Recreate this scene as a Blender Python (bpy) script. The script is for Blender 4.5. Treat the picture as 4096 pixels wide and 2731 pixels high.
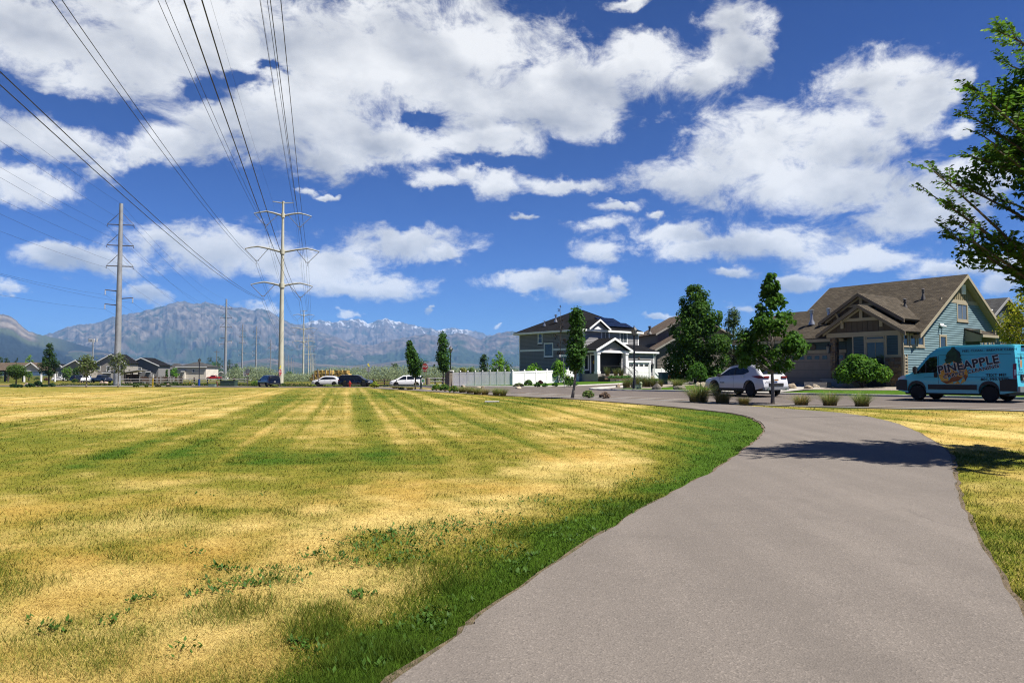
import bpy, bmesh, math, random
import numpy as np
from mathutils import Vector, Matrix

for o in list(bpy.data.objects):
    bpy.data.objects.remove(o, do_unlink=True)
scene = bpy.context.scene
COL = scene.collection
R = random.Random(7)
NR = np.random.RandomState(11)
rad = math.radians

# ------------------------------------------------------------------ camera
EYE = 1.55
LENS = 26.0
FPX = LENS / 36.0 * 4096.0            # focal length in photograph pixels
PITCH = math.atan((1500.0 - 1365.5) / FPX)
cam_d = bpy.data.cameras.new("camera")
cam_d.lens = LENS
cam_d.sensor_width = 36.0
cam_d.clip_start = 0.1
cam_d.clip_end = 60000.0
cam = bpy.data.objects.new("camera", cam_d)
cam.location = (0, 0, EYE)
cam.rotation_euler = (math.pi / 2 + PITCH, 0, 0)
COL.objects.link(cam)
scene.camera = cam

# ------------------------------------------------------------------ sun, exposure
SUN_EL, SUN_AZ = rad(60.0), rad(112.0)   # azimuth from +Y towards +X
SUNV = Vector((math.cos(SUN_EL) * math.sin(SUN_AZ), math.cos(SUN_EL) * math.cos(SUN_AZ), math.sin(SUN_EL)))
sun_d = bpy.data.lights.new("sun", 'SUN')
sun_d.energy = 5.0
sun_d.angle = rad(0.53)
sun_d.color = (1.0, 0.95, 0.86)
sun = bpy.data.objects.new("sun", sun_d)
sun.rotation_euler = SUNV.to_track_quat('Z', 'Y').to_euler()
sun.location = (60, 5, 90)
COL.objects.link(sun)
vs = scene.view_settings
scene.display_settings.display_device = 'sRGB'
vs.view_transform = 'Standard'
vs.look = 'None'
vs.exposure = 1.15
vs.gamma = 1.0
vs.use_curve_mapping = False
scene.render.engine = 'CYCLES'
cy = scene.cycles
cy.max_bounces = 6
cy.diffuse_bounces = 2
cy.glossy_bounces = 3
cy.transmission_bounces = 4
cy.transparent_max_bounces = 8
cy.volume_bounces = 0
cy.use_denoising = True
cy.pixel_filter_type = 'BLACKMAN_HARRIS'
cy.filter_width = 1.15
cy.denoising_prefilter = 'NONE'
cy.sample_clamp_indirect = 4.0
cy.caustics_reflective = False
cy.caustics_refractive = False

# ------------------------------------------------------------------ rays through the lens (used to survey the place)
_fw = np.array([0, math.cos(PITCH), math.sin(PITCH)])
_up = np.array([0, -math.sin(PITCH), math.cos(PITCH)])
def ray(sx, sy):
    u = (sx - 2048.0) / FPX; v = (1365.5 - sy) / FPX
    return np.array([u, 0, 0]) + v * _up + _fw

# ------------------------------------------------------------------ world: sky with clouds
def build_world():
    w = bpy.data.worlds.new("World"); scene.world = w; w.use_nodes = True
    nt = w.node_tree; nt.nodes.clear(); N = nt.nodes.new; L = nt.links.new
    def math_(op, a, b=None, c=None, clamp=False):
        n = N('ShaderNodeMath'); n.operation = op; n.use_clamp = clamp
        for i, x in enumerate((a, b, c)):
            if x is None: continue
            if isinstance(x, (int, float)): n.inputs[i].default_value = x
            else: L(x, n.inputs[i])
        return n.outputs[0]
    def vec_(op, a, b=None, c=None, out=0):
        n = N('ShaderNodeVectorMath'); n.operation = op
        for i, x in enumerate((a, b, c)):
            if x is None: continue
            if isinstance(x, (tuple, list)): n.inputs[i].default_value = x
            elif op == 'SCALE' and i == 1: n.inputs['Scale'].default_value = x
            else: L(x, n.inputs[i])
        return n.outputs[out]
    def rng(x, a, b, c=0.0, d=1.0, smooth=True):
        n = N('ShaderNodeMapRange'); n.interpolation_type = 'SMOOTHSTEP' if smooth else 'LINEAR'
        L(x, n.inputs[0])
        for i, v in enumerate((a, b, c, d)): n.inputs[1 + i].default_value = v
        return n.outputs[0]
    def noise(v, scale, detail, rough=0.55, dist=0.0):
        n = N('ShaderNodeTexNoise'); n.noise_dimensions = '3D'; n.inputs['Scale'].default_value = scale
        n.inputs['Detail'].default_value = detail; n.inputs['Roughness'].default_value = rough
        n.inputs['Distortion'].default_value = dist
        L(v, n.inputs['Vector']); return n
    def mixc(f, a, b):
        n = N('ShaderNodeMix'); n.data_type = 'RGBA'; n.clamp_factor = True
        if isinstance(f, (int, float)): n.inputs[0].default_value = f
        else: L(f, n.inputs[0])
        for i, x in ((6, a), (7, b)):
            if isinstance(x, tuple): n.inputs[i].default_value = (*x, 1)
            else: L(x, n.inputs[i])
        return n.outputs[2]
    tc = N('ShaderNodeTexCoord').outputs['Generated']
    d = vec_('NORMALIZE', tc)
    sep = N('ShaderNodeSeparateXYZ'); L(d, sep.inputs[0])
    az = math_('ARCTAN2', sep.outputs[0], sep.outputs[1])
    el = math_('ARCSINE', sep.outputs[2])
    cmb = N('ShaderNodeCombineXYZ'); L(az, cmb.inputs[0]); L(el, cmb.inputs[1])
    p = cmb.outputs[0]
    dn = vec_('MULTIPLY', d, (1.0, 1.0, 1.5))
    # ragged edges: two scales of domain warp
    wa = noise(dn, 7.0, 5.0, 0.6); wv = vec_('SUBTRACT', wa.outputs['Color'], (0.5, 0.5, 0.5))
    p = vec_('ADD', p, vec_('SCALE', vec_('MULTIPLY', wv, (1.2, 0.7, 0.0)), SKY_WARP))
    wb = noise(dn, 28.0, 4.0, 0.65); wv2 = vec_('SUBTRACT', wb.outputs['Color'], (0.5, 0.5, 0.5))
    p = vec_('ADD', p, vec_('SCALE', vec_('MULTIPLY', wv2, (1.0, 0.8, 0.0)), 0.030))
    fb = noise(dn, 15.0, 10.0, 0.68, 0.35).outputs['Fac']
    rl1 = noise(dn, 6.0, 5.0, 0.5, 0.2).outputs['Fac']
    rl2 = noise(vec_('ADD', dn, (0.036, -0.012, 0.045)), 6.0, 5.0, 0.5, 0.2).outputs['Fac']
    low = noise(dn, 3.0, 3.0, 0.5).outputs['Fac']
    # cumulus bodies: ellipses in azimuth / elevation
    acc = None
    for (cx, cy_, rx, ry) in CLOUDS:
        k = 4096 / 2352
        def ae(x, y):
            r = ray(x * k, y * k); r = r / np.linalg.norm(r)
            return math.atan2(r[0], r[1]), math.asin(r[2])
        a0, e0 = ae(cx, cy_)
        ax, _ = ae(cx + rx, cy_); _, ey = ae(cx, cy_ - ry)
        sx, sy = 1 / max(1e-4, abs(ax - a0)), 1 / max(1e-4, abs(ey - e0))
        pc = p if acc is None else vec_('MULTIPLY_ADD', acc, (1e-9, 1e-9, 0), p)      # keeps the bodies evaluated one after the other
        q = vec_('MULTIPLY_ADD', pc, (sx, sy, 0), (-a0 * sx, -e0 * sy, 0))
        l = vec_('LENGTH', q, out=1)
        qs = N('ShaderNodeSeparateXYZ'); L(q, qs.inputs[0])
        wgt = math_('POWER', math.exp(-6.0), l)
        cb = N('ShaderNodeCombineXYZ'); L(qs.outputs[1], cb.inputs[0]); cb.inputs[1].default_value = 1.0
        sc = N('ShaderNodeVectorMath'); sc.operation = 'SCALE'; L(cb.outputs[0], sc.inputs[0]); L(wgt, sc.inputs['Scale'])
        acc = sc.outputs[0] if acc is None else vec_('ADD', acc, sc.outputs[0])
    sa = N('ShaderNodeSeparateXYZ'); L(acc, sa.inputs[0])
    m = math_('MULTIPLY', math_('LOGARITHM', math_('MAXIMUM', sa.outputs[1], 1e-7), math.e), -1 / 6.0)   # smooth minimum over all bodies
    top_s, top_w = sa.outputs[0], sa.outputs[1]
    body = math_('SUBTRACT', 1.0, m)
    body = math_('MAXIMUM', body, -1.2)
    for (cx, cy_, rx, ry) in HOLES:
        k = 4096 / 2352
        a0, e0 = ae(cx, cy_); ax, _ = ae(cx + rx, cy_); _, ey = ae(cx, cy_ - ry)
        sx, sy = 1 / max(1e-4, abs(ax - a0)), 1 / max(1e-4, abs(ey - e0))
        q = vec_('MULTIPLY_ADD', p, (sx, sy, 0), (-a0 * sx, -e0 * sy, 0))
        l = vec_('LENGTH', q, out=1)
        body = math_('SUBTRACT', body, math_('MULTIPLY', math_('POWER', math.exp(-1.6), math_('MULTIPLY', l, l)), 1.0))
    # the rest of the sky: much sparser cloud, thinned to cut fill light
    aaz = math_('ABSOLUTE', az)
    outm = math_('MAXIMUM', rng(aaz, 0.62, 0.78), rng(el, 0.52, 0.66))
    lown = math_('MULTIPLY_ADD', low, 6.0, -4.0)
    outb = math_('ADD', math_('MULTIPLY', lown, outm), math_('MULTIPLY_ADD', outm, 1.2, -1.2))
    body = math_('MAXIMUM', body, outb)
    dens = math_('ADD', math_('MULTIPLY', body, 1.45), math_('MULTIPLY_ADD', fb, 3.8, -1.80))
    alpha = rng(dens, -0.14, 0.95)
    # wisps of thin veil around the cloud bodies
    # light: rims towards the sun are white, bases seen from below are grey
    relief = math_('MULTIPLY', math_('SUBTRACT', rl1, rl2), 3.2)
    updn = math_('DIVIDE', top_s, math_('ADD', top_w, 1e-7))          # +1 at a cloud's crown, -1 at its base
    updn = math_('MULTIPLY', math_('SUBTRACT', rng(updn, -.9, .8), .78), 0.62)
    relief = math_('ADD', relief, updn)
    thick = rng(math_('ADD', body, math_('MULTIPLY_ADD', low, 0.8, -0.4)), 0.1, 1.0)
    over = rng(el, 0.20, 0.5, 0.45, 1.0)
    lit = math_('SUBTRACT', math_('ADD', 0.95, relief), math_('MULTIPLY', math_('MULTIPLY', thick, over), 0.42))
    lit = math_('MINIMUM', math_('MAXIMUM', lit, 0.0), 1.0)
    cc = mixc(lit, (0.46, 0.48, 0.53), (0.99, 0.985, 0.975))
    # clear sky
    sky = N('ShaderNodeTexSky'); sky.sky_type = 'NISHITA'; sky.sun_disc = False
    sky.sun_elevation = SUN_EL; sky.sun_rotation = SUN_AZ
    sky.altitude = 1400; sky.air_density = 1.0; sky.dust_density = 0.25; sky.ozone_density = 2.5
    tint = N('ShaderNodeMix'); tint.data_type = 'RGBA'; tint.blend_type = 'MULTIPLY'; tint.inputs[0].default_value = 1
    L(sky.outputs[0], tint.inputs[6]); tint.inputs[7].default_value = (*SKY_TINT, 1)
    gm = N('ShaderNodeGamma'); gm.inputs[1].default_value = 1.5; L(tint.outputs[2], gm.inputs[0])   # a clear, polarised blue
    deep = vec_('SCALE', gm.outputs[0], 0.316)
    bs = N('ShaderNodeBackground'); bs.inputs[1].default_value = 0.05; L(deep, bs.inputs[0])
    bc = N('ShaderNodeBackground'); bc.inputs[1].default_value = 0.44; L(cc, bc.inputs[0])
    mx = N('ShaderNodeMixShader'); L(alpha, mx.inputs[0]); L(bs.outputs[0], mx.inputs[1]); L(bc.outputs[0], mx.inputs[2])
    o = N('ShaderNodeOutputWorld'); L(mx.outputs[0], o.inputs['Surface'])
    w.cycles.sampling_method = 'MANUAL'; w.cycles.sample_map_resolution = 512

SKY_WARP = 0.085
SKY_TINT = (0.44, 0.675, 1.06)
CLOUDS = [
 (1690,50,85,60),(1740,130,60,40),(2010,190,150,60),(2130,250,60,60),(1480,100,60,40),(1260,250,160,80),(980,180,200,90),(300,160,250,80),(1060,330,60,26),(320,350,60,24),
 (1790,410,180,90),(760,360,140,40),
 (100,80,330,130),(420,110,330,160),(760,110,380,160),(1030,120,260,150),(700,275,330,110),(575,300,210,75),(400,335,110,45),
 (860,330,130,60),(1130,240,220,75),(1350,195,220,85),(1490,140,120,75),(1150,320,110,36),(1350,265,90,36),
 (1700,95,100,78),(1620,160,70,60),(1450,5,70,16),
 (100,335,180,55),(30,310,90,50),(230,390,75,32),(80,440,125,45),
 (1570,405,150,58),(1720,340,180,85),(1900,330,220,105),(2060,240,115,85),(1950,440,230,80),(2120,490,170,62),(2240,420,100,60),
 (1000,418,85,20),(1090,395,60,26),(1140,425,60,36),(1310,416,110,26),(1410,466,70,28),(1520,490,30,12),
 (1390,520,85,28),(1390,580,95,36),(1560,535,110,34),(1620,572,100,34),(1780,560,120,42),(2000,592,180,32),(2220,622,150,28),
 (1680,628,70,15),(1830,642,80,26),
 (470,565,165,55),(400,540,95,32),(610,605,130,48),(150,592,120,34),(255,600,100,38),(330,665,60,26),(10,655,42,15),
 (760,600,110,40),(840,655,135,32),(700,625,100,48),
 (930,560,145,38),(1035,586,75,20),(1240,648,145,22),(1350,678,85,18),(1430,660,36,13),
 (700,430,32,15),(745,452,26,9),(1205,506,28,11),(600,702,75,16),(830,722,26,11),(1520,735,44,8),(1712,706,44,14),
 (2225,284,52,18),(2190,195,34,20),(2300,660,60,30),(978,708,16,7),(1130,752,14,6),
]
HOLES = [(490,215,70,30),(585,195,60,22),(640,160,50,14),(190,262,150,26),(60,225,80,14),(1180,372,120,14),(1430,440,60,12),(950,285,60,22)]
build_world()
# ------------------------------------------------------------------ noise
def _h(ix, iy, s):
    n = (ix.astype(np.int64) * 374761393 + iy.astype(np.int64) * 668265263 + s * 974634777) & 0xffffffff
    n = ((n ^ (n >> 13)) * 1274126177) & 0xffffffff
    n = (n ^ (n >> 16)) & 0xffffffff
    return n / 4294967295.0
def vnoise(x, y, s=0):
    x = np.asarray(x, float); y = np.asarray(y, float)
    ix = np.floor(x); iy = np.floor(y); fx = x - ix; fy = y - iy
    fx = fx * fx * (3 - 2 * fx); fy = fy * fy * (3 - 2 * fy)
    a = _h(ix, iy, s); b = _h(ix + 1, iy, s); c = _h(ix, iy + 1, s); d = _h(ix + 1, iy + 1, s)
    return (a * (1 - fx) + b * fx) * (1 - fy) + (c * (1 - fx) + d * fx) * fy
def fbm(x, y, o=4, s=0, g=0.5):
    t = 0; a = 1; n = 0
    for i in range(o):
        t = t + a * vnoise(x * 2 ** i, y * 2 ** i, s + i * 17); n += a; a *= g
    return t / n
def ridged(x, y, o=4, s=0):
    t = 0; a = 1; n = 0
    for i in range(o):
        t = t + a * (1 - np.abs(2 * vnoise(x * 2 ** i, y * 2 ** i, s + i * 31) - 1)); n += a; a *= 0.5
    return t / n
def sstep(a, b, x):
    t = np.clip((np.asarray(x, float) - a) / (b - a), 0, 1); return t * t * (3 - 2 * t)

# ------------------------------------------------------------------ terrain height
_TZ = np.array([(0,0,0),(0,10,0),(-5,10,0),(5,10,.02),(8,15,.05),(0,20,.03),(-10,20,0),(-25,25,0),(-10,40,0),(-40,60,0),(-20,60,0),
 (-30,90,0),(-60,100,-.05),(-90,100,0),(-60,125,-.1),(6.5,19,.12),(12,27,.3),(17,23,.36),(25,15,.4),(9,33,.3),(4,40,.3),(0,47,.28),(-4,58,.22),
 (-8,68,.15),(-14,85,0),(-20,105,-.25),(23.2,33,.25),(18.2,39.3,.16),(14.5,36,.27),(19.5,31.5,.28),(25.8,36.8,.62),(15.4,42.6,.18),(17.8,46,.62),(21.3,42.6,.62),(28,42,.8),(12,46,.3),(7,53,.3),(20.5,46.5,.74),(27,40,.75),(24,46,.85),(15,60,.85),(35,50,.95),
 (22,56,.85),(30,30,.55),(3,70,.35),(8,76,.5),(8,90,1.0),(15,90,1.07),(22,95,1.1),(12,82,.85),(0,92,.5),(-8,97,.2),(-2,85,.36),(0,77,.33),(-6.5,81,.33),(-10,115,-.3),
 (-30,115,-.3),(-60,118,-.25),(0,118,-.3),(20,130,.3),(-100,130,-.2),(0,-15,0),(15,5,.1),(-15,0,0),(40,40,.9),(30,75,1.0),(45,70,1.0)], float)
def _zt0(x, y):
    x = np.asarray(x, float); y = np.asarray(y, float); sh = np.broadcast(x, y).shape
    xf = np.broadcast_to(x, sh).ravel(); yf = np.broadcast_to(y, sh).ravel()
    num = np.full(xf.shape, -0.3 * 2e-3); den = np.full(xf.shape, 2e-3)
    for (a, b, z) in _TZ:
        s = 3.0 + 0.055 * math.hypot(a, b)
        w = np.exp(-((xf - a) ** 2 + (yf - b) ** 2) / (2 * s * s)); num += w * z; den += w
    r = (num / den).reshape(sh)
    return float(r) if sh == () else r
_zx0, _zy0, _zs = -190.0, -40.0, 0.5
_gx = np.arange(_zx0, 120.0, _zs); _gy = np.arange(_zy0, 260.0, _zs)
def _grid():
    cx = np.arange(_zx0, 121.0, 2.0); cyy = np.arange(_zy0, 261.0, 2.0)
    near = _zt0(*np.meshgrid(cx, cyy, indexing='ij'))
    return cx, cyy, near
_cx, _cy, _ZG = _grid()
def zt(x, y):
    """ground height (survey grid, smooth interpolation)"""
    x = np.asarray(x, float); y = np.asarray(y, float)
    u = np.clip((x - _zx0) / 2.0, 1, len(_cx) - 3.001); v = np.clip((y - _zy0) / 2.0, 1, len(_cy) - 3.001)
    i = u.astype(int); j = v.astype(int); fu = u - i; fv = v - j
    def w4(f): return (-.5*f**3+f*f-.5*f, 1.5*f**3-2.5*f*f+1, -1.5*f**3+2*f*f+.5*f, .5*f**3-.5*f*f)
    a = w4(fu); b = w4(fv); r = 0
    for p in range(4):
        for q in range(4): r = r + a[p] * b[q] * _ZG[i + p - 1, j + q - 1]
    return float(r) if np.ndim(r) == 0 else r
_GT = np.concatenate([np.linspace(1.5, 30, 1200), np.geomspace(30.01, 420, 4000)])
def G(sx, sy, dz=0.0):
    """where the line of sight of a photograph pixel first meets the ground"""
    d = ray(sx, sy); h = EYE + d[2] * _GT - zt(d[0] * _GT, d[1] * _GT) - dz
    k = np.argmax(h < 0) if (h < 0).any() else len(h) - 1
    if 0 < k and h[k] < 0: t = _GT[k - 1] + (_GT[k] - _GT[k - 1]) * h[k - 1] / (h[k - 1] - h[k])
    else: t = _GT[k]
    return np.array([d[0] * t, d[1] * t, zt(d[0] * t, d[1] * t)])
def Gd(dx, dy):
    return G(dx * 4096 / 2352, dy * 4096 / 2352)
def PX(sx, Y):
    """X of the sight line of column sx at distance Y"""
    return (sx - 2048.0) / FPX * Y * (1 / math.cos(PITCH))
def PH(sy, Y):
    d = ray(2048, sy); return EYE + d[2] / d[1] * Y
def resample(pts, step):
    """Catmull-Rom through 2D points, resampled"""
    P = np.array([p[:2] for p in pts], float); n = len(P); out = []
    for i in range(n - 1):
        p0 = P[max(i - 1, 0)]; p1 = P[i]; p2 = P[i + 1]; p3 = P[min(i + 2, n - 1)]
        k = max(2, int(np.linalg.norm(p2 - p1) / step))
        for j in range(k):
            t = j / k
            out.append(0.5 * ((2 * p1) + (-p0 + p2) * t + (2 * p0 - 5 * p1 + 4 * p2 - p3) * t * t + (-p0 + 3 * p1 - 3 * p2 + p3) * t ** 3))
    out.append(P[-1]); return np.array(out)
def in_poly(x, y, poly):
    x = np.asarray(x); y = np.asarray(y); r = np.zeros(x.shape, bool); n = len(poly); j = n - 1
    for i in range(n):
        xi, yi = poly[i][:2]; xj, yj = poly[j][:2]
        c = ((yi > y) != (yj > y)) & (x < (xj - xi) * (y - yi) / ((yj - yi) if yj != yi else 1e-9) + xi)
        r ^= c; j = i
    return r

# ------------------------------------------------------------------ materials
_MC = {}
ALB = 0.56            # surfaces measured in full sun, brought to real reflectance for this exposure
def new_mat(name):
    m = bpy.data.materials.new(name); m.use_nodes = True
    nt = m.node_tree; b = nt.nodes['Principled BSDF']; return m, nt, b
def mat(name, col, rough=0.6, var=0.12, scale=6.0, bump=0.0, metal=0.0, detail=4.0, spec=0.4, coat=0.0, bscale=None, tint=None):
    """plain material with procedural colour variation and relief"""
    if name in _MC: return _MC[name]
    col = tuple(q * ALB for q in col)
    m, nt, b = new_mat(name); N = nt.nodes.new; L = nt.links.new
    tc = N('ShaderNodeTexCoord'); no = N('ShaderNodeTexNoise'); no.inputs['Scale'].default_value = scale; no.inputs['Detail'].default_value = detail
    L(tc.outputs['Object'], no.inputs['Vector'])
    mx = N('ShaderNodeMix'); mx.data_type = 'RGBA'
    c2 = tint if tint else tuple(c * (1 + var) for c in col)
    mx.inputs[6].default_value = (*[c * (1 - var) for c in col], 1); mx.inputs[7].default_value = (*c2, 1)
    rr = N('ShaderNodeMapRange'); rr.inputs[1].default_value = 0.3; rr.inputs[2].default_value = 0.7; L(no.outputs['Fac'], rr.inputs[0])
    L(rr.outputs[0], mx.inputs[0]); L(mx.outputs[2], b.inputs['Base Color'])
    b.inputs['Roughness'].default_value = rough; b.inputs['Metallic'].default_value = metal
    b.inputs['Specular IOR Level'].default_value = spec
    if coat: b.inputs['Coat Weight'].default_value = coat; b.inputs['Coat Roughness'].default_value = 0.05
    if bump:
        n2 = N('ShaderNodeTexNoise'); n2.inputs['Scale'].default_value = bscale or scale * 6; n2.inputs['Detail'].default_value = 5
        L(tc.outputs['Object'], n2.inputs['Vector'])
        bp = N('ShaderNodeBump'); bp.inputs['Strength'].default_value = bump; bp.inputs['Distance'].default_value = 0.02
        L(n2.outputs['Fac'], bp.inputs['Height']); L(bp.outputs[0], b.inputs['Normal'])
    _MC[name] = m; return m
def attr_mat(name, attr, rough=0.8, transl=0.0, spec=0.15, nscale=0, namp=0.0, ao=False):
    """material whose colour is the object's own per-leaf / per-point colour"""
    if name in _MC: return _MC[name]
    m, nt, b = new_mat(name); N = nt.nodes.new; L = nt.links.new
    a = N('ShaderNodeAttribute'); a.attribute_name = attr; c = a.outputs['Color']
    if nscale:
        g = N('ShaderNodeNewGeometry'); no = N('ShaderNodeTexNoise'); no.inputs['Scale'].default_value = nscale; no.inputs['Detail'].default_value = 6
        L(g.outputs['Position'], no.inputs['Vector'])
        r = N('ShaderNodeMapRange'); L(no.outputs['Fac'], r.inputs[0]); r.inputs[1].default_value = .25; r.inputs[2].default_value = .75
        r.inputs[3].default_value = 1 - namp; r.inputs[4].default_value = 1 + namp
        v = N('ShaderNodeVectorMath'); v.operation = 'SCALE'; L(c, v.inputs[0]); L(r.outputs[0], v.inputs['Scale']); c = v.outputs[0]
    L(c, b.inputs['Base Color']); b.inputs['Roughness'].default_value = rough; b.inputs['Specular IOR Level'].default_value = spec
    if transl:
        t = N('ShaderNodeBsdfTranslucent'); L(c, t.inputs['Color'])
        x = N('ShaderNodeMixShader'); x.inputs[0].default_value = transl
        L(b.outputs[0], x.inputs[1]); L(t.outputs[0], x.inputs[2]); L(x.outputs[0], nt.nodes['Material Output'].inputs['Surface'])
    _MC[name] = m; return m
def glass_mat(name, col=(0.02, 0.025, 0.03), rough=0.06):
    if name in _MC: return _MC[name]
    m, nt, b = new_mat(name); b.inputs['Base Color'].default_value = (*col, 1); b.inputs['Roughness'].default_value = rough
    b.inputs['Specular IOR Level'].default_value = 0.6; b.inputs['IOR'].default_value = 1.5
    _MC[name] = m; return m

# ------------------------------------------------------------------ mesh builder
class MB:
    def __init__(s): s.v = []; s.f = []; s.m = []
    def add(s, vs, fs, mi=0):
        o = len(s.v); s.v.extend([tuple(map(float, v)) for v in vs])
        for f in fs: s.f.append(tuple(i + o for i in f)); s.m.append(mi)
        return s
    def box(s, x0, x1, y0, y1, z0, z1, mi=0):
        return s.add([(x0,y0,z0),(x1,y0,z0),(x1,y1,z0),(x0,y1,z0),(x0,y0,z1),(x1,y0,z1),(x1,y1,z1),(x0,y1,z1)],
                     [(0,3,2,1),(4,5,6,7),(0,1,5,4),(1,2,6,5),(2,3,7,6),(3,0,4,7)], mi)
    def cbox(s, c, size, rz=0.0, mi=0, ry=0.0, rx=0.0):
        M_ = Matrix.Translation(c) @ Matrix.Rotation(rz, 4, 'Z') @ Matrix.Rotation(ry, 4, 'Y') @ Matrix.Rotation(rx, 4, 'X')
        a, b, d = size[0] / 2, size[1] / 2, size[2] / 2
        vs = [M_ @ Vector(v) for v in [(-a,-b,-d),(a,-b,-d),(a,b,-d),(-a,b,-d),(-a,-b,d),(a,-b,d),(a,b,d),(-a,b,d)]]
        return s.add(vs, [(0,3,2,1),(4,5,6,7),(0,1,5,4),(1,2,6,5),(2,3,7,6),(3,0,4,7)], mi)
    def prism(s, pts, off, mi=0):
        """closed polygon of 3D points pushed along a vector"""
        n = len(pts); a = [Vector(p) for p in pts]; b = [p + Vector(off) for p in a]
        return s.add(a + b, [tuple(range(n))[::-1], tuple(range(n, 2 * n))] + [(i, (i + 1) % n, n + (i + 1) % n, n + i) for i in range(n)], mi)
    def quad(s, a, b, c, d, mi=0): return s.add([a, b, c, d], [(0, 1, 2, 3)], mi)
    def tube(s, pts, radii, n=8, cap=True, mi=0):
        pts = [Vector(p) for p in pts]
        if isinstance(radii, (int, float)): radii = [radii] * len(pts)
        vs = []; prev = None
        for i, p in enumerate(pts):
            t = (pts[min(i + 1, len(pts) - 1)] - pts[max(i - 1, 0)]).normalized()
            if prev is None:
                a = t.cross(Vector((0, 0, 1)));
                if a.length < 1e-3: a = t.cross(Vector((1, 0, 0)))
            else:
                a = prev - t * prev.dot(t)
            a.normalize(); prev = a; b = t.cross(a)
            for j in range(n):
                th = 2 * math.pi * j / n; vs.append(p + (a * math.cos(th) + b * math.sin(th)) * radii[i])
        fs = []
        for i in range(len(pts) - 1):
            for j in range(n): fs.append((i * n + j, i * n + (j + 1) % n, (i + 1) * n + (j + 1) % n, (i + 1) * n + j))
        if cap: fs.append(tuple(range(n))[::-1]); fs.append(tuple((len(pts) - 1) * n + j for j in range(n)))
        return s.add(vs, fs, mi)
    def lathe(s, prof, n=16, c=(0, 0, 0), axis='Z', mi=0):
        vs = []
        for (r, h) in prof:
            for j in range(n):
                t = 2 * math.pi * j / n; a, b = r * math.cos(t), r * math.sin(t)
                v = (a, b, h) if axis == 'Z' else ((a, h, b) if axis == 'Y' else (h, a, b))
                vs.append((v[0] + c[0], v[1] + c[1], v[2] + c[2]))
        fs = []
        for i in range(len(prof) - 1):
            for j in range(n):
                q = (i * n + j, i * n + (j + 1) % n, (i + 1) * n + (j + 1) % n, (i + 1) * n + j)
                fs.append(q if axis != 'Y' else q[::-1])
        if prof[0][0] > 1e-6: fs.append(tuple(range(n))[::-1] if axis != 'Y' else tuple(range(n)))
        if prof[-1][0] > 1e-6:
            t = tuple((len(prof) - 1) * n + j for j in range(n)); fs.append(t if axis != 'Y' else t[::-1])
        return s.add(vs, fs, mi)
    def mesh(s, name, mats, smooth=False, bevel=0.0):
        me = bpy.data.meshes.new(name); me.from_pydata(s.v, [], s.f)
        if not isinstance(mats, (list, tuple)): mats = [mats]
        for m in mats: me.materials.append(m)
        if len(mats) > 1: me.polygons.foreach_set('material_index', s.m)
        me.update()
        if bevel:
            bm = bmesh.new(); bm.from_mesh(me); bmesh.ops.remove_doubles(bm, verts=bm.verts, dist=1e-5)
            bmesh.ops.bevel(bm, geom=list(bm.edges), offset=bevel, segments=2, affect='EDGES', clamp_overlap=True)
            bm.to_mesh(me); bm.free()
        if smooth:
            me.polygons.foreach_set('use_smooth', [True] * len(me.polygons))
            if smooth == 'auto': me.set_sharp_from_angle(angle=rad(38))
        return me
    def build(s, name, mats, parent=None, loc=None, rz=None, smooth=False, bevel=0.0):
        return put(name, s.mesh(name, mats, smooth, bevel), parent, loc, rz)
def put(name, me, parent=None, loc=None, rz=None):
    o = bpy.data.objects.new(name, me); COL.objects.link(o)
    if parent: o.parent = parent
    if loc is not None: o.location = loc
    if rz is not None: o.rotation_euler = (0, 0, rz)
    return o
def tag(o, label=None, cat=None, group=None, kind=None):
    if label: o['label'] = label
    if cat: o['category'] = cat
    if group: o['group'] = group
    if kind: o['kind'] = kind
    return o
def thing(name, label, cat, loc=(0, 0, 0), rz=0.0, group=None):
    o = bpy.data.objects.new(name, None); COL.objects.link(o); o.location = tuple(map(float, loc)); o.rotation_euler = (0, 0, rz)
    o.empty_display_size = 0.3
    return tag(o, label, cat, group)
def dup(root, loc, rz=None, label=None, group=None, sc=None):
    def cp(o, par):
        c = o.copy(); COL.objects.link(c)
        if par: c.parent = par
        for ch in o.children: cp(ch, c)
        return c
    r = cp(root, None); r.location = tuple(map(float, loc))
    if rz is not None: r.rotation_euler = (0, 0, rz)
    if sc is not None: r.scale = (sc, sc, sc) if isinstance(sc, (int, float)) else sc
    if label: r['label'] = label
    if group: r['group'] = group
    return r
def on(x, y, dz=0.0): return (x, y, zt(x, y) + dz)
def big_mesh(name, V, F, mats, smooth=False, cols=None, cname='col'):
    """numpy verts (n,3), faces (m,k) -> mesh, optional per-vertex colours"""
    me = bpy.data.meshes.new(name); n = len(V); m, k = F.shape
    me.vertices.add(n); me.vertices.foreach_set('co', np.asarray(V, np.float32).ravel())
    me.loops.add(m * k); me.polygons.add(m)
    me.loops.foreach_set('vertex_index', F.astype(np.int32).ravel())
    me.polygons.foreach_set('loop_start', np.arange(0, m * k, k, dtype=np.int32))
    me.polygons.foreach_set('loop_total', np.full(m, k, np.int32))
    if smooth: me.polygons.foreach_set('use_smooth', np.ones(m, bool))
    for mm in (mats if isinstance(mats, (list, tuple)) else [mats]): me.materials.append(mm)
    if cols is not None:
        a = me.attributes.new(cname, 'FLOAT_COLOR', 'POINT')
        c = np.ones((n, 4), np.float32); c[:, :3] = np.asarray(cols) * ALB; a.data.foreach_set('color', c.ravel())
    me.update(calc_edges=True); me.validate(); return me
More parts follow.
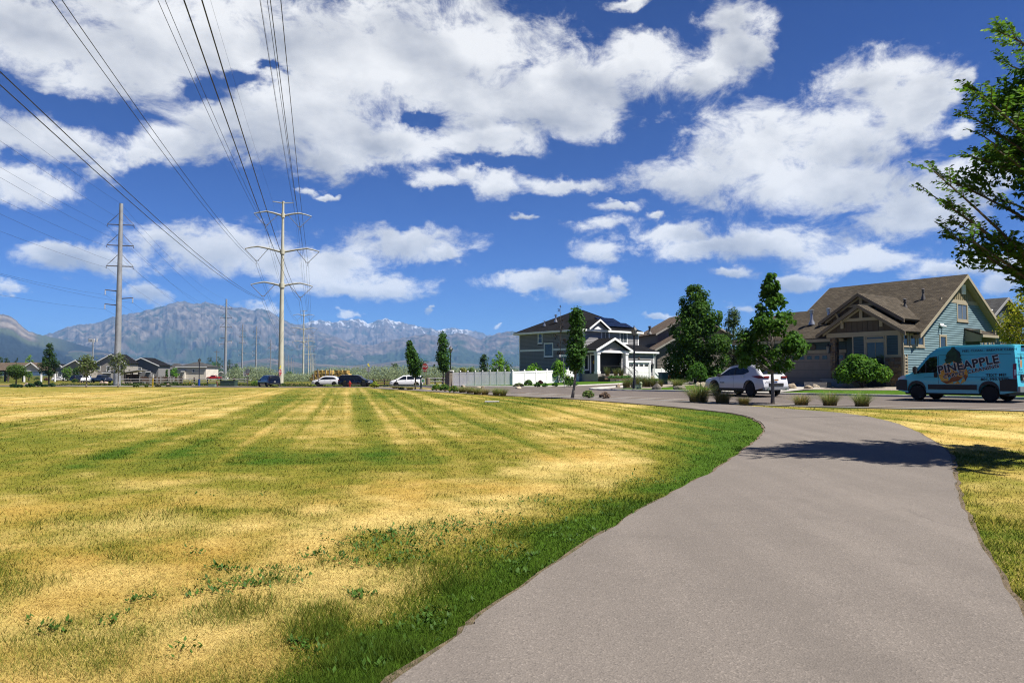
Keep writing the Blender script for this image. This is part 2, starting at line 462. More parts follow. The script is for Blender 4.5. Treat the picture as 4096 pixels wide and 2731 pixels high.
def grid_faces(nu, nv):
    i = np.arange((nu - 1) * (nv - 1)); a = i // (nv - 1); b = i % (nv - 1)
    q = a * nv + b
    return np.stack([q, q + nv, q + nv + 1, q + 1], 1)

def solid_text(o):
    """lettering curve turned into a plain mesh object"""
    dg = bpy.context.evaluated_depsgraph_get(); dg.update(); me = bpy.data.meshes.new_from_object(o.evaluated_get(dg)); cu = o.data
    n = bpy.data.objects.new(o.name, me); COL.objects.link(n); n.parent = o.parent; n.location = o.location; n.rotation_mode = o.rotation_mode
    n.rotation_euler = o.rotation_euler; n.rotation_quaternion = o.rotation_quaternion; n.scale = o.scale; nm = o.name
    bpy.data.objects.remove(o, do_unlink=True); n.name = nm; return n
# ------------------------------------------------------------------ survey lines
PATH_L = [(-2.6,-1.6)] + [tuple(Gd(*p)[:2]) for p in [(920,1568),(1120,1420),(1300,1290),(1480,1170),(1640,1085),(1730,1020),(1757,990),(1740,968),(1690,952),(1600,941),(1480,930),(1330,918),(1200,911.5),(1080,905),(960,898),(850,892)]]
PATH_R = [(0.3,-2.6)] + [(2.2,2.7)] + [tuple(Gd(*p)[:2]) for p in [(2352,1440),(2270,1290),(2205,1160),(2190,1090),(2165,1030),(2060,975),(1930,950),(1800,940),(1700,932.5),(1580,924),(1400,914),(1250,907.5),(1120,901.5),(990,895),(870,889.5)]]
# pairs must match one to one
PATH_R = PATH_R[:len(PATH_L)]
NEAR = [(26.0,11.5),(21.3,17.9)] + [tuple(G(*p)[:2]) for p in [(4096,1640),(3600,1631),(3200,1622),(2850,1606),(2500,1591),(2300,1583),(2100,1574)]]
NEAR = resample(NEAR, 1.0)
def offset(P, d):
    P = np.asarray(P); t = np.gradient(P, axis=0); t /= np.linalg.norm(t, axis=1)[:, None]
    return P + np.stack([t[:, 1], -t[:, 0]], 1) * d

# ------------------------------------------------------------------ lawn colour: dry and green zones surveyed on the ground
_GZ = np.array([(100,895,.4),(300,905,.1),(500,895,.35),(700,890,.3),(900,893,.35),(50,925,.12),(300,925,.12),(550,925,.45),(800,915,.6),(950,930,.35),(1200,920,.55),(1400,930,.3),(1550,945,.7),
 (50,960,.2),(250,970,.3),(500,960,.35),(700,950,.4),(950,960,.5),(1150,950,.5),(1300,960,.12),(1500,965,.35),(1600,965,.8),(1700,985,.95),
 (50,1000,.55),(250,1000,.55),(450,990,.5),(650,1000,.35),(830,1000,.22),(1000,1000,.35),(1130,990,.5),(1300,1000,.2),(1450,1010,.25),(1620,1020,.7),(1700,1030,.95),
 (50,1050,.75),(250,1055,.85),(450,1055,.85),(650,1050,.95),(800,1045,.85),(1000,1060,.6),(1150,1060,.55),(1300,1050,.18),(1450,1080,.18),(1580,1075,.7),(1650,1060,.95),
 (50,1110,.45),(250,1110,.4),(500,1100,.5),(700,1100,.45),(900,1120,.12),(1050,1120,.2),(1200,1110,.08),(1350,1120,.25),(1500,1130,.6),(1560,1130,.95),
 (50,1180,.2),(250,1190,.3),(500,1170,.3),(700,1190,.2),(900,1190,.08),(1100,1190,.12),(1250,1180,.35),(1350,1190,.65),(1450,1180,.95),
 (50,1250,.2),(300,1240,.3),(500,1260,.08),(700,1250,.12),(880,1245,.5),(1000,1250,.2),(1150,1260,.4),(1280,1260,.85),(1350,1250,.95),
 (50,1330,.2),(250,1340,.08),(500,1350,.08),(650,1340,.25),(800,1330,.12),(950,1330,.15),(1100,1330,.5),(1200,1330,.95),
 (50,1410,.08),(250,1420,.1),(450,1410,.12),(650,1420,.1),(850,1400,.25),(1000,1400,.65),(1100,1400,.97),
 (50,1500,.05),(250,1490,.2),(450,1500,.1),(600,1500,.15),(750,1490,.55),(900,1490,.85),(980,1490,.97),(100,1560,.1),(300,1550,.1),(500,1560,.25),(700,1560,.75),(880,1560,.97),
 (2250,1000,.08),(2300,960,.05),(2150,980,.3),(2000,950,.4),(2300,1060,.6),(2250,1160,.5),(2320,1150,.3),(2280,1250,.7),(2330,1350,.8),(2345,1100,.3),(1850,940,.5)], float)
_gp = np.array([Gd(a, b) for a, b, _ in _GZ]); _ga = np.arctan2(_gp[:, 0], _gp[:, 1]) * 9.0; _gl = np.log(np.hypot(_gp[:, 0], _gp[:, 1])) * 4.2
def _green0(x, y):
    sh = np.shape(x); x = np.ravel(x); y = np.ravel(y)
    a = np.arctan2(x, y) * 9.0; l = np.log(np.maximum(np.hypot(x, y), .5)) * 4.2
    num = np.zeros_like(x); den = np.full_like(x, 1e-6); num += 1e-6 * .3
    for i in range(len(_GZ)):
        d2 = (a - _ga[i]) ** 2 + (l - _gl[i]) ** 2
        w = 1.0 / (d2 + 0.05) ** 1.8; num += w * _GZ[i, 2]; den += w
    g = num / den
    dl = np.full_like(x, 9.0); near = np.hypot(x, y) < 30
    for q in resample(PATH_L, .25):
        if 0 < q[1] < 26: dl[near] = np.minimum(dl[near], np.hypot(x[near] - q[0], y[near] - q[1]))
    g = np.clip(g + .34 * np.exp(-(dl / (.50 + .02 * y)) ** 2), 0, 1.15)
    return g.reshape(sh)
_pa = np.linspace(-rad(62), rad(62), 240); _pl = np.linspace(math.log(.6), math.log(400), 220)
_PA, _PL = np.meshgrid(_pa, _pl, indexing='ij'); _GG = _green0(np.exp(_PL) * np.sin(_PA), np.exp(_PL) * np.cos(_PA))
def green(x, y):
    sh = np.shape(x); x = np.ravel(x); y = np.ravel(y)
    a = np.arctan2(x, y); l = np.log(np.maximum(np.hypot(x, y), .6))
    u = np.clip((a - _pa[0]) / (_pa[1] - _pa[0]), 0, 238.999); v = np.clip((l - _pl[0]) / (_pl[1] - _pl[0]), 0, 218.999)
    i = u.astype(int); j = v.astype(int); fu = u - i; fv = v - j
    g = (_GG[i, j] * (1 - fu) + _GG[i + 1, j] * fu) * (1 - fv) + (_GG[i, j + 1] * (1 - fu) + _GG[i + 1, j + 1] * fu) * fv
    t = x + 0.222 * y; u = y - .222 * x                 # mower lanes
    lane = .62 * fbm(t / 0.33, u / 40.0, 2, 5) + .38 * fbm(t / .95, u / 60.0, 2, 6) - .5
    r = np.hypot(x, y)
    g = g + lane * 1.35 * sstep(9, 18, r) * (1 - .5 * sstep(60, 90, r))
    g = g + (fbm(x / 2.2, y / 2.2, 3, 8) - .5) * 0.55 + (fbm(x / .45, y / .45, 3, 9) - .5) * 0.65 * (1 - .4 * sstep(10, 30, r))
    return np.clip(g, 0, 1).reshape(sh)
STRAW = np.array([.650, .475, .165]); STRAW2 = np.array([.88, .70, .33]); OLIVE = np.array([.265, .250, .034]); GREEN = np.array([.078, .155, .013])
def straw_tone(x, y):
    """bleached and browner patches in the dry turf"""
    k = np.clip(.5 + 2.0 * (fbm(np.asarray(x) / 1.3, np.asarray(y) / 1.3, 4, 91) - .5) + .9 * (fbm(np.asarray(x) / .35, np.asarray(y) / .35, 3, 92) - .5), 0, 1)[..., None]
    return np.array([.60, .405, .098]) * (1 - k) + np.array([.84, .64, .23]) * k
def lawn_col(g, st=None):
    g = np.asarray(g)[..., None]
    STRAW = globals()['STRAW'] if st is None else st
    c = np.where(g < .5, STRAW + (OLIVE - STRAW) * (g / .5), OLIVE + (GREEN - OLIVE) * ((g - .5) / .5))
    return c

# ------------------------------------------------------------------ ground: one sheet to the horizon
def build_ground():
    rr = np.concatenate([[0.0, .6], np.geomspace(1.2, 130, 250), np.geomspace(135, 15000, 70)])
    an = np.concatenate([np.linspace(-rad(58), rad(58), 420), np.linspace(rad(62), rad(298), 60)])
    A, Rr = np.meshgrid(an, rr, indexing='ij'); x = Rr * np.sin(A); y = Rr * np.cos(A)
    z = np.where(Rr < 300, zt(x, y), -0.3)
    V = np.stack([x, y, z], -1).reshape(-1, 3)
    F = grid_faces(len(an), len(rr))[:, ::-1]
    nv = len(rr); b = np.arange(nv - 1); a0 = (len(an) - 1) * nv
    F = np.concatenate([F, np.stack([a0 + b, a0 + b + 1, b + 1, b], 1)])
    g = green(x, y); r = Rr
    far = fbm(x / 9, y / 40, 4, 3)
    gf = np.clip(.62 + (far - .5) * 1.0, 0, 1)           # rough field beyond the street
    k = sstep(98, 106, y)
    g2 = g * (1 - k) + gf * k
    c = lawn_col(g2, straw_tone(x, y))
    dry = sstep(122, 128, y) * (1 - sstep(150, 170, y)) * sstep(.35, .6, fbm(x / 30, y / 12, 3, 44))
    c = c * (1 - .6 * dry[..., None]) + STRAW * .6 * dry[..., None]
    c = c * (1 - .30 * k - sstep(150, 600, r) * .2)[..., None]
    m = attr_mat('grass_ground', 'col', rough=.95, spec=.05, nscale=9.0, namp=.22)
    me = big_mesh('ground', V, F, m, smooth=True, cols=c.reshape(-1, 3) * .90)
    tag(put('ground', me), kind='structure')
build_ground()

def strip(name, Lp, Rp, m, dz, k=8, kind='structure', parent=None, crown=0.0):
    Lp = np.asarray(Lp); Rp = np.asarray(Rp); n = len(Lp); t = np.linspace(0, 1, k)
    P = Lp[:, None, :] * (1 - t)[None, :, None] + Rp[:, None, :] * t[None, :, None]
    z = zt(P[..., 0], P[..., 1]) + dz + crown * (1 - (2 * t - 1) ** 2)[None, :]
    V = np.concatenate([P, z[..., None]], -1).reshape(-1, 3); F = grid_faces(n, k)
    if np.cross(np.append(P[1, 0] - P[0, 0], 0), np.append(P[0, 1] - P[0, 0], 0))[2] < 0: F = F[:, ::-1]
    # turned-down rim so that the sheet has an edge
    for a in (0, k - 1):
        i = np.arange(n) * k + a; U = V[i].copy(); W = U.copy(); W[:, 2] -= max(.06, dz + .03); o = len(V)
        V = np.concatenate([V, U, W]); j = np.arange(n - 1)
        F = np.concatenate([F, np.stack([o + j, o + j + 1, o + n + j + 1, o + n + j], 1)[:, ::(1 if a else -1)]])
    me = big_mesh(name, V, F, m, smooth=False); me.polygons.foreach_set('use_smooth', [i < (n - 1) * (k - 1) for i in range(len(F))])
    o = put(name, me, parent)
    if kind: tag(o, kind=kind)
    return o
def pair_resample(Lp, Rp, step):
    a, b, n = [], [], len(Lp)
    Lp = np.asarray(Lp, float); Rp = np.asarray(Rp, float)
    for i in range(n - 1):
        k = max(2, int(max(np.linalg.norm(Lp[i + 1] - Lp[i]), np.linalg.norm(Rp[i + 1] - Rp[i])) / step))
        for Q, out in ((Lp, a), (Rp, b)):
            p0, p1, p2, p3 = Q[max(i - 1, 0)], Q[i], Q[i + 1], Q[min(i + 2, n - 1)]
            for j in range(k):
                t = j / k
                out.append(.5 * ((2 * p1) + (-p0 + p2) * t + (2 * p0 - 5 * p1 + 4 * p2 - p3) * t * t + (-p0 + 3 * p1 - 3 * p2 + p3) * t ** 3))
    a.append(Lp[-1]); b.append(Rp[-1]); return np.array(a), np.array(b)

def asphalt_mat(name, col, speck, crack=0.0):
    m, nt, b = new_mat(name); N = nt.nodes.new; L = nt.links.new
    g = N('ShaderNodeNewGeometry'); pos = g.outputs['Position']
    def noise(s, d, r=.6):
        n = N('ShaderNodeTexNoise'); n.inputs['Scale'].default_value = s; n.inputs['Detail'].default_value = d; n.inputs['Roughness'].default_value = r; L(pos, n.inputs['Vector']); return n.outputs['Fac']
    def mix(f, a, c, blend='MIX'):
        n = N('ShaderNodeMix'); n.data_type = 'RGBA'; n.blend_type = blend
        L(f, n.inputs[0]) if not isinstance(f, float) else setattr(n.inputs[0], 'default_value', f)
        for i, q in ((6, a), (7, c)):
            if isinstance(q, tuple): n.inputs[i].default_value = (*q, 1)
            else: L(q, n.inputs[i])
        return n.outputs[2]
    def rng(x, a, b_, c=0., d=1.):
        n = N('ShaderNodeMapRange'); L(x, n.inputs[0])
        for i, q in enumerate((a, b_, c, d)): n.inputs[1 + i].default_value = q
        return n.outputs[0]
    base = mix(rng(noise(.35, 4), .3, .7), tuple(c * .88 for c in col), tuple(c * 1.12 for c in col))
    base = mix(rng(noise(2.3, 3), .35, .7, 0., .35), base, tuple(c * 1.18 for c in col))
    vo = N('ShaderNodeTexVoronoi'); vo.inputs['Scale'].default_value = 85.0; L(pos, vo.inputs['Vector'])
    st = N('ShaderNodeSeparateColor'); L(vo.outputs['Color'], st.inputs[0])
    base = mix(rng(st.outputs[0], .82, .90, 0., speck), base, tuple(min(1, c * 1.9) for c in col))
    base = mix(rng(st.outputs[1], .80, .88, 0., speck), base, tuple(c * .35 for c in col))
    base = mix(rng(noise(180, 2), .35, .65, 0., .5), base, tuple(c * .7 for c in col))
    ms = N('ShaderNodeMapping'); ms.inputs['Rotation'].default_value = (0, 0, rad(27)); ms.inputs['Scale'].default_value = (1.5, .09, 1); L(pos, ms.inputs['Vector'])
    ns = N('ShaderNodeTexNoise'); ns.inputs['Scale'].default_value = 1.0; ns.inputs['Detail'].default_value = 5; L(ms.outputs[0], ns.inputs['Vector'])
    base = mix(rng(ns.outputs['Fac'], .42, .66, 0., .42), base, tuple(c * .70 for c in col))
    base = mix(rng(ns.outputs['Fac'], .30, .42, .25, 0.), base, tuple(c * 1.3 for c in col))
    # worn patches, old stains and hairline cracks
    base = mix(rng(noise(.8, 5, .65), .56, .66, 0., .28), base, tuple(c * .62 for c in col))
    ve = N('ShaderNodeTexVoronoi'); ve.feature = 'DISTANCE_TO_EDGE'; ve.inputs['Scale'].default_value = .42
    wp = N('ShaderNodeTexNoise'); wp.inputs['Scale'].default_value = 2.2; wp.inputs['Detail'].default_value = 6; L(pos, wp.inputs['Vector'])
    vm = N('ShaderNodeVectorMath'); vm.operation = 'MULTIPLY_ADD'; L(wp.outputs['Color'], vm.inputs[0]); vm.inputs[1].default_value = (.5, .5, 0); L(pos, vm.inputs[2]); L(vm.outputs[0], ve.inputs['Vector'])
    ck = N('ShaderNodeMath'); ck.operation = 'MULTIPLY'; L(rng(ve.outputs['Distance'], 0., .005, .22, 0.), ck.inputs[0]); L(rng(noise(.3, 2), .50, .58), ck.inputs[1])
    base = mix(ck.outputs[0], base, tuple(c * .3 for c in col))
    L(base, b.inputs['Base Color']); b.inputs['Roughness'].default_value = .85; b.inputs['Specular IOR Level'].default_value = .25
    bp = N('ShaderNodeBump'); bp.inputs['Strength'].default_value = .55; bp.inputs['Distance'].default_value = .006
    L(vo.outputs['Distance'], bp.inputs['Height']); L(bp.outputs[0], b.inputs['Normal'])
    return m
M_PATH = asphalt_mat('path_asphalt', (.140, .121, .105), .40)
M_ROAD = asphalt_mat('road_asphalt', (.108, .090, .078), .3)
M_CONC = mat('concrete', (.52, .49, .44), .85, .10, 1.5, .3)
M_CURB = mat('curb_concrete', (.58, .56, .52), .85, .12, 2.0, .2)
M_GRAVEL = mat('gravel_bed', (.42, .36, .29), .95, .35, 26, .9, detail=8)
M_MULCH = mat('mulch_soil', (.16, .115, .08), .95, .4, 14, .9)
M_LAWN2 = mat('green_lawn', (.080, .170, .014), .95, .30, 3.0, .8, bscale=60, spec=.05)

pL, pR = pair_resample(PATH_L, PATH_R, .35)
jit = (fbm(np.arange(len(pL)) * .9, np.zeros(len(pL)), 3, 71) - .5) * .10
tl = np.gradient(pL, axis=0); tl /= np.linalg.norm(tl, axis=1)[:, None]
pL = pL + np.stack([-tl[:, 1], tl[:, 0]], 1) * jit[:, None]
jit2 = (fbm(np.arange(len(pR)) * .9, np.zeros(len(pR)), 3, 72) - .5) * .10
tr = np.gradient(pR, axis=0); tr /= np.linalg.norm(tr, axis=1)[:, None]
pR = pR + np.stack([-tr[:, 1], tr[:, 0]], 1) * jit2[:, None]
strip('path', pL, pR, M_PATH, .035, 14)
sa, sb = Gd(1778, 962)[:2], Gd(1992, 957.5)[:2]; sd = (sb - sa) / np.linalg.norm(sb - sa); sn = np.array([-sd[1], sd[0]])
sl = np.array([sa + (sb - sa) * u + sn * .02 * math.sin(u * 21) for u in np.linspace(0, 1, 14)])
strip('path_joint', sl, sl - sn * .03, mat('joint_tar', (.05, .045, .042), .8), .0385, 2)
for P_, s_ in ((pL, 1), (pR, -1)):                       # crumbled soil line along each side
    t_ = np.gradient(P_, axis=0); t_ /= np.linalg.norm(t_, axis=1)[:, None]; n_ = np.stack([-t_[:, 1], t_[:, 0]], 1) * s_
    w_ = .01 + .09 * fbm(np.arange(len(P_)) * .8, np.zeros(len(P_)), 3, 73 + s_)
    strip('soil_edge', P_ - n_ * .03, P_ + n_ * w_[:, None], mat('edge_soil', (.21, .155, .095), .95, .4, 20, .9), .018, 3)
PATH_POLY = [tuple(p) for p in pL] + [tuple(p) for p in pR[::-1]]

# street: asphalt from the near kerb under the house lots, and the cross street beyond
NEARC = np.array(NEAR)
tail = resample([tuple(NEARC[-1]), (-4.6,62.5), (-8.0,72), (-12.5,86), (-17,100)], 1.5)[1:]
NEAR_ALL = np.concatenate([NEARC, tail])
far_side = NEAR_ALL + np.array([.84, .545]) * np.linspace(30, 40, len(NEAR_ALL))[:, None]
strip('street', NEAR_ALL, far_side, M_ROAD, .022, 30)
xs = np.linspace(-170, 70, 90)
strip('cross_street', np.stack([xs, 106 + 0 * xs + np.clip(-xs - 60, 0, 99) * .03], 1), np.stack([xs, 117 + 0 * xs + np.clip(-xs - 60, 0, 99) * .03], 1), M_ROAD, .05, 5)
def kerb(name, P, w=.16, h=.13, gut=.45, side=1):
    """kerb stone along a line, gutter pan on its street side"""
    P = np.asarray(P); t = np.gradient(P, axis=0); t /= np.linalg.norm(t, axis=1)[:, None]; nrm = np.stack([t[:, 1], -t[:, 0]], 1) * side
    prof = [(-w, -.1), (-w, h), (-.03, h), (0, max(h - .03, .036)), (.02, .034), (gut, .030), (gut, -.1)]
    V = []
    z = zt(P[:, 0], P[:, 1])
    for d, hh in prof: V.append(np.concatenate([P + nrm * d, (z + hh)[:, None]], 1))
    V = np.stack(V, 1).reshape(-1, 3); F = grid_faces(len(P), len(prof))
    if side > 0: F = F[:, ::-1]
    tag(put(name, big_mesh(name, V, F, M_CURB)), kind='structure')
kerb('near_kerb', NEARC, h=.05, side=-1)
# far kerb, its tongue at the corner, the side street
FAR = resample([(37,12),(30.5,22.5),(23.2,33.0),(18.2,39.3),(15.4,42.6)], 1.0)
APRON = [(15.4,42.6),(12.6,47.4)]
TONGUE = resample([(12.4,47.9),(9.9,51.0),(7.6,54.0),(6.3,56.6),(6.4,58.6),(8.0,60.2),(11.5,63.4),(20,70.5),(34,82)], .8)
kerb('far_kerb', FAR, side=1) ; kerb('corner_kerb', TONGUE, side=1)
SIDE = resample([(-16,93.0),(-9.6,83.5),(-4.6,77.2),(-.8,73.8),(2.4,72.0),(6.2,72.6),(11,75.8),(22,84.5),(36,96)], 1.0)
kerb('side_street_kerb', SIDE, side=-1)
# raised house lots
lotA = np.concatenate([FAR, np.array(APRON)[1:], TONGUE])
ctr = np.array([27., 56.])
strip('corner_lot', lotA[: len(FAR)], FAR + np.array([.78, .62]) * 34, M_LAWN2, .115, 30)
tg = TONGUE[: int(len(TONGUE) * .30)]
strip('tongue_lawn', TONGUE[:9], np.array([TONGUE[-1 - int(i * (len(TONGUE) - 26) / 9)] for i in range(9)]), M_LAWN2, .115, 26)
strip('corner_bed', np.array([(9.9,53.4),(8.6,55.4),(8.6,57.4),(10,59.2)]), np.array([(21,62),(21,64.5),(21.5,66),(22,69)]), M_GRAVEL, .135, 16)
strip('driveway', np.array([(14.8,42.2),(12.2,46.9)]), np.array([(24.3,52.0),(20.4,57.0)]), M_CONC, .13, 14)
strip('house_bed', np.array([(17.6,45.6),(21,42.3),(24.8,38.0),(27,34.6)]), np.array([(24.0,50.0),(25,46.5),(28,42.5),(31,38)]), M_GRAVEL, .14, 12)
strip('front_lawn', SIDE[:-4], np.array([(-7.5,98)] + [(14 + 26 * t, 99 + 6 * t) for t in np.linspace(-.8, 1, len(SIDE) - 5)]), M_LAWN2, .115, 30)
# verge between path and near kerb: mulch strip with concrete mow edge
vi = [i for i in range(len(NEARC)) if 9 < NEARC[i][1] < 58]
vn = NEARC[vi]; vo_ = offset(vn, 1) - vn
sgn = -1 if (vo_ @ np.array([.81, .59])).mean() > 0 else 1
strip('verge_bed', vn + vo_ * .14 * sgn, vn + vo_ * 1.15 * sgn, M_MULCH, .055, 4)
strip('mow_edge', vn + vo_ * 1.15 * sgn, vn + vo_ * 1.42 * sgn, M_CURB, .05, 3)
# pale footpath far away at the edge of the park
fp = resample([tuple(G(*p)[:2]) for p in [(235,1541.5),(330,1543.5),(480,1545.5),(640,1547),(780,1548.5)]], 2)
strip('footpath', offset(fp, .9), offset(fp, -.9), M_CONC, .06, 3)

# ------------------------------------------------------------------ mountains
def mountain(name, ridge, D, depth, seed, spur, cols, snow=None, nu=520, nvv=110, rough=1.0, rockline=.35, base=0.0, cliff=None):
    """a range: its crest line surveyed as (column, row) pairs at distance D, foot at D - depth"""
    ridge = np.array(ridge, float)
    sx = np.linspace(ridge[0, 0], ridge[-1, 0], nu)
    # smooth interpolation of the crest
    sy = np.interp(sx, ridge[:, 0], ridge[:, 1])
    a = np.arctan((sx - 2048) / FPX)
    H = np.array([PH(q, D * math.cos(w_)) for q, w_ in zip(sy, a)])
    H = H + (fbm(sx / 14.0, np.full(nu, seed * 3.1), 4, seed) - .5) * .035 * D * .1 * rough * np.clip(H / 400, .15, 1)
    t = np.concatenate([np.linspace(0, 1, nvv), [1.06, 1.15, 1.3]])
    T, A = np.meshgrid(t, a); HH = H[:, None]
    dist = (D - depth) + depth * T
    x = dist * np.sin(A); y = dist * np.cos(A)
    along = A * D
    tt = np.clip(T, 0, 1)
    prof = .55 * tt ** 1.25 + .45 * tt ** 2.6
    prof = np.where(T > 1, 1 - (T - 1) * 1.6, prof)
    sc = spur
    wx = along / sc + (fbm(along / sc * .6, T * 2, 3, seed + 5) - .5) * 1.2
    rg = ridged(wx, T * .9 + 3, 5, seed + 1)
    fine = ridged(along / (sc * .16), T * depth / (sc * .34), 4, seed + 2)
    z = HH * prof + HH * ((rg - .55) * .62 * np.sin(np.pi * np.clip(tt, 0, 1)) ** .9 + (fine - .5) * .22 * rough * np.sin(np.pi * np.clip(tt, 0, 1)) ** .7)
    strata = np.sin(z / HH.clip(1) * 46 + fbm(along / 900, T * 3, 3, seed + 8) * 6)
    z = z + HH * strata * .006 * rough
    z = np.maximum(z, -30 * (T < .02)) + base
    # colour: scrub green below and in the gullies, bare rock on crests and cliffs, old snow in the top gullies
    hr = z / HH.clip(1)
    n1 = fbm(along / 260, T * depth / 260, 5, seed + 11); n2 = fbm(along / 60, T * depth / 110, 4, seed + 12)
    rk = sstep(rockline - .16, rockline + .16, hr + (n1 - .5) * .9 + (rg - .55) * .45)
    rk = rk * sstep(.30, .52, n2 + (fine - .45) * .5)
    c0, c1, c2 = [np.array(c) for c in cols]
    c = c0 + (c1 - c0) * rk[..., None]
    light = sstep(.45, .75, n2) * sstep(.2, .5, hr)
    c = c + (c2 - c) * (light * rk * .5)[..., None]
    c = c * (.66 + .68 * n2)[..., None] * (1 + .12 * strata[..., None] * rk[..., None])
    if cliff is not None:                               # pale limestone band under the left summit, outside the painted cloud shade
        cl_ = sstep(cliff[0], cliff[0] + .05, hr) * (1 - sstep(120, 175, sx))[:, None]
        c = c * (1 - cl_[..., None]) + (np.array([.30, .25, .20]) * (.35 + 1.1 * n2[..., None] + .3 * strata[..., None])) * cl_[..., None]
        gr = sstep(cliff[0] - .14, cliff[0], hr) * (1 - cl_) * (1 - sstep(150, 330, sx))[:, None]; c = c * (1 - gr[..., None]) + np.array([.13, .15, .07]) * gr[..., None]
    if snow is not None:
        s0, s1, th = snow
        streak = ridged(along / 110 + T * 3, T * 6, 3, seed + 21) * .55 + .45 * fbm(along / 60, T * depth / 60, 3, seed + 22)
        inb = sstep(s0, s0 + 60, sx)[:, None] * (1 - sstep(s1 - 60, s1, sx))[:, None]
        sn = sstep(th, th + .05, streak + (hr - .86) * 1.15) * sstep(.72, .84, hr) * inb
        c = c * (1 - sn[..., None]) + np.array([.86, .88, .92]) * sn[..., None]
    V = np.stack([x, y, z], -1).reshape(-1, 3); F = grid_faces(nu, len(t))[:, ::-1]
    m = attr_mat('mountain_side', 'col', rough=1.0, spec=.0)
    o = put(name, big_mesh(name, V, F, m, smooth=True, cols=c.reshape(-1, 3) * np.array([.76, .76, .76])))
    return tag(o, kind='structure')
G0, RK, RL = (.055,.082,.036), (.165,.138,.112), (.40,.335,.265)
mountain('mountain_range', [(60,1372),(150,1345),(200,1334),(290,1300),(330,1298),(400,1286),(440,1266),(470,1261),(560,1246),(620,1230),(665,1218),(700,1207),(730,1204),(760,1212),(800,1214),(815,1207),(845,1215),(880,1222),(930,1231),(960,1227),(990,1236),(1015,1240),(1030,1232),(1075,1240),(1110,1262),(1150,1288),(1200,1300),(1290,1330),(1400,1370),(1560,1420)],
         11500, 4300, 3, 1350, [G0, RK, RL], snow=(660,1160,.875), rockline=.40, nu=640, nvv=150)
mountain('snowy_range', [(1040,1330),(1130,1300),(1200,1297),(1245,1284),(1275,1277),(1300,1284),(1335,1289),(1380,1280),(1435,1273),(1470,1291),(1500,1284),(1540,1269),(1565,1279),(1620,1292),(1680,1303),(1745,1318),(1780,1312),(1830,1314),(1900,1325),(1960,1341),(2020,1350),(2200,1380),(2420,1430)],
         14800, 4200, 9, 1300, [(.075,.09,.05), (.19,.155,.14), (.30,.26,.225)], snow=(1180,1900,.715), rockline=.45, nu=560, nvv=120)
mountain('foothill_range', [(960,1450),(1100,1432),(1180,1412),(1240,1392),(1300,1352),(1340,1345),(1400,1372),(1480,1380),(1560,1360),(1640,1345),(1700,1335),(1760,1345),(1830,1330),(1870,1335),(1920,1360),(1990,1332),(2050,1325),(2120,1338),(2250,1362),(2400,1392),(2560,1425),(2760,1462)],
         10200, 3300, 17, 1000, [(.055,.08,.033), (.175,.14,.115), (.30,.24,.185)], rockline=.62, nu=520, nvv=110)
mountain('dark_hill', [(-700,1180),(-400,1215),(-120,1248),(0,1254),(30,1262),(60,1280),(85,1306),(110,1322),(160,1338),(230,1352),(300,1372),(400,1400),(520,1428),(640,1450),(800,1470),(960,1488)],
         7800, 3600, 23, 520, [(.030,.036,.030), (.045,.042,.040), (.06,.052,.045)], rockline=.9, cliff=(.66,.30), nu=420, nvv=100, rough=.7)  # cloud shadow painted into these dark colours, no cloud casts it
mountain('low_hill', [(60,1450),(180,1425),(300,1402),(420,1412),(560,1436),(700,1452),(900,1462),(1000,1440),(1080,1432),(1200,1450),(1400,1462),(1500,1456),(1620,1440),(1760,1448),(2000,1462),(2300,1474)],
         6900, 2200, 31, 420, [(.075,.10,.04), (.17,.135,.10), (.27,.22,.15)], rockline=.75, nu=400, nvv=80, rough=.8)

# ------------------------------------------------------------------ haze: one closed box of thin air
def build_haze():
    b = MB(); b.box(-11500, 9000, -400, 21500, -62, 1262)
    m = bpy.data.materials.new('haze_air'); m.use_nodes = True; nt = m.node_tree; nt.nodes.clear()
    v = nt.nodes.new('ShaderNodeVolumePrincipled'); v.inputs['Color'].default_value = (.27, .54, 1, 1); v.inputs['Density'].default_value = HAZE
    v.inputs['Anisotropy'].default_value = 0.0
    o = nt.nodes.new('ShaderNodeOutputMaterial'); nt.links.new(v.outputs[0], o.inputs['Volume'])
    m.volume_intersection_method if hasattr(m, 'volume_intersection_method') else None
    tag(b.build('haze', m), kind='stuff')
HAZE = 5.2e-5
build_haze()
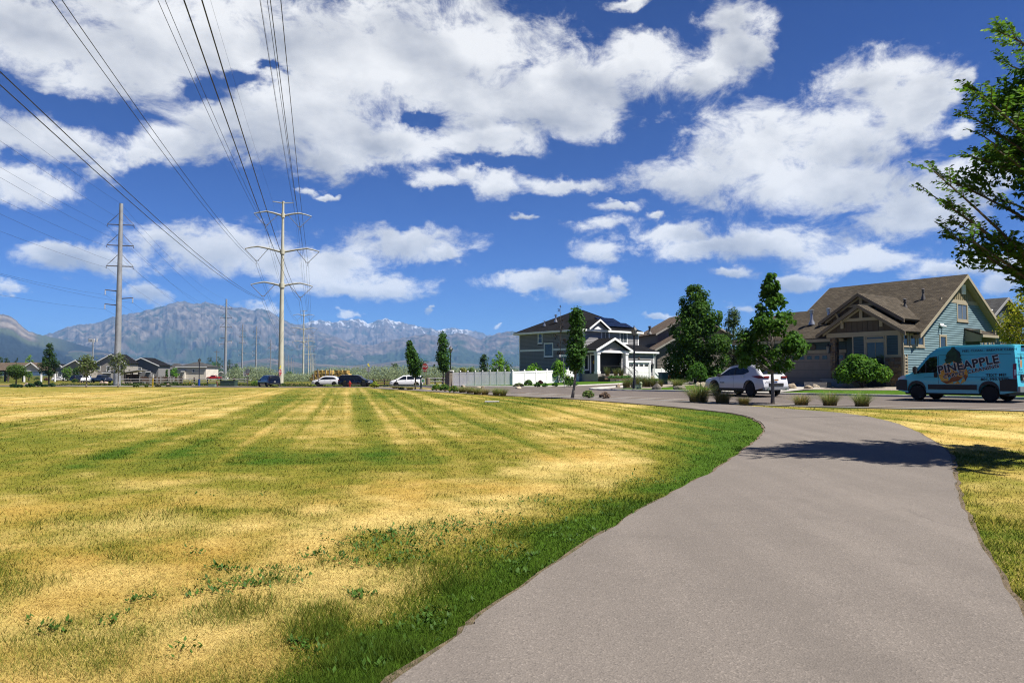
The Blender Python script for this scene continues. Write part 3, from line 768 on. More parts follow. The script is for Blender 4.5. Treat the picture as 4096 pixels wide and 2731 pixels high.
# ------------------------------------------------------------------ grass: blades over the lawn
def build_grass(n=600000):
    v = NR.rand(n * 2); r = 1.0 / (1 / 2.3 + (1 / 85.0 - 1 / 2.3) * v ** .92); a = (NR.rand(n * 2) - .5) * rad(92)
    x = r * np.sin(a); y = r * np.cos(a)
    ok = ~in_poly(x + NR.normal(0, .03, len(x)), y + NR.normal(0, .03, len(x)), PATH_POLY)
    ok &= (y < 92)
    lim = np.concatenate([[(60., -30.)], NEAR_ALL + vo_.mean(0) * 0, [(-17., 130.)], [(-200., 130.)], [(-200., -30.)]])
    ok &= in_poly(x, y, [tuple(p) for p in lim])
    # keep off the planted verge
    dmin = np.full(len(x), 9.); idx = np.where(ok & (x > -12) & (y > 20))[0]
    for q in vn[::1]: dmin[idx] = np.minimum(dmin[idx], np.hypot(x[idx] - q[0], y[idx] - q[1]))
    ok &= dmin > 1.7
    x, y, r = x[ok][:n], y[ok][:n], r[ok][:n]; n = len(x)
    g = green(x, y)
    thin = NR.rand(n); isg = thin < np.clip(g * 1.15 - .06, 0.02, 1)
    w = np.maximum(.003, r * .00095) * (.7 + .7 * NR.rand(n)); h = (.015 + .022 * NR.rand(n)) * (1 - .25 * sstep(5, 12, r) + .5 * sstep(16, 50, r)) * np.where(isg, 1.0, .62)
    h = h * (1 + 1.1 * (fbm(x / .6, y / .6, 3, 61) > .62) * isg) * np.where(NR.rand(n) < .05, 1.9, 1)
    th = NR.rand(n) * 2 * np.pi; lean = (.35 + .75 * NR.rand(n)) * np.where(isg, .85, 2.6); ph = NR.rand(n) * 2 * np.pi
    z = zt(x, y)
    dx, dy = np.cos(th) * w / 2, np.sin(th) * w / 2
    V = np.empty((n, 3, 3)); V[:, 0] = np.stack([x - dx, y - dy, z - .004], 1); V[:, 1] = np.stack([x + dx, y + dy, z - .004], 1)
    V[:, 2] = np.stack([x + np.cos(ph) * h * lean, y + np.sin(ph) * h * lean, z + h], 1)
    k = NR.rand(n)[:, None]
    ol = np.clip(1 - np.abs(g - .45) * 2.5, 0, 1)[:, None]
    st = straw_tone(x, y); cs = st * (.85 + .4 * k) + (OLIVE * 1.3 - STRAW) * (.45 * ol * NR.rand(n)[:, None])
    cg = GREEN * (.75 + .9 * k) + (OLIVE - GREEN) * (NR.rand(n)[:, None] ** 2 * (.75 - .45 * np.clip(g, 0, 1)[:, None]))
    c = np.where(isg[:, None], cg, cs) * (1.0 + .1 * (NR.rand(n)[:, None] - .5))
    fr = (.30 + .55 * sstep(5, 16, r))[:, None]; c = c * (1 - fr) + lawn_col(g, st) * fr
    C = np.repeat(c[:, None, :], 3, 1)
    F = np.arange(n * 3).reshape(n, 3)
    m = attr_mat('grass_blade', 'col', rough=.75, transl=.28, spec=.12)
    o = put('grass', big_mesh('grass', V.reshape(-1, 3), F, m, cols=C.reshape(-1, 3)))
    tag(o, kind='stuff')
build_grass()
def build_weeds():
    """broad-leaved weeds in the dry lawn"""
    spots = [(850,1245,60,14,140),(960,1238,55,12,120),(900,1225,40,8,60),(730,1275,30,7,45),(520,1310,35,6,45),(485,1357,35,10,70),(830,1367,20,6,35),(820,1287,45,10,80),(1050,1212,60,14,110),
             (940,1290,40,8,50),(1120,1195,70,14,110),(640,1322,40,12,60),(590,1345,30,10,50),(690,1490,22,10,40),(250,1430,20,8,20),(120,1440,30,10,30),(440,1270,12,5,16),(320,1375,22,6,26),
             (1290,1225,70,18,120),(1400,1170,60,16,110),(1200,1300,50,18,110),(1000,1420,40,18,90),(850,1500,60,24,120),(1500,1105,50,12,80),(560,1140,40,4,18),(1130,1265,40,8,50),(1230,1150,90,8,60),(960,1270,30,6,30),(420,1490,30,10,20)]
    V = []; C = []
    for (dx, dy, rx, ry, n) in spots:
        for _ in range(int(n * .55)):
            q = Gd(dx + R.gauss(0, 1.0) * rx, dy + R.gauss(0, 1.0) * ry)
            if in_poly(np.array([q[0]]), np.array([q[1]]), PATH_POLY)[0]: continue
            for _k in range(3):
                th = R.uniform(0, 6.28); l = R.uniform(.022, .048) * (1 + .02 * q[1]); w = l * .45; up = R.uniform(.2, 1.0)
                d = np.array([math.cos(th) * math.cos(up), math.sin(th) * math.cos(up), math.sin(up)]); s = np.array([-math.sin(th), math.cos(th), 0])
                b = q + np.array([R.gauss(0, .02), R.gauss(0, .02), .012])
                V += [b, b + d * l * .5 + s * w * .5, b + d * l, b + d * l * .5 - s * w * .5]
                c = np.array([.07, .15, .02]) * R.uniform(.7, 1.5); C += [c] * 4
    V = np.array(V); F = np.arange(len(V)).reshape(-1, 4)
    o = put('weeds', big_mesh('weeds', V, F, attr_mat('weed_leaf', 'col', .6, .25), cols=np.array(C))); tag(o, kind='stuff')
build_weeds()
# ------------------------------------------------------------------ power lines
M_TAN = mat('tan_steel', (.74,.72,.58), .6, .08, .8, .1)
M_GALV = mat('galvanised_steel', (.50,.51,.53), .5, .15, .9, .1, metal=.3)
M_ARM = mat('galvanised_arm', (.50,.50,.46), .5, .1, 2)
M_CABLE = mat('cable', (.035,.036,.04), .6, .1, 5)
M_INS = mat('insulator', (.30,.31,.32), .3, .1, 9)
M_INSW = mat('white_insulator', (.75,.75,.75), .35, .05, 9)
M_DARKST = mat('dark_steel', (.12,.11,.11), .6, .2, 4)
LDIR = Vector((-.2555, .967, 0)); LRZ = math.atan2(.2555, .967)
T0 = Vector((-45.6, 146.0, 0)); TSTEP = Vector((-65.0, 246.0, 0))
ATT = [(-3.2,30.7),(3.2,30.7),(-4.8,23.6),(4.8,23.6),(-3.6,16.6),(3.5,16.6)]
def insul(p, q, r=.10, n=14, core=.03):
    b = MB(); p = Vector(p); q = Vector(q); pts = []; rr = []
    for i in range(n * 2 + 1): pts.append(p.lerp(q, i / (n * 2))); rr.append(r if i % 2 else core)
    b.tube(pts, rr, 6); return b
def steel_tower(loc, label):
    t = thing('transmission_tower', label, 'power pole', loc, LRZ, 'tan steel transmission towers receding in a row')
    b = MB(); b.tube([(0,0,-.5),(0,0,0),(0,0,12),(0,0,24),(0,0,36)], [.54,.54,.44,.32,.21], 12); b.tube([(0,0,36),(0,0,36.25)], [.25,.25], 12)
    for z in (33.4, 26.1, 19.4): b.tube([(0,0,z-.45),(0,0,z+.45)], .34 + (36-z)*.011, 12)
    b.build('pole', M_TAN, t, smooth='auto')
    for s in (-1, 1):
        MB().tube([(s*.2,0,35.9),(s*2.0,0,36.1)], [.12,.07], 8).build('shield_arm', M_ARM, t, smooth='auto')
        for (zj, ex, ez, tx, tz, ix, ax, az) in [(33.4,3.1,.65,5.5,.1,1.0,3.2,-2.1),(26.1,4.7,.9,7.1,.35,2.8,4.8,-1.9),(19.4,3.4,.6,5.9,0,1.4,3.55,-2.2)]:
            MB().tube([(s*.25,0,zj),(s*ex*.55,0,zj+ez*.62),(s*ex,0,zj+ez),(s*(ex+tx)/2,0,zj+(ez+tz)/2+.05),(s*tx,0,zj+tz)], [.23,.19,.16,.13,.10], 8).build('crossarm', M_ARM, t, smooth='auto')
            insul((s*(tx-.1),0,zj+tz-.1),(s*(ax+.25),0,zj+az+.08)).build('insulator_string', M_INS, t)
            insul((s*ix,0,zj+ez*ix/ex-.15),(s*(ax-.25),0,zj+az+.08)).build('insulator_string', M_INS, t)
            y = MB(); y.cbox((s*ax,0,zj+az), (.75,.06,.14)); y.tube([(s*ax,0,zj+az),(s*ax,0,zj+az-.75)], .05, 6); y.cbox((s*ax,0,zj+az-.6),(.08,.5,.1)); y.build('yoke_plate', M_INS, t)
    return t
NTOW = 9
_tl = ['tan steel transmission tower with V shaped insulators, nearest and tallest of its line', 'second tan transmission tower along the line, above the hay bales', 'third tan transmission tower along the line, just behind the second', 'fourth tan transmission tower along the line']
tw0 = steel_tower((T0.x, T0.y, zt(T0.x, T0.y)), _tl[0])
for k in range(1, NTOW):
    p = T0 + TSTEP * k
    dup(tw0, (p.x, p.y, -.3), label=_tl[k] if k < 4 else '%s tan transmission tower down the line, a sliver against the mountains' % ['fifth','sixth','seventh','eighth','ninth'][k - 4])
perp = Vector((LDIR.y, -LDIR.x, 0))
def cable(name, label, starts, sag, r, group, seg=18):
    pts = []
    for i in range(len(starts) - 1):
        a, b = Vector(starts[i]), Vector(starts[i + 1])
        for j in range(seg):
            t = j / seg; p = a.lerp(b, t); p.z -= sag * 4 * t * (1 - t); pts.append(p)
    pts.append(Vector(starts[-1]))
    o = MB().tube(pts, r, 5, cap=False).build(name, M_CABLE, smooth=True)
    return tag(o, label, 'power line', group)
_side = ['left', 'right']
_lev = ['top', 'middle', 'bottom']
for i, (ox, oz) in enumerate(ATT):
    for j in (-1, 1):
        st = []
        for k in range(-1, NTOW):
            p = T0 + TSTEP * k + perp * (ox + j * .23); st.append((p.x, p.y, oz + (zt(p.x, p.y) if k == 0 else -.3)))
        cable('power_cable', 'black %s conductor of the pair hung from the %s %s crossarms' % ('outer' if (j > 0) == (ox > 0) else 'inner', _lev[i // 2], _side[i % 2]), st, 4.9, .021, 'conductors of the tan tower line')
for s in (-1, 1):
    st = []
    for k in range(-1, NTOW):
        p = T0 + TSTEP * k + perp * (2.0 * s); st.append((p.x, p.y, 36.0))
    cable('shield_wire', 'thin shield wire on the %s tip of the tan towers' % ('left' if s < 0 else 'right'), st, 4.0, .009, 'shield wires of the tan tower line')
# galvanised line on the left
L0 = Vector((-64.0, 120.0, 0)); LSTEP = Vector((-41.0, 151.0, 0))
def galv_pole(loc, label):
    t = thing('utility_pole', label, 'power pole', loc, LRZ, 'grey galvanised utility poles receding in a row')
    b = MB(); b.tube([(0,0,-.5),(0,0,0),(0,0,10),(0,0,20),(0,0,29.8)], [.58,.56,.47,.37,.29], 12)
    for k in range(26): b.cbox((.0,-.62+.011*k+.0,1.5+k*1.08),(.03,.16,.03))
    b.cbox((0,0,.06),(1.6,1.6,.12)); b.build('pole', M_GALV, t, smooth='auto')
    for s in (-1, 1):
        for z in (26.3, 22.9, 19.5):
            MB().tube([(s*.3,0,z),(s*2.0,0,z+.02)], [.085,.075], 8).build('crossarm', M_DARKST, t)
            MB().tube([(s*.3,0,z+1.9),(s*1.15,0,z+.95),(s*1.95,0,z+.12)], [.03,.06,.03], 6).build('brace', M_DARKST, t)
            b = MB(); b.tube([(s*2.0,0,z),(s*2.0,0,z-.3)], .04, 5); b.cbox((s*2.0,0,z-.32),(.07,.55,.07)); b.build('clamp', M_DARKST, t)
    for s, z in ((-1,15.5),(-1,13.2),(1,14.3)):
        MB().tube([(s*.4,0,z-.08),(s*2.1,0,z+.1)], [.09,.07], 8).build('lower_arm', M_DARKST, t)
        insul((s*2.05,0,z+.02),(s*2.05,0,z-.75),.11,5,.04).build('insulator', M_INSW, t)
    return t
gp0 = galv_pole((L0.x, L0.y, zt(L0.x, L0.y) - .05), 'grey galvanised utility pole nearest the park, tallest on the left')
_gl = ['grey galvanised utility pole left of the red pickup', 'grey galvanised utility pole beside the tan tower']
for k in range(1, 9):
    p = L0 + LSTEP * k
    dup(gp0, (p.x, p.y, -.35), label=_gl[k - 1] if k < 3 else 'thin far grey utility pole, %s of the left line' % ['fourth','fifth','sixth','seventh','eighth','ninth'][k - 3])
p = (PX(970, 354), 354, -.3); dup(gp0, p, label='slim grey utility pole standing between two thicker galvanised poles', sc=(.8,.8,.88))
p = (PX(868, 330), 330, -.3)
t = thing('wooden_pole', 'short wooden utility pole rising above the trees behind the red pickup', 'power pole', p)
MB().tube([(0,0,-.4),(0,0,13)], [.2,.14], 8).build('pole', mat('pole_wood', (.30,.26,.22), .9), t); MB().cbox((0,0,12.2),(2.4,.12,.14)).build('crossarm', mat('pole_wood', (.3,.26,.22)), t)
for (ox, oz, nm) in [(-2,26.0,'upper left'),(2,26.0,'upper right'),(-2,22.6,'middle left'),(2,22.6,'middle right'),(-2,19.2,'lower left'),(2,19.2,'lower right'),(-2.05,14.7,'upper short left'),(2.05,13.5,'short right'),(-2.05,12.4,'lower short left'),(0,29.7,'top')]:
    st = []
    for k in range(-2, 9):
        q = L0 + LSTEP * k + perp * ox; st.append((q.x, q.y, oz + (zt(q.x, q.y) if k == 0 else -.35)))
    cable('thin_cable', 'thin wire on the %s arms of the galvanised poles' % nm if nm != 'top' else 'thin wire at the top of the galvanised poles', st, 2.6, .012 if oz > 16 else .010, 'wires of the galvanised pole line', 14)
# phone mast behind the grey houses
x = PX(373, 560); t = thing('phone_mast', 'pale phone mast with white antenna panels behind the grey houses', 'phone mast', (x, 560, -.3))
MB().tube([(0,0,-.5),(0,0,28.5)], [.7,.45], 10).build('pole', M_GALV, t)
b = MB()
for k in range(3):
    a = k * 2.094; b.tube([(0,0,27.6),(2.4*math.cos(a),2.4*math.sin(a),27.6)], .09, 5); b.tube([(2.4*math.cos(a)-2*math.sin(a),2.4*math.sin(a)+2*math.cos(a),27.6),(2.4*math.cos(a)+2*math.sin(a),2.4*math.sin(a)-2*math.cos(a),27.6)], .08, 5)
b.build('platform', M_DARKST, t)
for k in range(3):
    a = k * 2.094 + .3
    for j in (-1.6, -.5, .6, 1.6):
        MB().cbox((2.6*math.cos(a)-j*math.sin(a), 2.6*math.sin(a)+j*math.cos(a), 28.2), (.3,.55,2.6), a).build('antenna_panel', M_INSW, t)
# ------------------------------------------------------------------ houses
def shingle_mat(name, col, swap=False, row=.14):
    col = tuple(q * ALB for q in col); m, nt, b = new_mat(name); N = nt.nodes.new; L = nt.links.new
    tc = N('ShaderNodeTexCoord'); mp = N('ShaderNodeMapping'); L(tc.outputs['Object'], mp.inputs['Vector'])
    if swap: mp.inputs['Rotation'].default_value = (0, 0, math.pi / 2)
    br = N('ShaderNodeTexBrick'); br.inputs['Scale'].default_value = 1.0; br.inputs['Brick Width'].default_value = .33; br.inputs['Row Height'].default_value = row
    br.inputs['Mortar Size'].default_value = .012; br.inputs['Mortar Smooth'].default_value = .3; br.inputs['Bias'].default_value = -.1
    br.inputs['Color1'].default_value = (*[c * .74 for c in col], 1); br.inputs['Color2'].default_value = (*[c * 1.28 for c in col], 1); br.inputs['Mortar'].default_value = (*[c * .4 for c in col], 1)
    L(mp.outputs[0], br.inputs['Vector'])
    no = N('ShaderNodeTexNoise'); no.inputs['Scale'].default_value = .8; no.inputs['Detail'].default_value = 6; L(tc.outputs['Object'], no.inputs['Vector'])
    mx = N('ShaderNodeMix'); mx.data_type = 'RGBA'; mx.blend_type = 'MULTIPLY'; mx.inputs[0].default_value = .3
    rg = N('ShaderNodeMapRange'); rg.inputs[1].default_value = .3; rg.inputs[2].default_value = .7; rg.inputs[3].default_value = .65; rg.inputs[4].default_value = 1.3; L(no.outputs['Fac'], rg.inputs[0])
    L(br.outputs['Color'], mx.inputs[6]); L(rg.outputs[0], mx.inputs[7]); L(mx.outputs[2], b.inputs['Base Color'])
    b.inputs['Roughness'].default_value = .95; b.inputs['Specular IOR Level'].default_value = .1
    bp = N('ShaderNodeBump'); bp.inputs['Strength'].default_value = .7; bp.inputs['Distance'].default_value = .02; L(br.outputs['Fac'], bp.inputs['Height']); bp.invert = True; L(bp.outputs[0], b.inputs['Normal'])
    return m
M_SHB = shingle_mat('brown_shingle', (.108,.090,.068)); M_SHB2 = shingle_mat('brown_shingle_cross', (.108,.090,.068), True)
M_SHK = shingle_mat('dark_shingle', (.015,.015,.018)); M_SHK2 = shingle_mat('dark_shingle_cross', (.015,.015,.018), True)
M_SHT = shingle_mat('tan_shingle', (.17,.13,.10)); M_SHG = shingle_mat('grey_shingle', (.10,.10,.10))
M_TRIM = mat('cream_trim', (.52,.44,.31), .7, .06, 3); M_WTRIM = mat('white_trim', (1.32,1.31,1.29), .6, .05, 3)
M_BLUE = mat('blue_siding', (.225,.345,.385), .75, .07, 2.5); M_BLUED = mat('blue_wall', (.035,.06,.07), .8, .07, 2.5)  # wall behind the boards darkened to draw shadow lines between the laps
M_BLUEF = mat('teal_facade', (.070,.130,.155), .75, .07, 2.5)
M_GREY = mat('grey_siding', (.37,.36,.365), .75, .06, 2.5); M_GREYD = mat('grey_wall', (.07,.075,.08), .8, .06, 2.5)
M_TAUPE = mat('taupe_siding', (.27,.23,.19), .8, .06, 2.5); M_BATT = mat('brown_batten', (.135,.100,.070), .8, .1, 3); M_BATT2 = mat('olive_batten', (.34,.28,.16), .8, .1, 3)
M_GLASS = glass_mat('window_glass'); M_GLASSB = mat('blind_glass', (.16,.18,.19), .15, .1, 3, spec=.6)
M_DOORT = mat('tan_garage', (.38,.31,.25), .7, .05, 2); M_WHITE = mat('white_vinyl', (1.36,1.35,1.33), .45, .03, 2); M_BLACK = mat('black_metal', (.012,.012,.013), .45, .1, 4)
M_STONES = [mat('ledge_stone_%s' % n, c, .9, .25, 9, .6) for n, c in (('tan', (.30,.20,.12)), ('brown', (.20,.125,.08)), ('grey', (.22,.19,.165)), ('ochre', (.38,.27,.15)))]
M_METALV = mat('vent_metal', (.62,.64,.66), .3, .05, 6, metal=.8)
M_DARK = mat('dark_interior', (.010,.010,.010), .9, .1, 3)
def V3(*a): return Vector(a)
def siding(parent, o, u, n, z0, z1, ph, span, holes, m, name='plank'):
    """lapped boards: one object per board; span(z) -> (u0, u1); holes = (u0,u1,z0,z1)"""
    o, u, n = Vector(o), Vector(u).normalized(), Vector(n).normalized(); z = z0; cache = {}
    while z < z1 - .02:
        h = min(ph, z1 - z); a0, a1 = span(z); b0, b1 = span(z + h)
        lo, hi = max(a0, b0) if True else a0, min(a1, b1)
        segs = [(lo, hi)]
        for (p, q, r, s) in holes:
            if r < z + h * .6 and s > z + h * .4:
                ns = []
                for (a, b) in segs:
                    if q <= a or p >= b: ns.append((a, b)); continue
                    if p > a: ns.append((a, p))
                    if q < b: ns.append((q, b))
                segs = ns
        for (a, b) in segs:
            if b - a < .08: continue
            k = (round(b - a, 3), round(h, 3))
            if k not in cache:
                w = b - a
                gp_ = .022 if h > .1 else 0; vs = [(0,0,gp_),(w,0,gp_),(w,0,h),(0,0,h)]; P = []
                for i, (x, _, zz) in enumerate(vs): P.append(u * x + V3(0, 0, zz))
                fr = [p + n * (.040 if i < 2 else .016) for i, p in enumerate(P)]
                me = MB().add(P + fr, [(4,5,6,7),(0,1,5,4),(3,7,6,2),(0,4,7,3),(1,2,6,5)]).mesh(name, m); cache[k] = me
            put(name, cache[k], parent, o + u * a + V3(0, 0, z))
        z += h
def battens(parent, o, u, n, u0, u1, zb, top, m, step=.34, name='board'):
    o, u, n = Vector(o), Vector(u).normalized(), Vector(n).normalized(); x = u0
    while x < u1 - .02:
        w = min(step, u1 - x); ta, tb = top(x), top(x + w)
        if max(ta, tb) > zb + .02:
            ta, tb = max(ta, zb + .01), max(tb, zb + .01)
            b = MB(); g = .012
            b.prism([o + u * (x + g) + V3(0,0,zb), o + u * (x + w - g) + V3(0,0,zb), o + u * (x + w - g) + V3(0,0,tb), o + u * (x + g) + V3(0,0,ta)], n * .02)
            b.prism([o + u * (x - .022) + n * .003 + V3(0,0,zb), o + u * (x + .022) + n * .003 + V3(0,0,zb), o + u * (x + .022) + n * .003 + V3(0,0,ta), o + u * (x - .022) + n * .003 + V3(0,0,ta)], n * .04)
            b.build(name, m, parent)
        x += step
def obox(mb, o, u, n, u0, u1, z0, z1, d0, d1, mi=0):
    o, u, n = Vector(o), Vector(u).normalized(), Vector(n).normalized()
    P = [o + u * a + n * d + V3(0, 0, z) for d in (d0, d1) for (a, z) in ((u0, z0), (u1, z0), (u1, z1), (u0, z1))]
    return mb.add(P, [(3,2,1,0),(4,5,6,7),(0,1,5,4),(1,2,6,5),(2,3,7,6),(3,0,4,7)], mi)
def window(parent, o, u, n, u0, u1, z0, z1, trim, tw=.10, split=0, sill=True, hsplit=0, pane=None, fr=None, head=0, grid=False):
    """frame and trim with real depth; panes behind it as sub-parts"""
    b = MB(); fr = fr or trim
    obox(b, o, u, n, u0 - tw, u0, z0 - tw, z1 + tw + head, .0, .055); obox(b, o, u, n, u1, u1 + tw, z0 - tw, z1 + tw + head, .0, .055)
    obox(b, o, u, n, u0, u1, z1, z1 + tw + head, .0, .054); obox(b, o, u, n, u0, u1, z0 - tw, z0, .0, .054)
    if sill: obox(b, o, u, n, u0 - tw - .05, u1 + tw + .05, z0 - tw - .05, z0 - tw, .0, .09)
    w = b.build('window', trim, parent)
    f = MB(); s = .035
    xs_ = [u0 + (u1 - u0) * i / (split + 1) for i in range(split + 2)]; zs_ = [z0 + (z1 - z0) * i / (hsplit + 1) for i in range(hsplit + 2)]
    for i, x in enumerate(xs_):
        a = x if i == 0 else x - s; c = x + s if i < len(xs_) - 1 else x; a = x if i == 0 else (x - s if i == len(xs_) - 1 else x - s / 2); c = a + s
        obox(f, o, u, n, a, c, z0, z1, .004, .035)
    for i, z in enumerate(zs_):
        a = z if i == 0 else (z - s if i == len(zs_) - 1 else z - s / 2)
        obox(f, o, u, n, u0 + s, u1 - s, a, a + s, .005, .034)
    f.build('sash', fr, w)
    for i in range(split + 1):
        for j in range(hsplit + 1):
            p = MB(); obox(p, o, u, n, xs_[i] + s * .5, xs_[i + 1] - s * .5, zs_[j] + s * .5, zs_[j + 1] - s * .5, .006, .016)
            p.build('pane', pane or M_GLASS, w)
    return w
def islands(parent, name, b, m):
    """each separate board of a builder as an object of its own"""
    par = list(range(len(b.v)))
    def fd(i):
        while par[i] != i: par[i] = par[par[i]]; i = par[i]
        return i
    for f in b.f:
        for i in f[1:]: par[fd(i)] = fd(f[0])
    gr = {}
    for f in b.f: gr.setdefault(fd(f[0]), []).append(f)
    for fs in gr.values():
        ids = sorted({i for f in fs for i in f}); mp_ = {i: k for k, i in enumerate(ids)}
        q = MB(); q.add([b.v[i] for i in ids], [tuple(mp_[i] for i in f) for f in fs]); q.build(name, m, parent)
def slab(parent, name, quads, m, th=.14):
    b = MB()
    for q in quads:
        q = [Vector(p) for p in q]; n = (q[1] - q[0]).cross(q[2] - q[0]).normalized()
        if n.z < 0: q = q[::-1]; n = -n
        b.prism(q, (-n * th))
    return b.build(name, m, parent)
def stones(parent, o, u, n, u0, u1, z0, z1, dep=.07, rows=.13, lw=(.18, .42)):
    b = MB(); obox(b, o, u, n, u0, u1, z0, z1, -.02, .02); b.build('stone_backing', M_STONES[2], parent)
    z = z0; cache = {}
    while z < z1 - .03:
        h = min(R.choice([rows * .7, rows, rows * 1.3]), z1 - z); x = u0
        while x < u1 - .02:
            w = min(R.uniform(*lw), u1 - x); w = w if u1 - x - w > .08 else u1 - x
            d = R.uniform(.6, 1.25) * dep; g = .008
            s = MB(); obox(s, o, u, n, x + g, x + w - g, z + g, z + h - g, .022, .022 + d); s.build('stone', R.choice(M_STONES), parent, bevel=0)
            x += w
        z += h
def garage_door(parent, o, u, n, u0, u1, z0, z1, m, cols, rows=4, win=None, pm=None, lights=1):
    b = MB(); obox(b, o, u, n, u0, u1, z0, z1, -.06, -.03); d = b.build('garage_door', m, parent)
    hh = (z1 - z0) / rows; ww = (u1 - u0) / cols
    for r in range(rows):
        s = MB(); obox(s, o, u, n, u0 + .01, u1 - .01, z0 + r * hh + .008, z0 + (r + 1) * hh - .008, -.03, -.012)
        for c in range(cols):
            if win and r == rows - 1: continue
            obox(s, o, u, n, u0 + c * ww + .09, u0 + (c + 1) * ww - .09, z0 + r * hh + .10, z0 + (r + 1) * hh - .10, -.012, .0)
        s.build('panel', pm or m, d)
        if win and r == rows - 1:
            for c in range(cols):
                a, e = u0 + c * ww + .10, u0 + (c + 1) * ww - .10
                for k in range(lights):
                    w = (e - a) / lights; p = MB(); obox(p, o, u, n, a + k * w + .02, a + (k + 1) * w - .02, z0 + r * hh + hh * .3, z0 + (r + 1) * hh - hh * .25, -.012, .004); p.build('pane', M_GLASS, d)
    return d
def roof_vent(parent, loc, m, h=.7, r=.09):
    b = MB(); b.lathe([(r * 2.6, -.15), (r * 2.2, .02), (r, .25), (r, h), (r * 1.7, h), (r * 1.7, h + .06), (r * .9, h + .09), (r * .9, h + .14), (r * 1.8, h + .14), (r * 1.8, h + .2), (.01, h + .26)], 10, loc)
    b.build('roof_vent', m, parent, smooth='auto')
def wall_lamp(parent, loc, s=1.0):
    b = MB(); x, y, z = loc
    b.cbox((x, y, z), (.1*s,.06*s,.3*s)); b.cbox((x, y-.1*s, z+.22*s), (.2*s,.2*s,.04*s)); b.lathe([(.11*s,.18*s),(.03*s,.32*s)], 8, (x, y-.1*s, z)); l = b.build('wall_lamp', M_BLACK, parent)
    MB().lathe([(.06*s,-.12*s),(.09*s,.18*s)], 8, (x, y-.1*s, z)).build('lamp_glass', M_GLASSB, l)

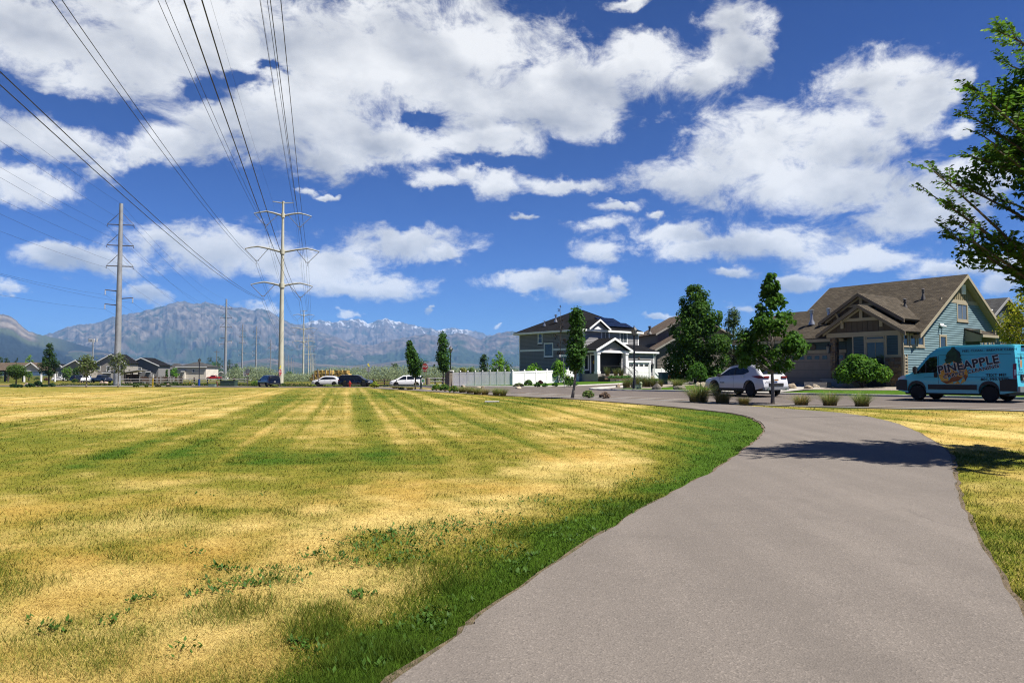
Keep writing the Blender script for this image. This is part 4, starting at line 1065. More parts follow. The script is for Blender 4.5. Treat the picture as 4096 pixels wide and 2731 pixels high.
def blue_house():
    t = thing('blue_house', 'blue craftsman house with brown shingle roof and tan garage doors', 'house', (24.23, 46.0, .85), rad(-54))
    X, Y, Zu = (1,0,0), (0,1,0), (0,0,1)
    sl = .628
    b = MB(); b.box(-13.3, -.21, 2, 14.6, -.6, 3.5); b.box(-3.16, -.03, .03, 2.0, -.6, 3.45)
    b.build('wall', M_BLUED, t)
    gp = [(2,3.5),(14.6,3.5),(8.4,7.38)]
    for x0 in (-.20, -9.2):
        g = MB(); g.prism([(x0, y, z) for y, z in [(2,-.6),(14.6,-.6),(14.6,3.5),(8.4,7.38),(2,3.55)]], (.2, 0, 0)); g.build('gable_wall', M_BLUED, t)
    # sunlit gable: lapped siding, openings left free
    def sp(z): 
        if z < 3.4: return (.02, 14.6)
        k = (z - 3.5) / .628; return (max(2.0, 2 + k + .05), min(14.6, 14.6 - (z - 3.5) / .628 - .05))
    holes = [(.05,.90,2.45,3.4),(1.0,1.92,2.45,3.4),(2.02,2.95,2.45,3.4),(4.98,6.10,1.15,3.42),(7.65,9.35,4.35,5.66),(11.40,12.0,2.55,3.4),(12.15,12.7,2.55,3.4),(12.9,13.5,2.55,3.4),(8.9,11.1,-.1,3.75)]
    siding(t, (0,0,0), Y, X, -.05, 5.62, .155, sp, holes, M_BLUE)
    for (a, e) in ((.2,.75),(1.15,1.77),(2.17,2.8)): window(t, (0,0,0), Y, X, a, e, 2.62, 3.22, M_TRIM, .13)
    window(t, (0,0,0), Y, X, 5.15, 5.93, 1.3, 3.25, M_TRIM, .14, hsplit=1)
    window(t, (0,0,0), Y, X, 7.8, 9.2, 4.52, 5.56, M_TRIM, .14, split=1, pane=M_GLASSB)
    for a in (11.5, 12.22, 12.98): window(t, (0,0,0), Y, X, a, a + .4, 2.7, 3.25, M_TRIM, .10)
    b = MB(); obox(b, (0,0,0), Y, X, 5.35, 11.3, 5.62, 5.86, 0, .05); islands(t, 'trim_board', b, M_TRIM)
    battens(t, (0,0,0), Y, X, 5.6, 11.1, 5.86, lambda y: 3.5 + .626 * min(y - 2, 14.55 - y) , M_BATT2, .30)
    v = MB(); obox(v, (0,0,0), Y, X, 8.42, 8.98, 6.3, 6.98, .03, .10); vv = v.build('gable_vent', M_WTRIM, t)
    for k in range(6): s = MB(); s.cbox((.115, 8.7, 6.38 + k * .1), (.04,.46,.03), ry=.5); s.build('louver', M_WTRIM, vv)
    # side door canopy
    slab(t, 'canopy_roof', [[(.0,8.7,3.95),(1.15,8.7,3.5),(1.15,11.3,3.5),(0,11.3,3.95)]], M_SHB2, .1)
    b = MB(); b.box(1.05,1.2,8.72,11.28,3.28,3.46); b.box(0,1.04,8.75,8.87,3.0,3.8); b.box(0,1.04,11.13,11.25,3.0,3.8); b.build('canopy_beam', M_TRIM, t)
    b = MB(); b.box(.0,.04,9.2,10.9,-.1,2.5); b.build('side_door', M_BATT, t)
    b = MB(); b.box(.02,.12,5.0,5.5,3.95,4.12); b.tube([(.1,5.05,4.0),(.28,5.0,3.9)],.06,6); b.tube([(.1,5.45,4.0),(.28,5.5,3.9)],.06,6); b.build('flood_light', M_WTRIM, t)
    # main roof
    e0, r0, e1 = (1.5, 3.30), (8.4, 7.63), (15.1, 3.42)
    slab(t, 'roof', [[(-9.65,e0[0],e0[1]),(.5,e0[0],e0[1]),(.5,r0[0],r0[1]),(-9.65,r0[0],r0[1])], [(-9.65,r0[0],r0[1]),(.5,r0[0],r0[1]),(.5,e1[0],e1[1]),(-9.65,e1[0],e1[1])],
         [(-13.8,e0[0],e0[1]),(-9.65,e0[0],e0[1]),(-9.65,5.2,5.62),(-12.2,5.2,5.62)], [(-12.2,5.2,5.62),(-9.65,5.2,5.62),(-9.65,9.5,3.0),(-13.8,9.5,3.0)], [(-13.8,e0[0],e0[1]),(-12.2,5.2,5.62),(-13.8,9.5,3.0)]], M_SHB)
    b = MB()
    for x in (.44, -9.69):
        b.prism([(x, e0[0]-.02, e0[1]-.28),(x, r0[0], r0[1]-.26),(x, r0[0], r0[1]-.02),(x, e0[0]-.02, e0[1]-.03)], (.07,0,0)); b.prism([(x, r0[0], r0[1]-.26),(x, e1[0]+.02, e1[1]-.28),(x, e1[0]+.02, e1[1]-.03),(x, r0[0], r0[1]-.02)], (.07,0,0))
    islands(t, 'rake_board', b, M_TRIM)
    b = MB(); b.box(-13.8,-4.6,1.44,1.52,3.03,3.24); b.box(-.1,.5,1.44,1.52,3.03,3.24); islands(t, 'gutter', b, M_TRIM)
    b = MB(); b.box(-13.78,-4.6,1.52,2.0,3.06,3.12); b.prism([(.0,1.6,3.05),(.43,1.6,3.05),(.43,8.4,7.33),(.0,8.4,7.33)],(0,0,.05)); b.prism([(0,8.4,7.33),(.43,8.4,7.33),(.43,15,3.15),(0,15,3.15)],(0,0,.05)); b.build('soffit', M_TRIM, t)
    # porch gable in front, bigger gable behind it
    slab(t, 'porch_roof', [[(-2.5,-.45,5.27),(.48,-.45,3.40),(.48,1.6,3.42),(-2.5,4.66,5.27)], [(-2.5,-.45,5.27),(-5.5,-.45,3.40),(-5.5,1.6,3.42),(-2.5,4.66,5.27)]], M_SHB2)
    slab(t, 'upper_gable_roof', [[(-3.2,.85,6.17),(-.2,.85,4.28),(-.2,3.0,4.28),(-3.2,6.07,6.17)], [(-3.2,.85,6.17),(-6.1,.85,4.34),(-6.1,3.1,4.34),(-3.2,6.07,6.17)]], M_SHB2)
    for (xm, y0, zr, xl, zl, xr, zrr, nm) in [(-2.5,-.48,5.27,-5.5,3.40,.48,3.40,'porch_rake'), (-3.2,.82,6.17,-6.1,4.34,-.2,4.28,'upper_rake')]:
        b = MB(); b.prism([(xl,y0,zl-.24),(xm,y0,zr-.24),(xm,y0,zr+.0),(xl,y0,zl-.0)],(0,.07,0)); b.prism([(xm,y0,zr-.24),(xr,y0,zrr-.24),(xr,y0,zrr),(xm,y0,zr)],(0,.07,0)); islands(t, nm, b, mat('brown_fascia', (.26,.205,.145), .75, .06, 3))
        b = MB(); b.prism([(xl+.35,y0+.3,zl-.1),(xm,y0+.3,zr-.33),(xm,y0+.3,zr-.18),(xl+.35,y0+.3,zl+.06)],(0,.06,0)); b.prism([(xm,y0+.3,zr-.33),(xr-.35,y0+.3,zrr-.1),(xr-.35,y0+.3,zrr+.06),(xm,y0+.3,zr-.18)],(0,.06,0)); islands(t, 'frieze_board', b, M_TRIM)
    g = MB(); g.prism([(-5.05,.04,3.4),(.0,.04,3.4),(-2.5,.04,5.1)],(0,.12,0)); g.prism([(-5.7,1.32,4.3),(-.6,1.32,4.3),(-3.2,1.32,6.0)],(0,.12,0)); g.build('gable_backing', M_BATT, t)
    battens(t, (0,.03,0), X, (0,-1,0), -4.98, -.02, 3.5, lambda x: 5.05 - .627 * abs(x + 2.5), M_BATT, .355)
    battens(t, (0,1.31,0), X, (0,-1,0), -5.3, -1.1, 4.3, lambda x: 5.95 - .627 * abs(x + 3.2), M_BATT, .36)
    b = MB(); b.box(-3.75,-1.25,-.12,-.02,4.22,4.42); b.box(-2.6,-2.4,-.13,-.03,4.42,5.0); islands(t, 'gable_beam', b, M_TRIM)
    for x in (-3.8, -1.2):
        b = MB(); b.box(x-.1,x+.1,-.12,-.02,3.78,4.3); b.prism([(x-.08,-.36,4.42),(x-.08,-.10,4.42),(x-.08,-.10,4.05)],(.16,0,0)); b.build('bracket', M_TRIM, t)
    b = MB(); b.box(-4.2,-2.2,1.17,1.27,5.28,5.44); b.box(-3.3,-3.1,1.16,1.26,5.44,5.9); b.prism([(-4.9,.9,4.9),(-4.9,1.28,4.9),(-4.9,1.28,4.45)],(.16,0,0)); islands(t, 'upper_gable_beam', b, M_TRIM)
    # facade under the porch gable
    f, n = (0,0,0), (0,-1,0)
    b = MB(); obox(b, f, X, n, -4.95,.0, 3.2,3.5, -.1,.06); b.build('porch_header', M_TRIM, t)
    b = MB()
    for (a, e) in ((-3.16,-3.07),(-2.37,-2.25),(-1.0,-.89),(-.18,.03)): obox(b, f, X, n, a, e, 1.82, 3.2, -.03, .05)
    for (a, e) in ((-3.07,-2.37),(-.89,-.18)): obox(b, f, X, n, a, e, 1.82, 1.98, -.03, .051)
    obox(b, f, X, n, -2.25,-1.0, 2.86,2.98, -.03,.05); islands(t, 'bay_trim', b, M_TRIM)
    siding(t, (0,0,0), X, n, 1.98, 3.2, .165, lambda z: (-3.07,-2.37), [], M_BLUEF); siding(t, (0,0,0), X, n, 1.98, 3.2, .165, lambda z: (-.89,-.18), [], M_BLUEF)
    window(t, (0,0,0), X, n, -2.20,-1.05, 3.0,3.16, M_TRIM, .03, sill=False); window(t, (0,0,0), X, n, -2.20,-1.05, 1.25, 2.82, M_TRIM, .04, split=1, sill=False)
    stones(t, f, X, n, -3.16, -2.28, -.3, 1.80); stones(t, f, X, n, -.98, .0, -.3, 1.80)
    # entry recess
    b = MB(); b.box(-4.6,-3.16,1.9,2.0,0,3.4); b.box(-4.6,-3.16,.1,1.9,3.2,3.3); b.build('entry_ceiling', M_BATT, t)
    b = MB(); b.box(-3.95,-3.25,1.86,1.90,.42,2.6); d = b.build('front_door', mat('dark_door', (.03,.02,.015), .5), t); MB().cbox((-3.85,1.84,1.4),(.04,.05,.3)).build('door_handle', M_METALV, d)
    b = MB(); b.box(-4.6,-4.0,1.82,1.88,1.55,3.2); b.build('entry_panel', M_BLUEF, t)
    b = MB(); b.box(-4.06,-3.97,1.78,1.85,1.5,3.2); b.box(-4.6,-4.06,1.78,1.85,1.5,1.6); islands(t, 'entry_trim', b, M_TRIM)
    # ledge-stone pillar and stoop
    b = MB(); b.box(-4.70,-4.38,.02,.36,.0,3.2); b.build('pillar_core', M_STONES[2], t)
    stones(t, (0,.02,0), X, n, -4.72,-4.36, .45, 3.2, .05, .10, (.10,.22)); stones(t, (-4.38,0,0), Y, X, .02,.36, .45, 3.2, .05, .10, (.10,.22))
    b = MB(); b.box(-5.05,-2.9,-.55,1.9,-.4,.36); b.box(-5.12,-2.85,-.62,1.9,.36,.45); b.build('stoop', M_CONC, t)
    b = MB(); b.box(-5.5,-3.9,-1.9,-1.35,-.2,.24); b.build('stone_step', mat('pale_stone', (.62,.58,.50), .9, .1, 4, .4), t)
    wall_lamp(t, (-4.78,-.02,2.35), 1.4)
    # garage front
    g = (0,2,0)
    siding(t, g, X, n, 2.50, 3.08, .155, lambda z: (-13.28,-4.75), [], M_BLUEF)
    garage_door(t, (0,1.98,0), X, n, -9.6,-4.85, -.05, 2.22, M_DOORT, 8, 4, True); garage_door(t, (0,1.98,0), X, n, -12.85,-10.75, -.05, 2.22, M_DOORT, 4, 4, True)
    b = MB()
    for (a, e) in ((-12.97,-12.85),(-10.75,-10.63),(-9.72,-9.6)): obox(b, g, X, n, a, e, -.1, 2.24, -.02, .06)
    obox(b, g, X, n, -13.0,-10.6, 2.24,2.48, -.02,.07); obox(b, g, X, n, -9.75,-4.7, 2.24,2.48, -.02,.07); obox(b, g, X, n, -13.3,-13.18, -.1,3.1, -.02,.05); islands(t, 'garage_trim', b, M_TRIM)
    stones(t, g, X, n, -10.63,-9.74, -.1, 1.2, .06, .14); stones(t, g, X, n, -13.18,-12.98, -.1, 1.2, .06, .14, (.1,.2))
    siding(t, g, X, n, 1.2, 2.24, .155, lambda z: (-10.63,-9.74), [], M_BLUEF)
    wall_lamp(t, (-13.05,1.95,1.75), 1.3)
    b = MB(); b.lathe([(.01,-.04),(.22,-.03),(.24,.0)], 12, (-7.2,1.94,2.72), 'Y'); b.build('house_plaque', mat('plaque', (.10,.07,.05), .6), t)
    roof_vent(t, (-8.1,3.3,4.55), M_METALV, .75, .10); roof_vent(t, (-6.75,3.3,4.55), M_METALV, .75, .10); roof_vent(t, (.1-2.0,4.5,5.3), M_DARKST, .35, .07); roof_vent(t, (-1.2,5.6,5.95), M_DARKST, .4, .06)
    # corner trim, downpipe, picket screen beside the bush
    b = MB(); obox(b, (0,0,0), Y, X, -.02,.12, -.1,3.3, .0,.05); b.tube([(.1,.05,3.2),(.14,.05,2.95),(.10,.02,2.8),(.10,.02,0)], .045, 6); b.build('downpipe', M_TRIM, t)
    for k in range(9): MB().cbox((.06,.42,.2+k*.2),(.05,.34,.10)).build('trellis_slat', M_TRIM, t)
    b = MB(); b.box(.03,.09,.22,.28,-.1,2.0); b.box(.03,.09,.56,.62,-.1,2.0); b.build('trellis_frame', M_TRIM, t)
    return t
blue_house()

def grey_house():
    t = thing('grey_house', 'two storey grey house with black hip roof and white garage door', 'house', (8.25, 85.0, 1.0), math.atan2(.64, .77))
    X, Y = (1,0,0), (0,1,0); L_, n = (-1,0,0), (0,-1,0)
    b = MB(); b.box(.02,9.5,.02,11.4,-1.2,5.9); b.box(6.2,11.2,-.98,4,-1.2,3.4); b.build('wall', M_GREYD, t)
    # left wall in shade
    hl = [(-7.9,-7.0,4.3,5.85),(-6.8,-5.1,2.65,4.55),(-11.4,0,3.50,3.72)]
    siding(t, (0,0,0), (0,-1,0), L_, -.9, 5.8, .165, lambda z: (-11.38,-.08), hl, M_GREY)
    o = (0,0,0); u = (0,-1,0)
    window(t, o, u, L_, -7.78,-7.13, 4.5, 5.62, M_WTRIM, .10, hsplit=1); window(t, o, u, L_, -6.65,-5.25, 2.85, 4.35, M_WTRIM, .12)
    b = MB(); obox(b, o, u, L_, -11.4,-6.8, 3.50,3.72, 0,.05); obox(b, o, u, L_, -5.1,0, 3.50,3.72, 0,.05); obox(b, o, u, L_, -.1,.03, -.9,5.8, 0,.05); obox(b, o, u, L_, -11.42,-11.3, -.9,5.8, 0,.05); islands(t, 'trim_board', b, M_WTRIM)
    # front upper wall in the sun
    siding(t, o, X, n, 3.4, 5.8, .165, lambda z: (.08,9.45), [(2.85,4.35,4.15,5.8),(6.05,7.55,4.15,5.8)], M_GREY)
    for a in (3.0, 6.2): window(t, o, X, n, a, a + 1.2, 4.45, 5.65, M_WTRIM, .11, split=1, pane=M_GLASSB)
    b = MB(); obox(b, o, X, n, -.03,.08, -.5,5.8, 0,.05); obox(b, o, X, n, 9.42,9.55, 3.3,5.8, 0,.05); islands(t, 'corner_board', b, M_WTRIM)
    # hip roof
    E = 5.86; A, B, C, D = (-.55,-.32,E), (10.05,-.32,E), (10.05,12,E), (-.55,12,E); P, Q = (4.75,4.75,8.55), (4.75,6.75,8.55)
    slab(t, 'roof', [[A,B,P],[B,C,Q,P],[C,D,Q],[D,A,P,Q]], M_SHK, .10)
    b = MB(); b.box(-.62,10.12,-.39,-.29,5.62,5.84); b.box(-.62,-.52,-.29,12.02,5.62,5.84); b.box(10.02,10.12,-.29,12.02,5.62,5.84); b.box(-.52,10.02,-.29,12,5.60,5.66); islands(t, 'gutter', b, M_WTRIM)
    MB().tube([P,Q], .09, 6).tube([A,P], .06, 5).tube([B,P], .06, 5).build('ridge_cap', M_SHK, t)
    # little gablet
    slab(t, 'gablet_roof', [[(2.0,-.75,7.05),(.2,-.75,5.95),(.2,.0,5.97),(2.0,2.2,7.05)],[(2.0,-.75,7.05),(3.8,-.75,5.95),(3.8,.0,5.97),(2.0,2.2,7.05)]], M_SHK2, .09)
    b = MB(); b.prism([(.2,-.8,5.72),(2,-.8,6.84),(2,-.8,7.04),(.2,-.8,5.94)],(0,.06,0)); b.prism([(2,-.8,6.84),(3.8,-.8,5.72),(3.8,-.8,5.94),(2,-.8,7.04)],(0,.06,0)); islands(t, 'gablet_rake', b, M_WTRIM)
    MB().prism([(.4,-.45,5.85),(3.6,-.45,5.85),(2,-.45,6.85)],(0,.1,0)).build('gablet_wall', M_GREY, t)
    MB().prism([(1.2,-.50,5.86),(2.8,-.50,5.86),(2,-.50,6.25)],(0,.05,0)).build('gablet_vent', M_WTRIM, t)
    for r in range(2):
        for c in range(5 - r):
            x = 4.6 + c * .86 - r * .05; y = .25 + r * 1.25; z = E + (y + .55) * .508 + .09
            s = MB(); s.cbox((0,0,0), (.83,1.32,.05), rx=math.atan(.508)); s.build('solar_panel', mat('solar_glass', (.006,.007,.012), .12, .1, 3, spec=.7), t, (x + .4, y + .6, z + .31))
    roof_vent(t, (1.6,6.4,7.2), M_METALV, .6, .09); roof_vent(t, (.9,7.7,6.75), M_METALV, .3, .07)
    # porch
    slab(t, 'porch_roof', [[(2.5,-2.55,4.85),(-.55,-2.55,3.42),(-.55,.4,3.44),(2.5,.4,4.85)],[(2.5,-2.55,4.85),(5.55,-2.55,3.42),(5.55,.0,3.44),(2.5,.0,4.85)]], M_SHK2, .1)
    b = MB(); b.prism([(-.6,-2.62,3.16),(2.5,-2.62,4.58),(2.5,-2.62,4.84),(-.6,-2.62,3.42)],(0,.07,0)); b.prism([(2.5,-2.62,4.58),(5.6,-2.62,3.16),(5.6,-2.62,3.42),(2.5,-2.62,4.84)],(0,.07,0)); islands(t, 'porch_rake', b, M_WTRIM)
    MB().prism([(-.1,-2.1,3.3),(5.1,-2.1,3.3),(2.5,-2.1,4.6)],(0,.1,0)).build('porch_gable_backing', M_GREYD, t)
    battens(t, (0,-2.1,0), X, n, -.05, 5.05, 3.36, lambda x: 4.55 - .47 * abs(x - 2.5), M_GREY, .36)
    b = MB(); b.box(-.25,5.25,-2.3,-2.05,3.1,3.36); b.box(-.25,-.02,-2.05,0,3.1,3.34); b.build('porch_beam', M_WTRIM, t)
    for x in (-.05, 4.7):
        b = MB(); b.box(x-.22,x+.22,-2.4,-1.96,.75,3.1); b.box(x-.28,x+.28,-2.46,-1.9,2.92,3.1); b.box(x-.27,x+.27,-2.45,-1.91,.70,.98); b.build('column', M_WTRIM, t)
    b = MB(); b.box(-.3,5.2,-2.5,0,-.6,.70); b.build('porch_floor', M_CONC, t)
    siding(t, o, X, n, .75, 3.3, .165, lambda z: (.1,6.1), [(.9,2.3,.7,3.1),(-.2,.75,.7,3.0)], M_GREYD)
    b = MB(); obox(b, o, X, n, 1.15,2.05, .72,2.85, .02,.06); d = b.build('front_door', mat('black_door', (.012,.012,.014), .3), t)
    MB().cbox((1.98,-.09,1.7),(.03,.05,.25)).build('door_handle', M_METALV, d)
    b = MB()
    for (a, e) in ((.95,1.13),(2.07,2.22)): obox(b, o, X, n, a, e, .72, 3.0, .02, .08)
    obox(b, o, X, n, 1.13,2.07, 2.86,3.0, .02,.08); islands(t, 'door_frame', b, M_WTRIM)
    b = MB()
    for k in range(6): a = k * 1.047; b.lathe([(.10,0),(.10,.02)], 8, (1.6+.13*math.cos(a), -.10, 2.05+.13*math.sin(a)), 'Y')
    b.lathe([(.08,-.01),(.08,.03)], 8, (1.6,-.10,2.05), 'Y'); b.build('door_wreath', mat('yellow_flower', (.62,.40,.03), .7), t)
    window(t, o, X, n, .08,.68, 1.2, 2.8, M_WTRIM, .08)
    # steps with black railings, planters of dark block
    for k in range(4): MB().box(4.0,5.0,-3.6+k*.28,-2.5,-.5,-.05+k*.19).build('step', M_CONC, t)
    for x in (3.98, 5.02):
        b = MB(); b.tube([(x,-3.75,1.0-.05),(x,-2.55,1.68)], .03, 6); b.tube([(x,-3.75,.25),(x,-2.55,.9)], .022, 6)
        for k in range(7): y = -3.75 + k * .2; b.tube([(x,y,.25+k*.108),(x,y,.95+k*.115)], .014 if 0 < k < 6 else .035, 5)
        b.build('railing', M_BLACK, t)
    b = MB(); b.tube([(.2,-2.2,1.62),(3.9,-2.2,1.62)], .025, 6); b.tube([(.2,-2.2,.85),(3.9,-2.2,.85)], .02, 6)
    for k in range(26): x = .3 + k * .14; b.tube([(x,-2.2,.85),(x,-2.2,1.62)], .010, 4)
    b.build('porch_railing', M_BLACK, t)
    for (x0, x1, y0, z0, z1) in ((-.6,3.8,-4.6,-.4,.12),(-.4,3.7,-3.6,-.2,.44)):
        rows = 3
        for r in range(rows):
            x = x0
            while x < x1 - .05:
                w = min(R.uniform(.35,.6), x1 - x); h = (z1 - z0) / rows
                MB().box(x+.01, x+w-.01, y0-R.uniform(0,.04), y0+.25, z0+r*h+.008, z0+(r+1)*h-.008).build('wall_block', R.choice([M_STONES[2], M_STONES[1], M_DARKST]), t); x += w
        MB().box(x0-.05,x1+.05,y0-.06,y0+.32,z1,z1+.06).build('wall_cap', M_STONES[1], t)
        MB().box(x0+.05,x1-.05,y0+.25,y0+1.0,z0,z1-.05).build('planter_soil', M_MULCH, t)
    # garage
    gy = (0,-1,0)
    siding(t, gy, X, n, 2.42, 3.32, .165, lambda z: (5.3,11.15), [], M_GREY); siding(t, gy, X, n, -.1, 2.42, .165, lambda z: (5.2,11.15), [(6.3,10.55,-1,3)], M_GREY)
    garage_door(t, (0,-1,0), X, n, 6.55,10.3, -.45, 2.05, M_WHITE, 4, 4, True, lights=3)
    b = MB(); obox(b, gy, X, n, 6.33,6.55, -.5,2.07, 0,.08); obox(b, gy, X, n, 10.3,10.52, -.5,2.07, 0,.08); obox(b, gy, X, n, 6.28,10.58, 2.07,2.32, 0,.09); obox(b, gy, X, n, 11.08,11.24, .5,3.3, 0,.06); islands(t, 'garage_trim', b, M_WTRIM)
    b = MB(); b.box(10.52,11.26,-1.06,-.9,-.6,.45); b.build('foundation', mat('cream_stucco', (.58,.50,.34), .85, .06, 4), t)
    slab(t, 'garage_roof', [[(5.3,-1.28,3.42),(11.8,-1.28,3.42),(9.55,.6,4.62),(5.3,.6,4.62)],[(11.8,-1.28,3.42),(11.8,4.6,3.42),(9.55,2.4,4.62),(9.55,.6,4.62)]], M_SHK, .1)
    b = MB(); b.box(5.3,11.87,-1.35,-1.25,3.2,3.40); b.box(11.77,11.87,-1.25,4.6,3.2,3.4); b.box(5.3,11.77,-1.25,-1.0,3.18,3.24); b.tube([(11.6,-1.3,3.2),(11.3,-1.1,2.9),(11.3,-1.08,.5)], .05, 6); b.build('garage_gutter', M_WTRIM, t)
    wall_lamp(t, (10.82,-1.05,1.55), 1.5); wall_lamp(t, (5.0,-.95,1.75), 1.4)
    b = MB(); b.lathe([(.01,-.05),(.16,-.04),(.18,0)], 10, (8.4,-1.06,2.62), 'Y'); b.build('house_plaque', M_BATT, t)
    MB().box(9.52,9.62,-.3,4,-.8,3.3).build('side_panel', M_GREYD, t)
    return t
grey_house()

def taupe_house():
    t = thing('taupe_house', 'taupe gabled house half hidden by the big dark tree', 'house', (19.6, 99.0, 1.1), rad(8))
    b = MB(); b.prism([(-.2,0,-.6),(7.0,0,-.6),(7.0,0,3.9),(3.2,0,5.75),(-.2,0,4.1)], (0,9,0)); b.prism([(1.3,4,3.0),(12,4,3.0),(12,4,6.2),(6.3,4,9.0),(1.3,4,6.3)], (0,9,0)); b.box(7.0,13,0.5,8,-.6,4.0); b.build('wall', M_TAUPE, t)
    siding(t, (0,-.01,0), (1,0,0), (0,-1,0), .3, 4.0, .19, lambda z: (-.18,6.98), [(1.2,3.4,1.55,2.6),(3.7,4.7,.8,2.1)], M_TAUPE)
    siding(t, (0,3.99,0), (1,0,0), (0,-1,0), 4.2, 6.2, .19, lambda z: (1.32,12), [], M_TAUPE)
    slab(t, 'roof', [[(-.65,-.5,3.85),(3.2,-.5,5.95),(3.2,8,5.95),(-.65,8,3.85)],[(3.2,-.5,5.95),(7.4,-.5,3.75),(7.4,8,3.75),(3.2,8,5.95)],[(.9,3.5,6.2),(6.3,3.5,9.2),(6.3,13,9.2),(.9,13,6.2)],[(6.3,3.5,9.2),(12.5,3.5,6.0),(12.5,13,6.0),(6.3,13,9.2)]], M_SHT, .14)
    b = MB()
    for (x0,z0,x1,z1,x2,z2,y) in ((-.68,3.83,3.2,5.96,7.42,3.73,-.56),(.87,6.18,6.3,9.22,12.53,5.98,3.44)):
        b.prism([(x0,y,z0-.25),(x1,y,z1-.25),(x1,y,z1),(x0,y,z0)],(0,.08,0)); b.prism([(x1,y,z1-.25),(x2,y,z2-.25),(x2,y,z2),(x1,y,z1)],(0,.08,0))
    islands(t, 'rake_board', b, mat('pale_trim', (.56,.52,.44), .7))
    window(t, (0,0,0), (1,0,0), (0,-1,0), 1.35,3.25, 1.75,2.4, M_WTRIM, .10, split=2, sill=False); window(t, (0,0,0), (1,0,0), (0,-1,0), 3.85,4.5, .95,1.9, M_WTRIM, .12)
    roof_vent(t, (.9,6.2,6.4), M_DARKST, .8, .16)
taupe_house()

def neighbour_house():
    t = thing('blue_neighbour_house', 'dark blue house behind the yellowish tree at the edge of the photo', 'house', (48.9, 76.0, 1.0), rad(-54))
    b = MB(); b.prism([(-.2,0,-.5),(-.2,9.5,-.5),(-.2,9.5,6.1),(-.2,4.5,8.6),(-.2,0,6.1)], (-12,0,0)); b.build('wall', mat('deep_blue_siding', (.085,.13,.17), .8, .08, 2), t)
    siding(t, (-.19,0,0), (0,1,0), (1,0,0), 3.9, 8.2, .19, lambda z: (0, 9.5) if z < 6.1 else ((z - 6.1) * 1.8 + .1, 9.5 - (z - 6.1) * 2.0 - .1), [(1.0,2.6,6.2,7.6)], mat('deep_blue_siding', (.085,.13,.17)))
    slab(t, 'roof', [[(.4,-.5,6.0),(.4,4.5,8.8),(-12.5,4.5,8.8),(-12.5,-.5,6.0)],[(.4,10,5.9),(.4,4.5,8.8),(-12.5,4.5,8.8),(-12.5,10,5.9)]], M_SHG, .14)
    b = MB(); b.prism([(.4,-.55,5.75),(.4,4.5,8.55),(.4,4.5,8.82),(.4,-.55,6.02)],(.07,0,0)); b.prism([(.4,4.5,8.55),(.4,10.05,5.65),(.4,10.05,5.92),(.4,4.5,8.82)],(.07,0,0)); b.box(-.17,-.1,0,9.5,3.6,3.85); islands(t, 'trim_board', b, mat('grey_trim', (.36,.36,.37), .7))
    window(t, (-.19,0,0), (0,1,0), (1,0,0), 1.3,2.3, 6.4,7.3, M_WTRIM, .12, hsplit=2); window(t, (-.19,0,0), (0,1,0), (1,0,0), 1.2,2.8, 1.2,3.3, mat('grey_trim', (.36,.36,.37)), .16, hsplit=3)
neighbour_house()

def far_house(name, label, sx0, sx1, Y, eave, peak, wallm, roofm, kind='gable', rz=0.0, depth=9, base=-.2, trim=None, wins=(), ridge='y', canopy=None, peakx=.5):
    x0, x1 = PX(sx0, Y), PX(sx1, Y); W = x1 - x0; trim = trim or M_WTRIM
    t = thing(name, label, 'house', (x0, Y, base), rz); b = MB(); px = W * peakx
    if kind == 'gable': b.prism([(0,0,-.5),(W,0,-.5),(W,0,eave),(px,0,peak - .3),(0,0,eave)], (0,depth,0))
    else: b.box(0,W,0,depth,-.5,eave)
    b.build('wall', wallm, t); o = .5
    if kind == 'gable':
        s = (peak - eave) / max(px, W - px)
        slab(t, 'roof', [[(-o,-o,eave-.2),(px,-o,peak),(px,depth+o,peak),(-o,depth+o,eave-.2)],[(px,-o,peak),(W+o,-o,eave-.2),(W+o,depth+o,eave-.2),(px,depth+o,peak)]], roofm, .15)
        b = MB(); b.prism([(-o,-o-.08,eave-.5),(px,-o-.08,peak-.32),(px,-o-.08,peak),(-o,-o-.08,eave-.2)],(0,.1,0)); b.prism([(px,-o-.08,peak-.32),(W+o,-o-.08,eave-.5),(W+o,-o-.08,eave-.2),(px,-o-.08,peak)],(0,.1,0)); islands(t, 'rake_board', b, trim)
    else:
        A,B,C,D = (-o,-o,eave),(W+o,-o,eave),(W+o,depth+o,eave),(-o,depth+o,eave); h = min(W, depth) / 2 + o
        P,Q = ((-o+h,depth/2,peak),(W+o-h,depth/2,peak)) if W > depth else ((W/2,-o+h,peak),(W/2,depth+o-h,peak))
        slab(t, 'roof', [[A,B,Q,P],[B,C,Q],[C,D,P,Q],[D,A,P]] if W > depth else [[A,B,P],[B,C,Q,P],[C,D,Q],[D,A,P,Q]], roofm, .1)
        b = MB(); b.box(-o-.08,W+o+.08,-o-.1,-o-.01,eave-.25,eave); islands(t, 'gutter', b, trim)
    for (a, c, z0, z1) in wins: window(t, (0,0,0), (1,0,0), (0,-1,0), a * W, c * W, z0, z1, trim, .16, pane=M_GLASSB)
    if canopy:
        a, c, z, wm = canopy
        slab(t, 'canopy_roof', [[(a*W,-1.3,z),(c*W,-1.3,z),(c*W,0,z+.35),(a*W,0,z+.35)]], roofm, .1); b = MB(); b.box(a*W,c*W,-1.38,-1.28,z-.3,z); b.build('canopy_beam', trim, t)
        b = MB(); b.box(a*W+.2,c*W-.2,-.9,0,-.3,z-.35); b.build('entry_box', wm, t)
    return t
M_STUC = mat('grey_stucco', (.31,.30,.30), .9, .05, 1.5); M_STUW = mat('cream_stucco_wall', (1.0,.92,.80), .9, .05, 1.5); M_STUB = mat('beige_stucco', (.47,.43,.38), .9, .06, 1.5)
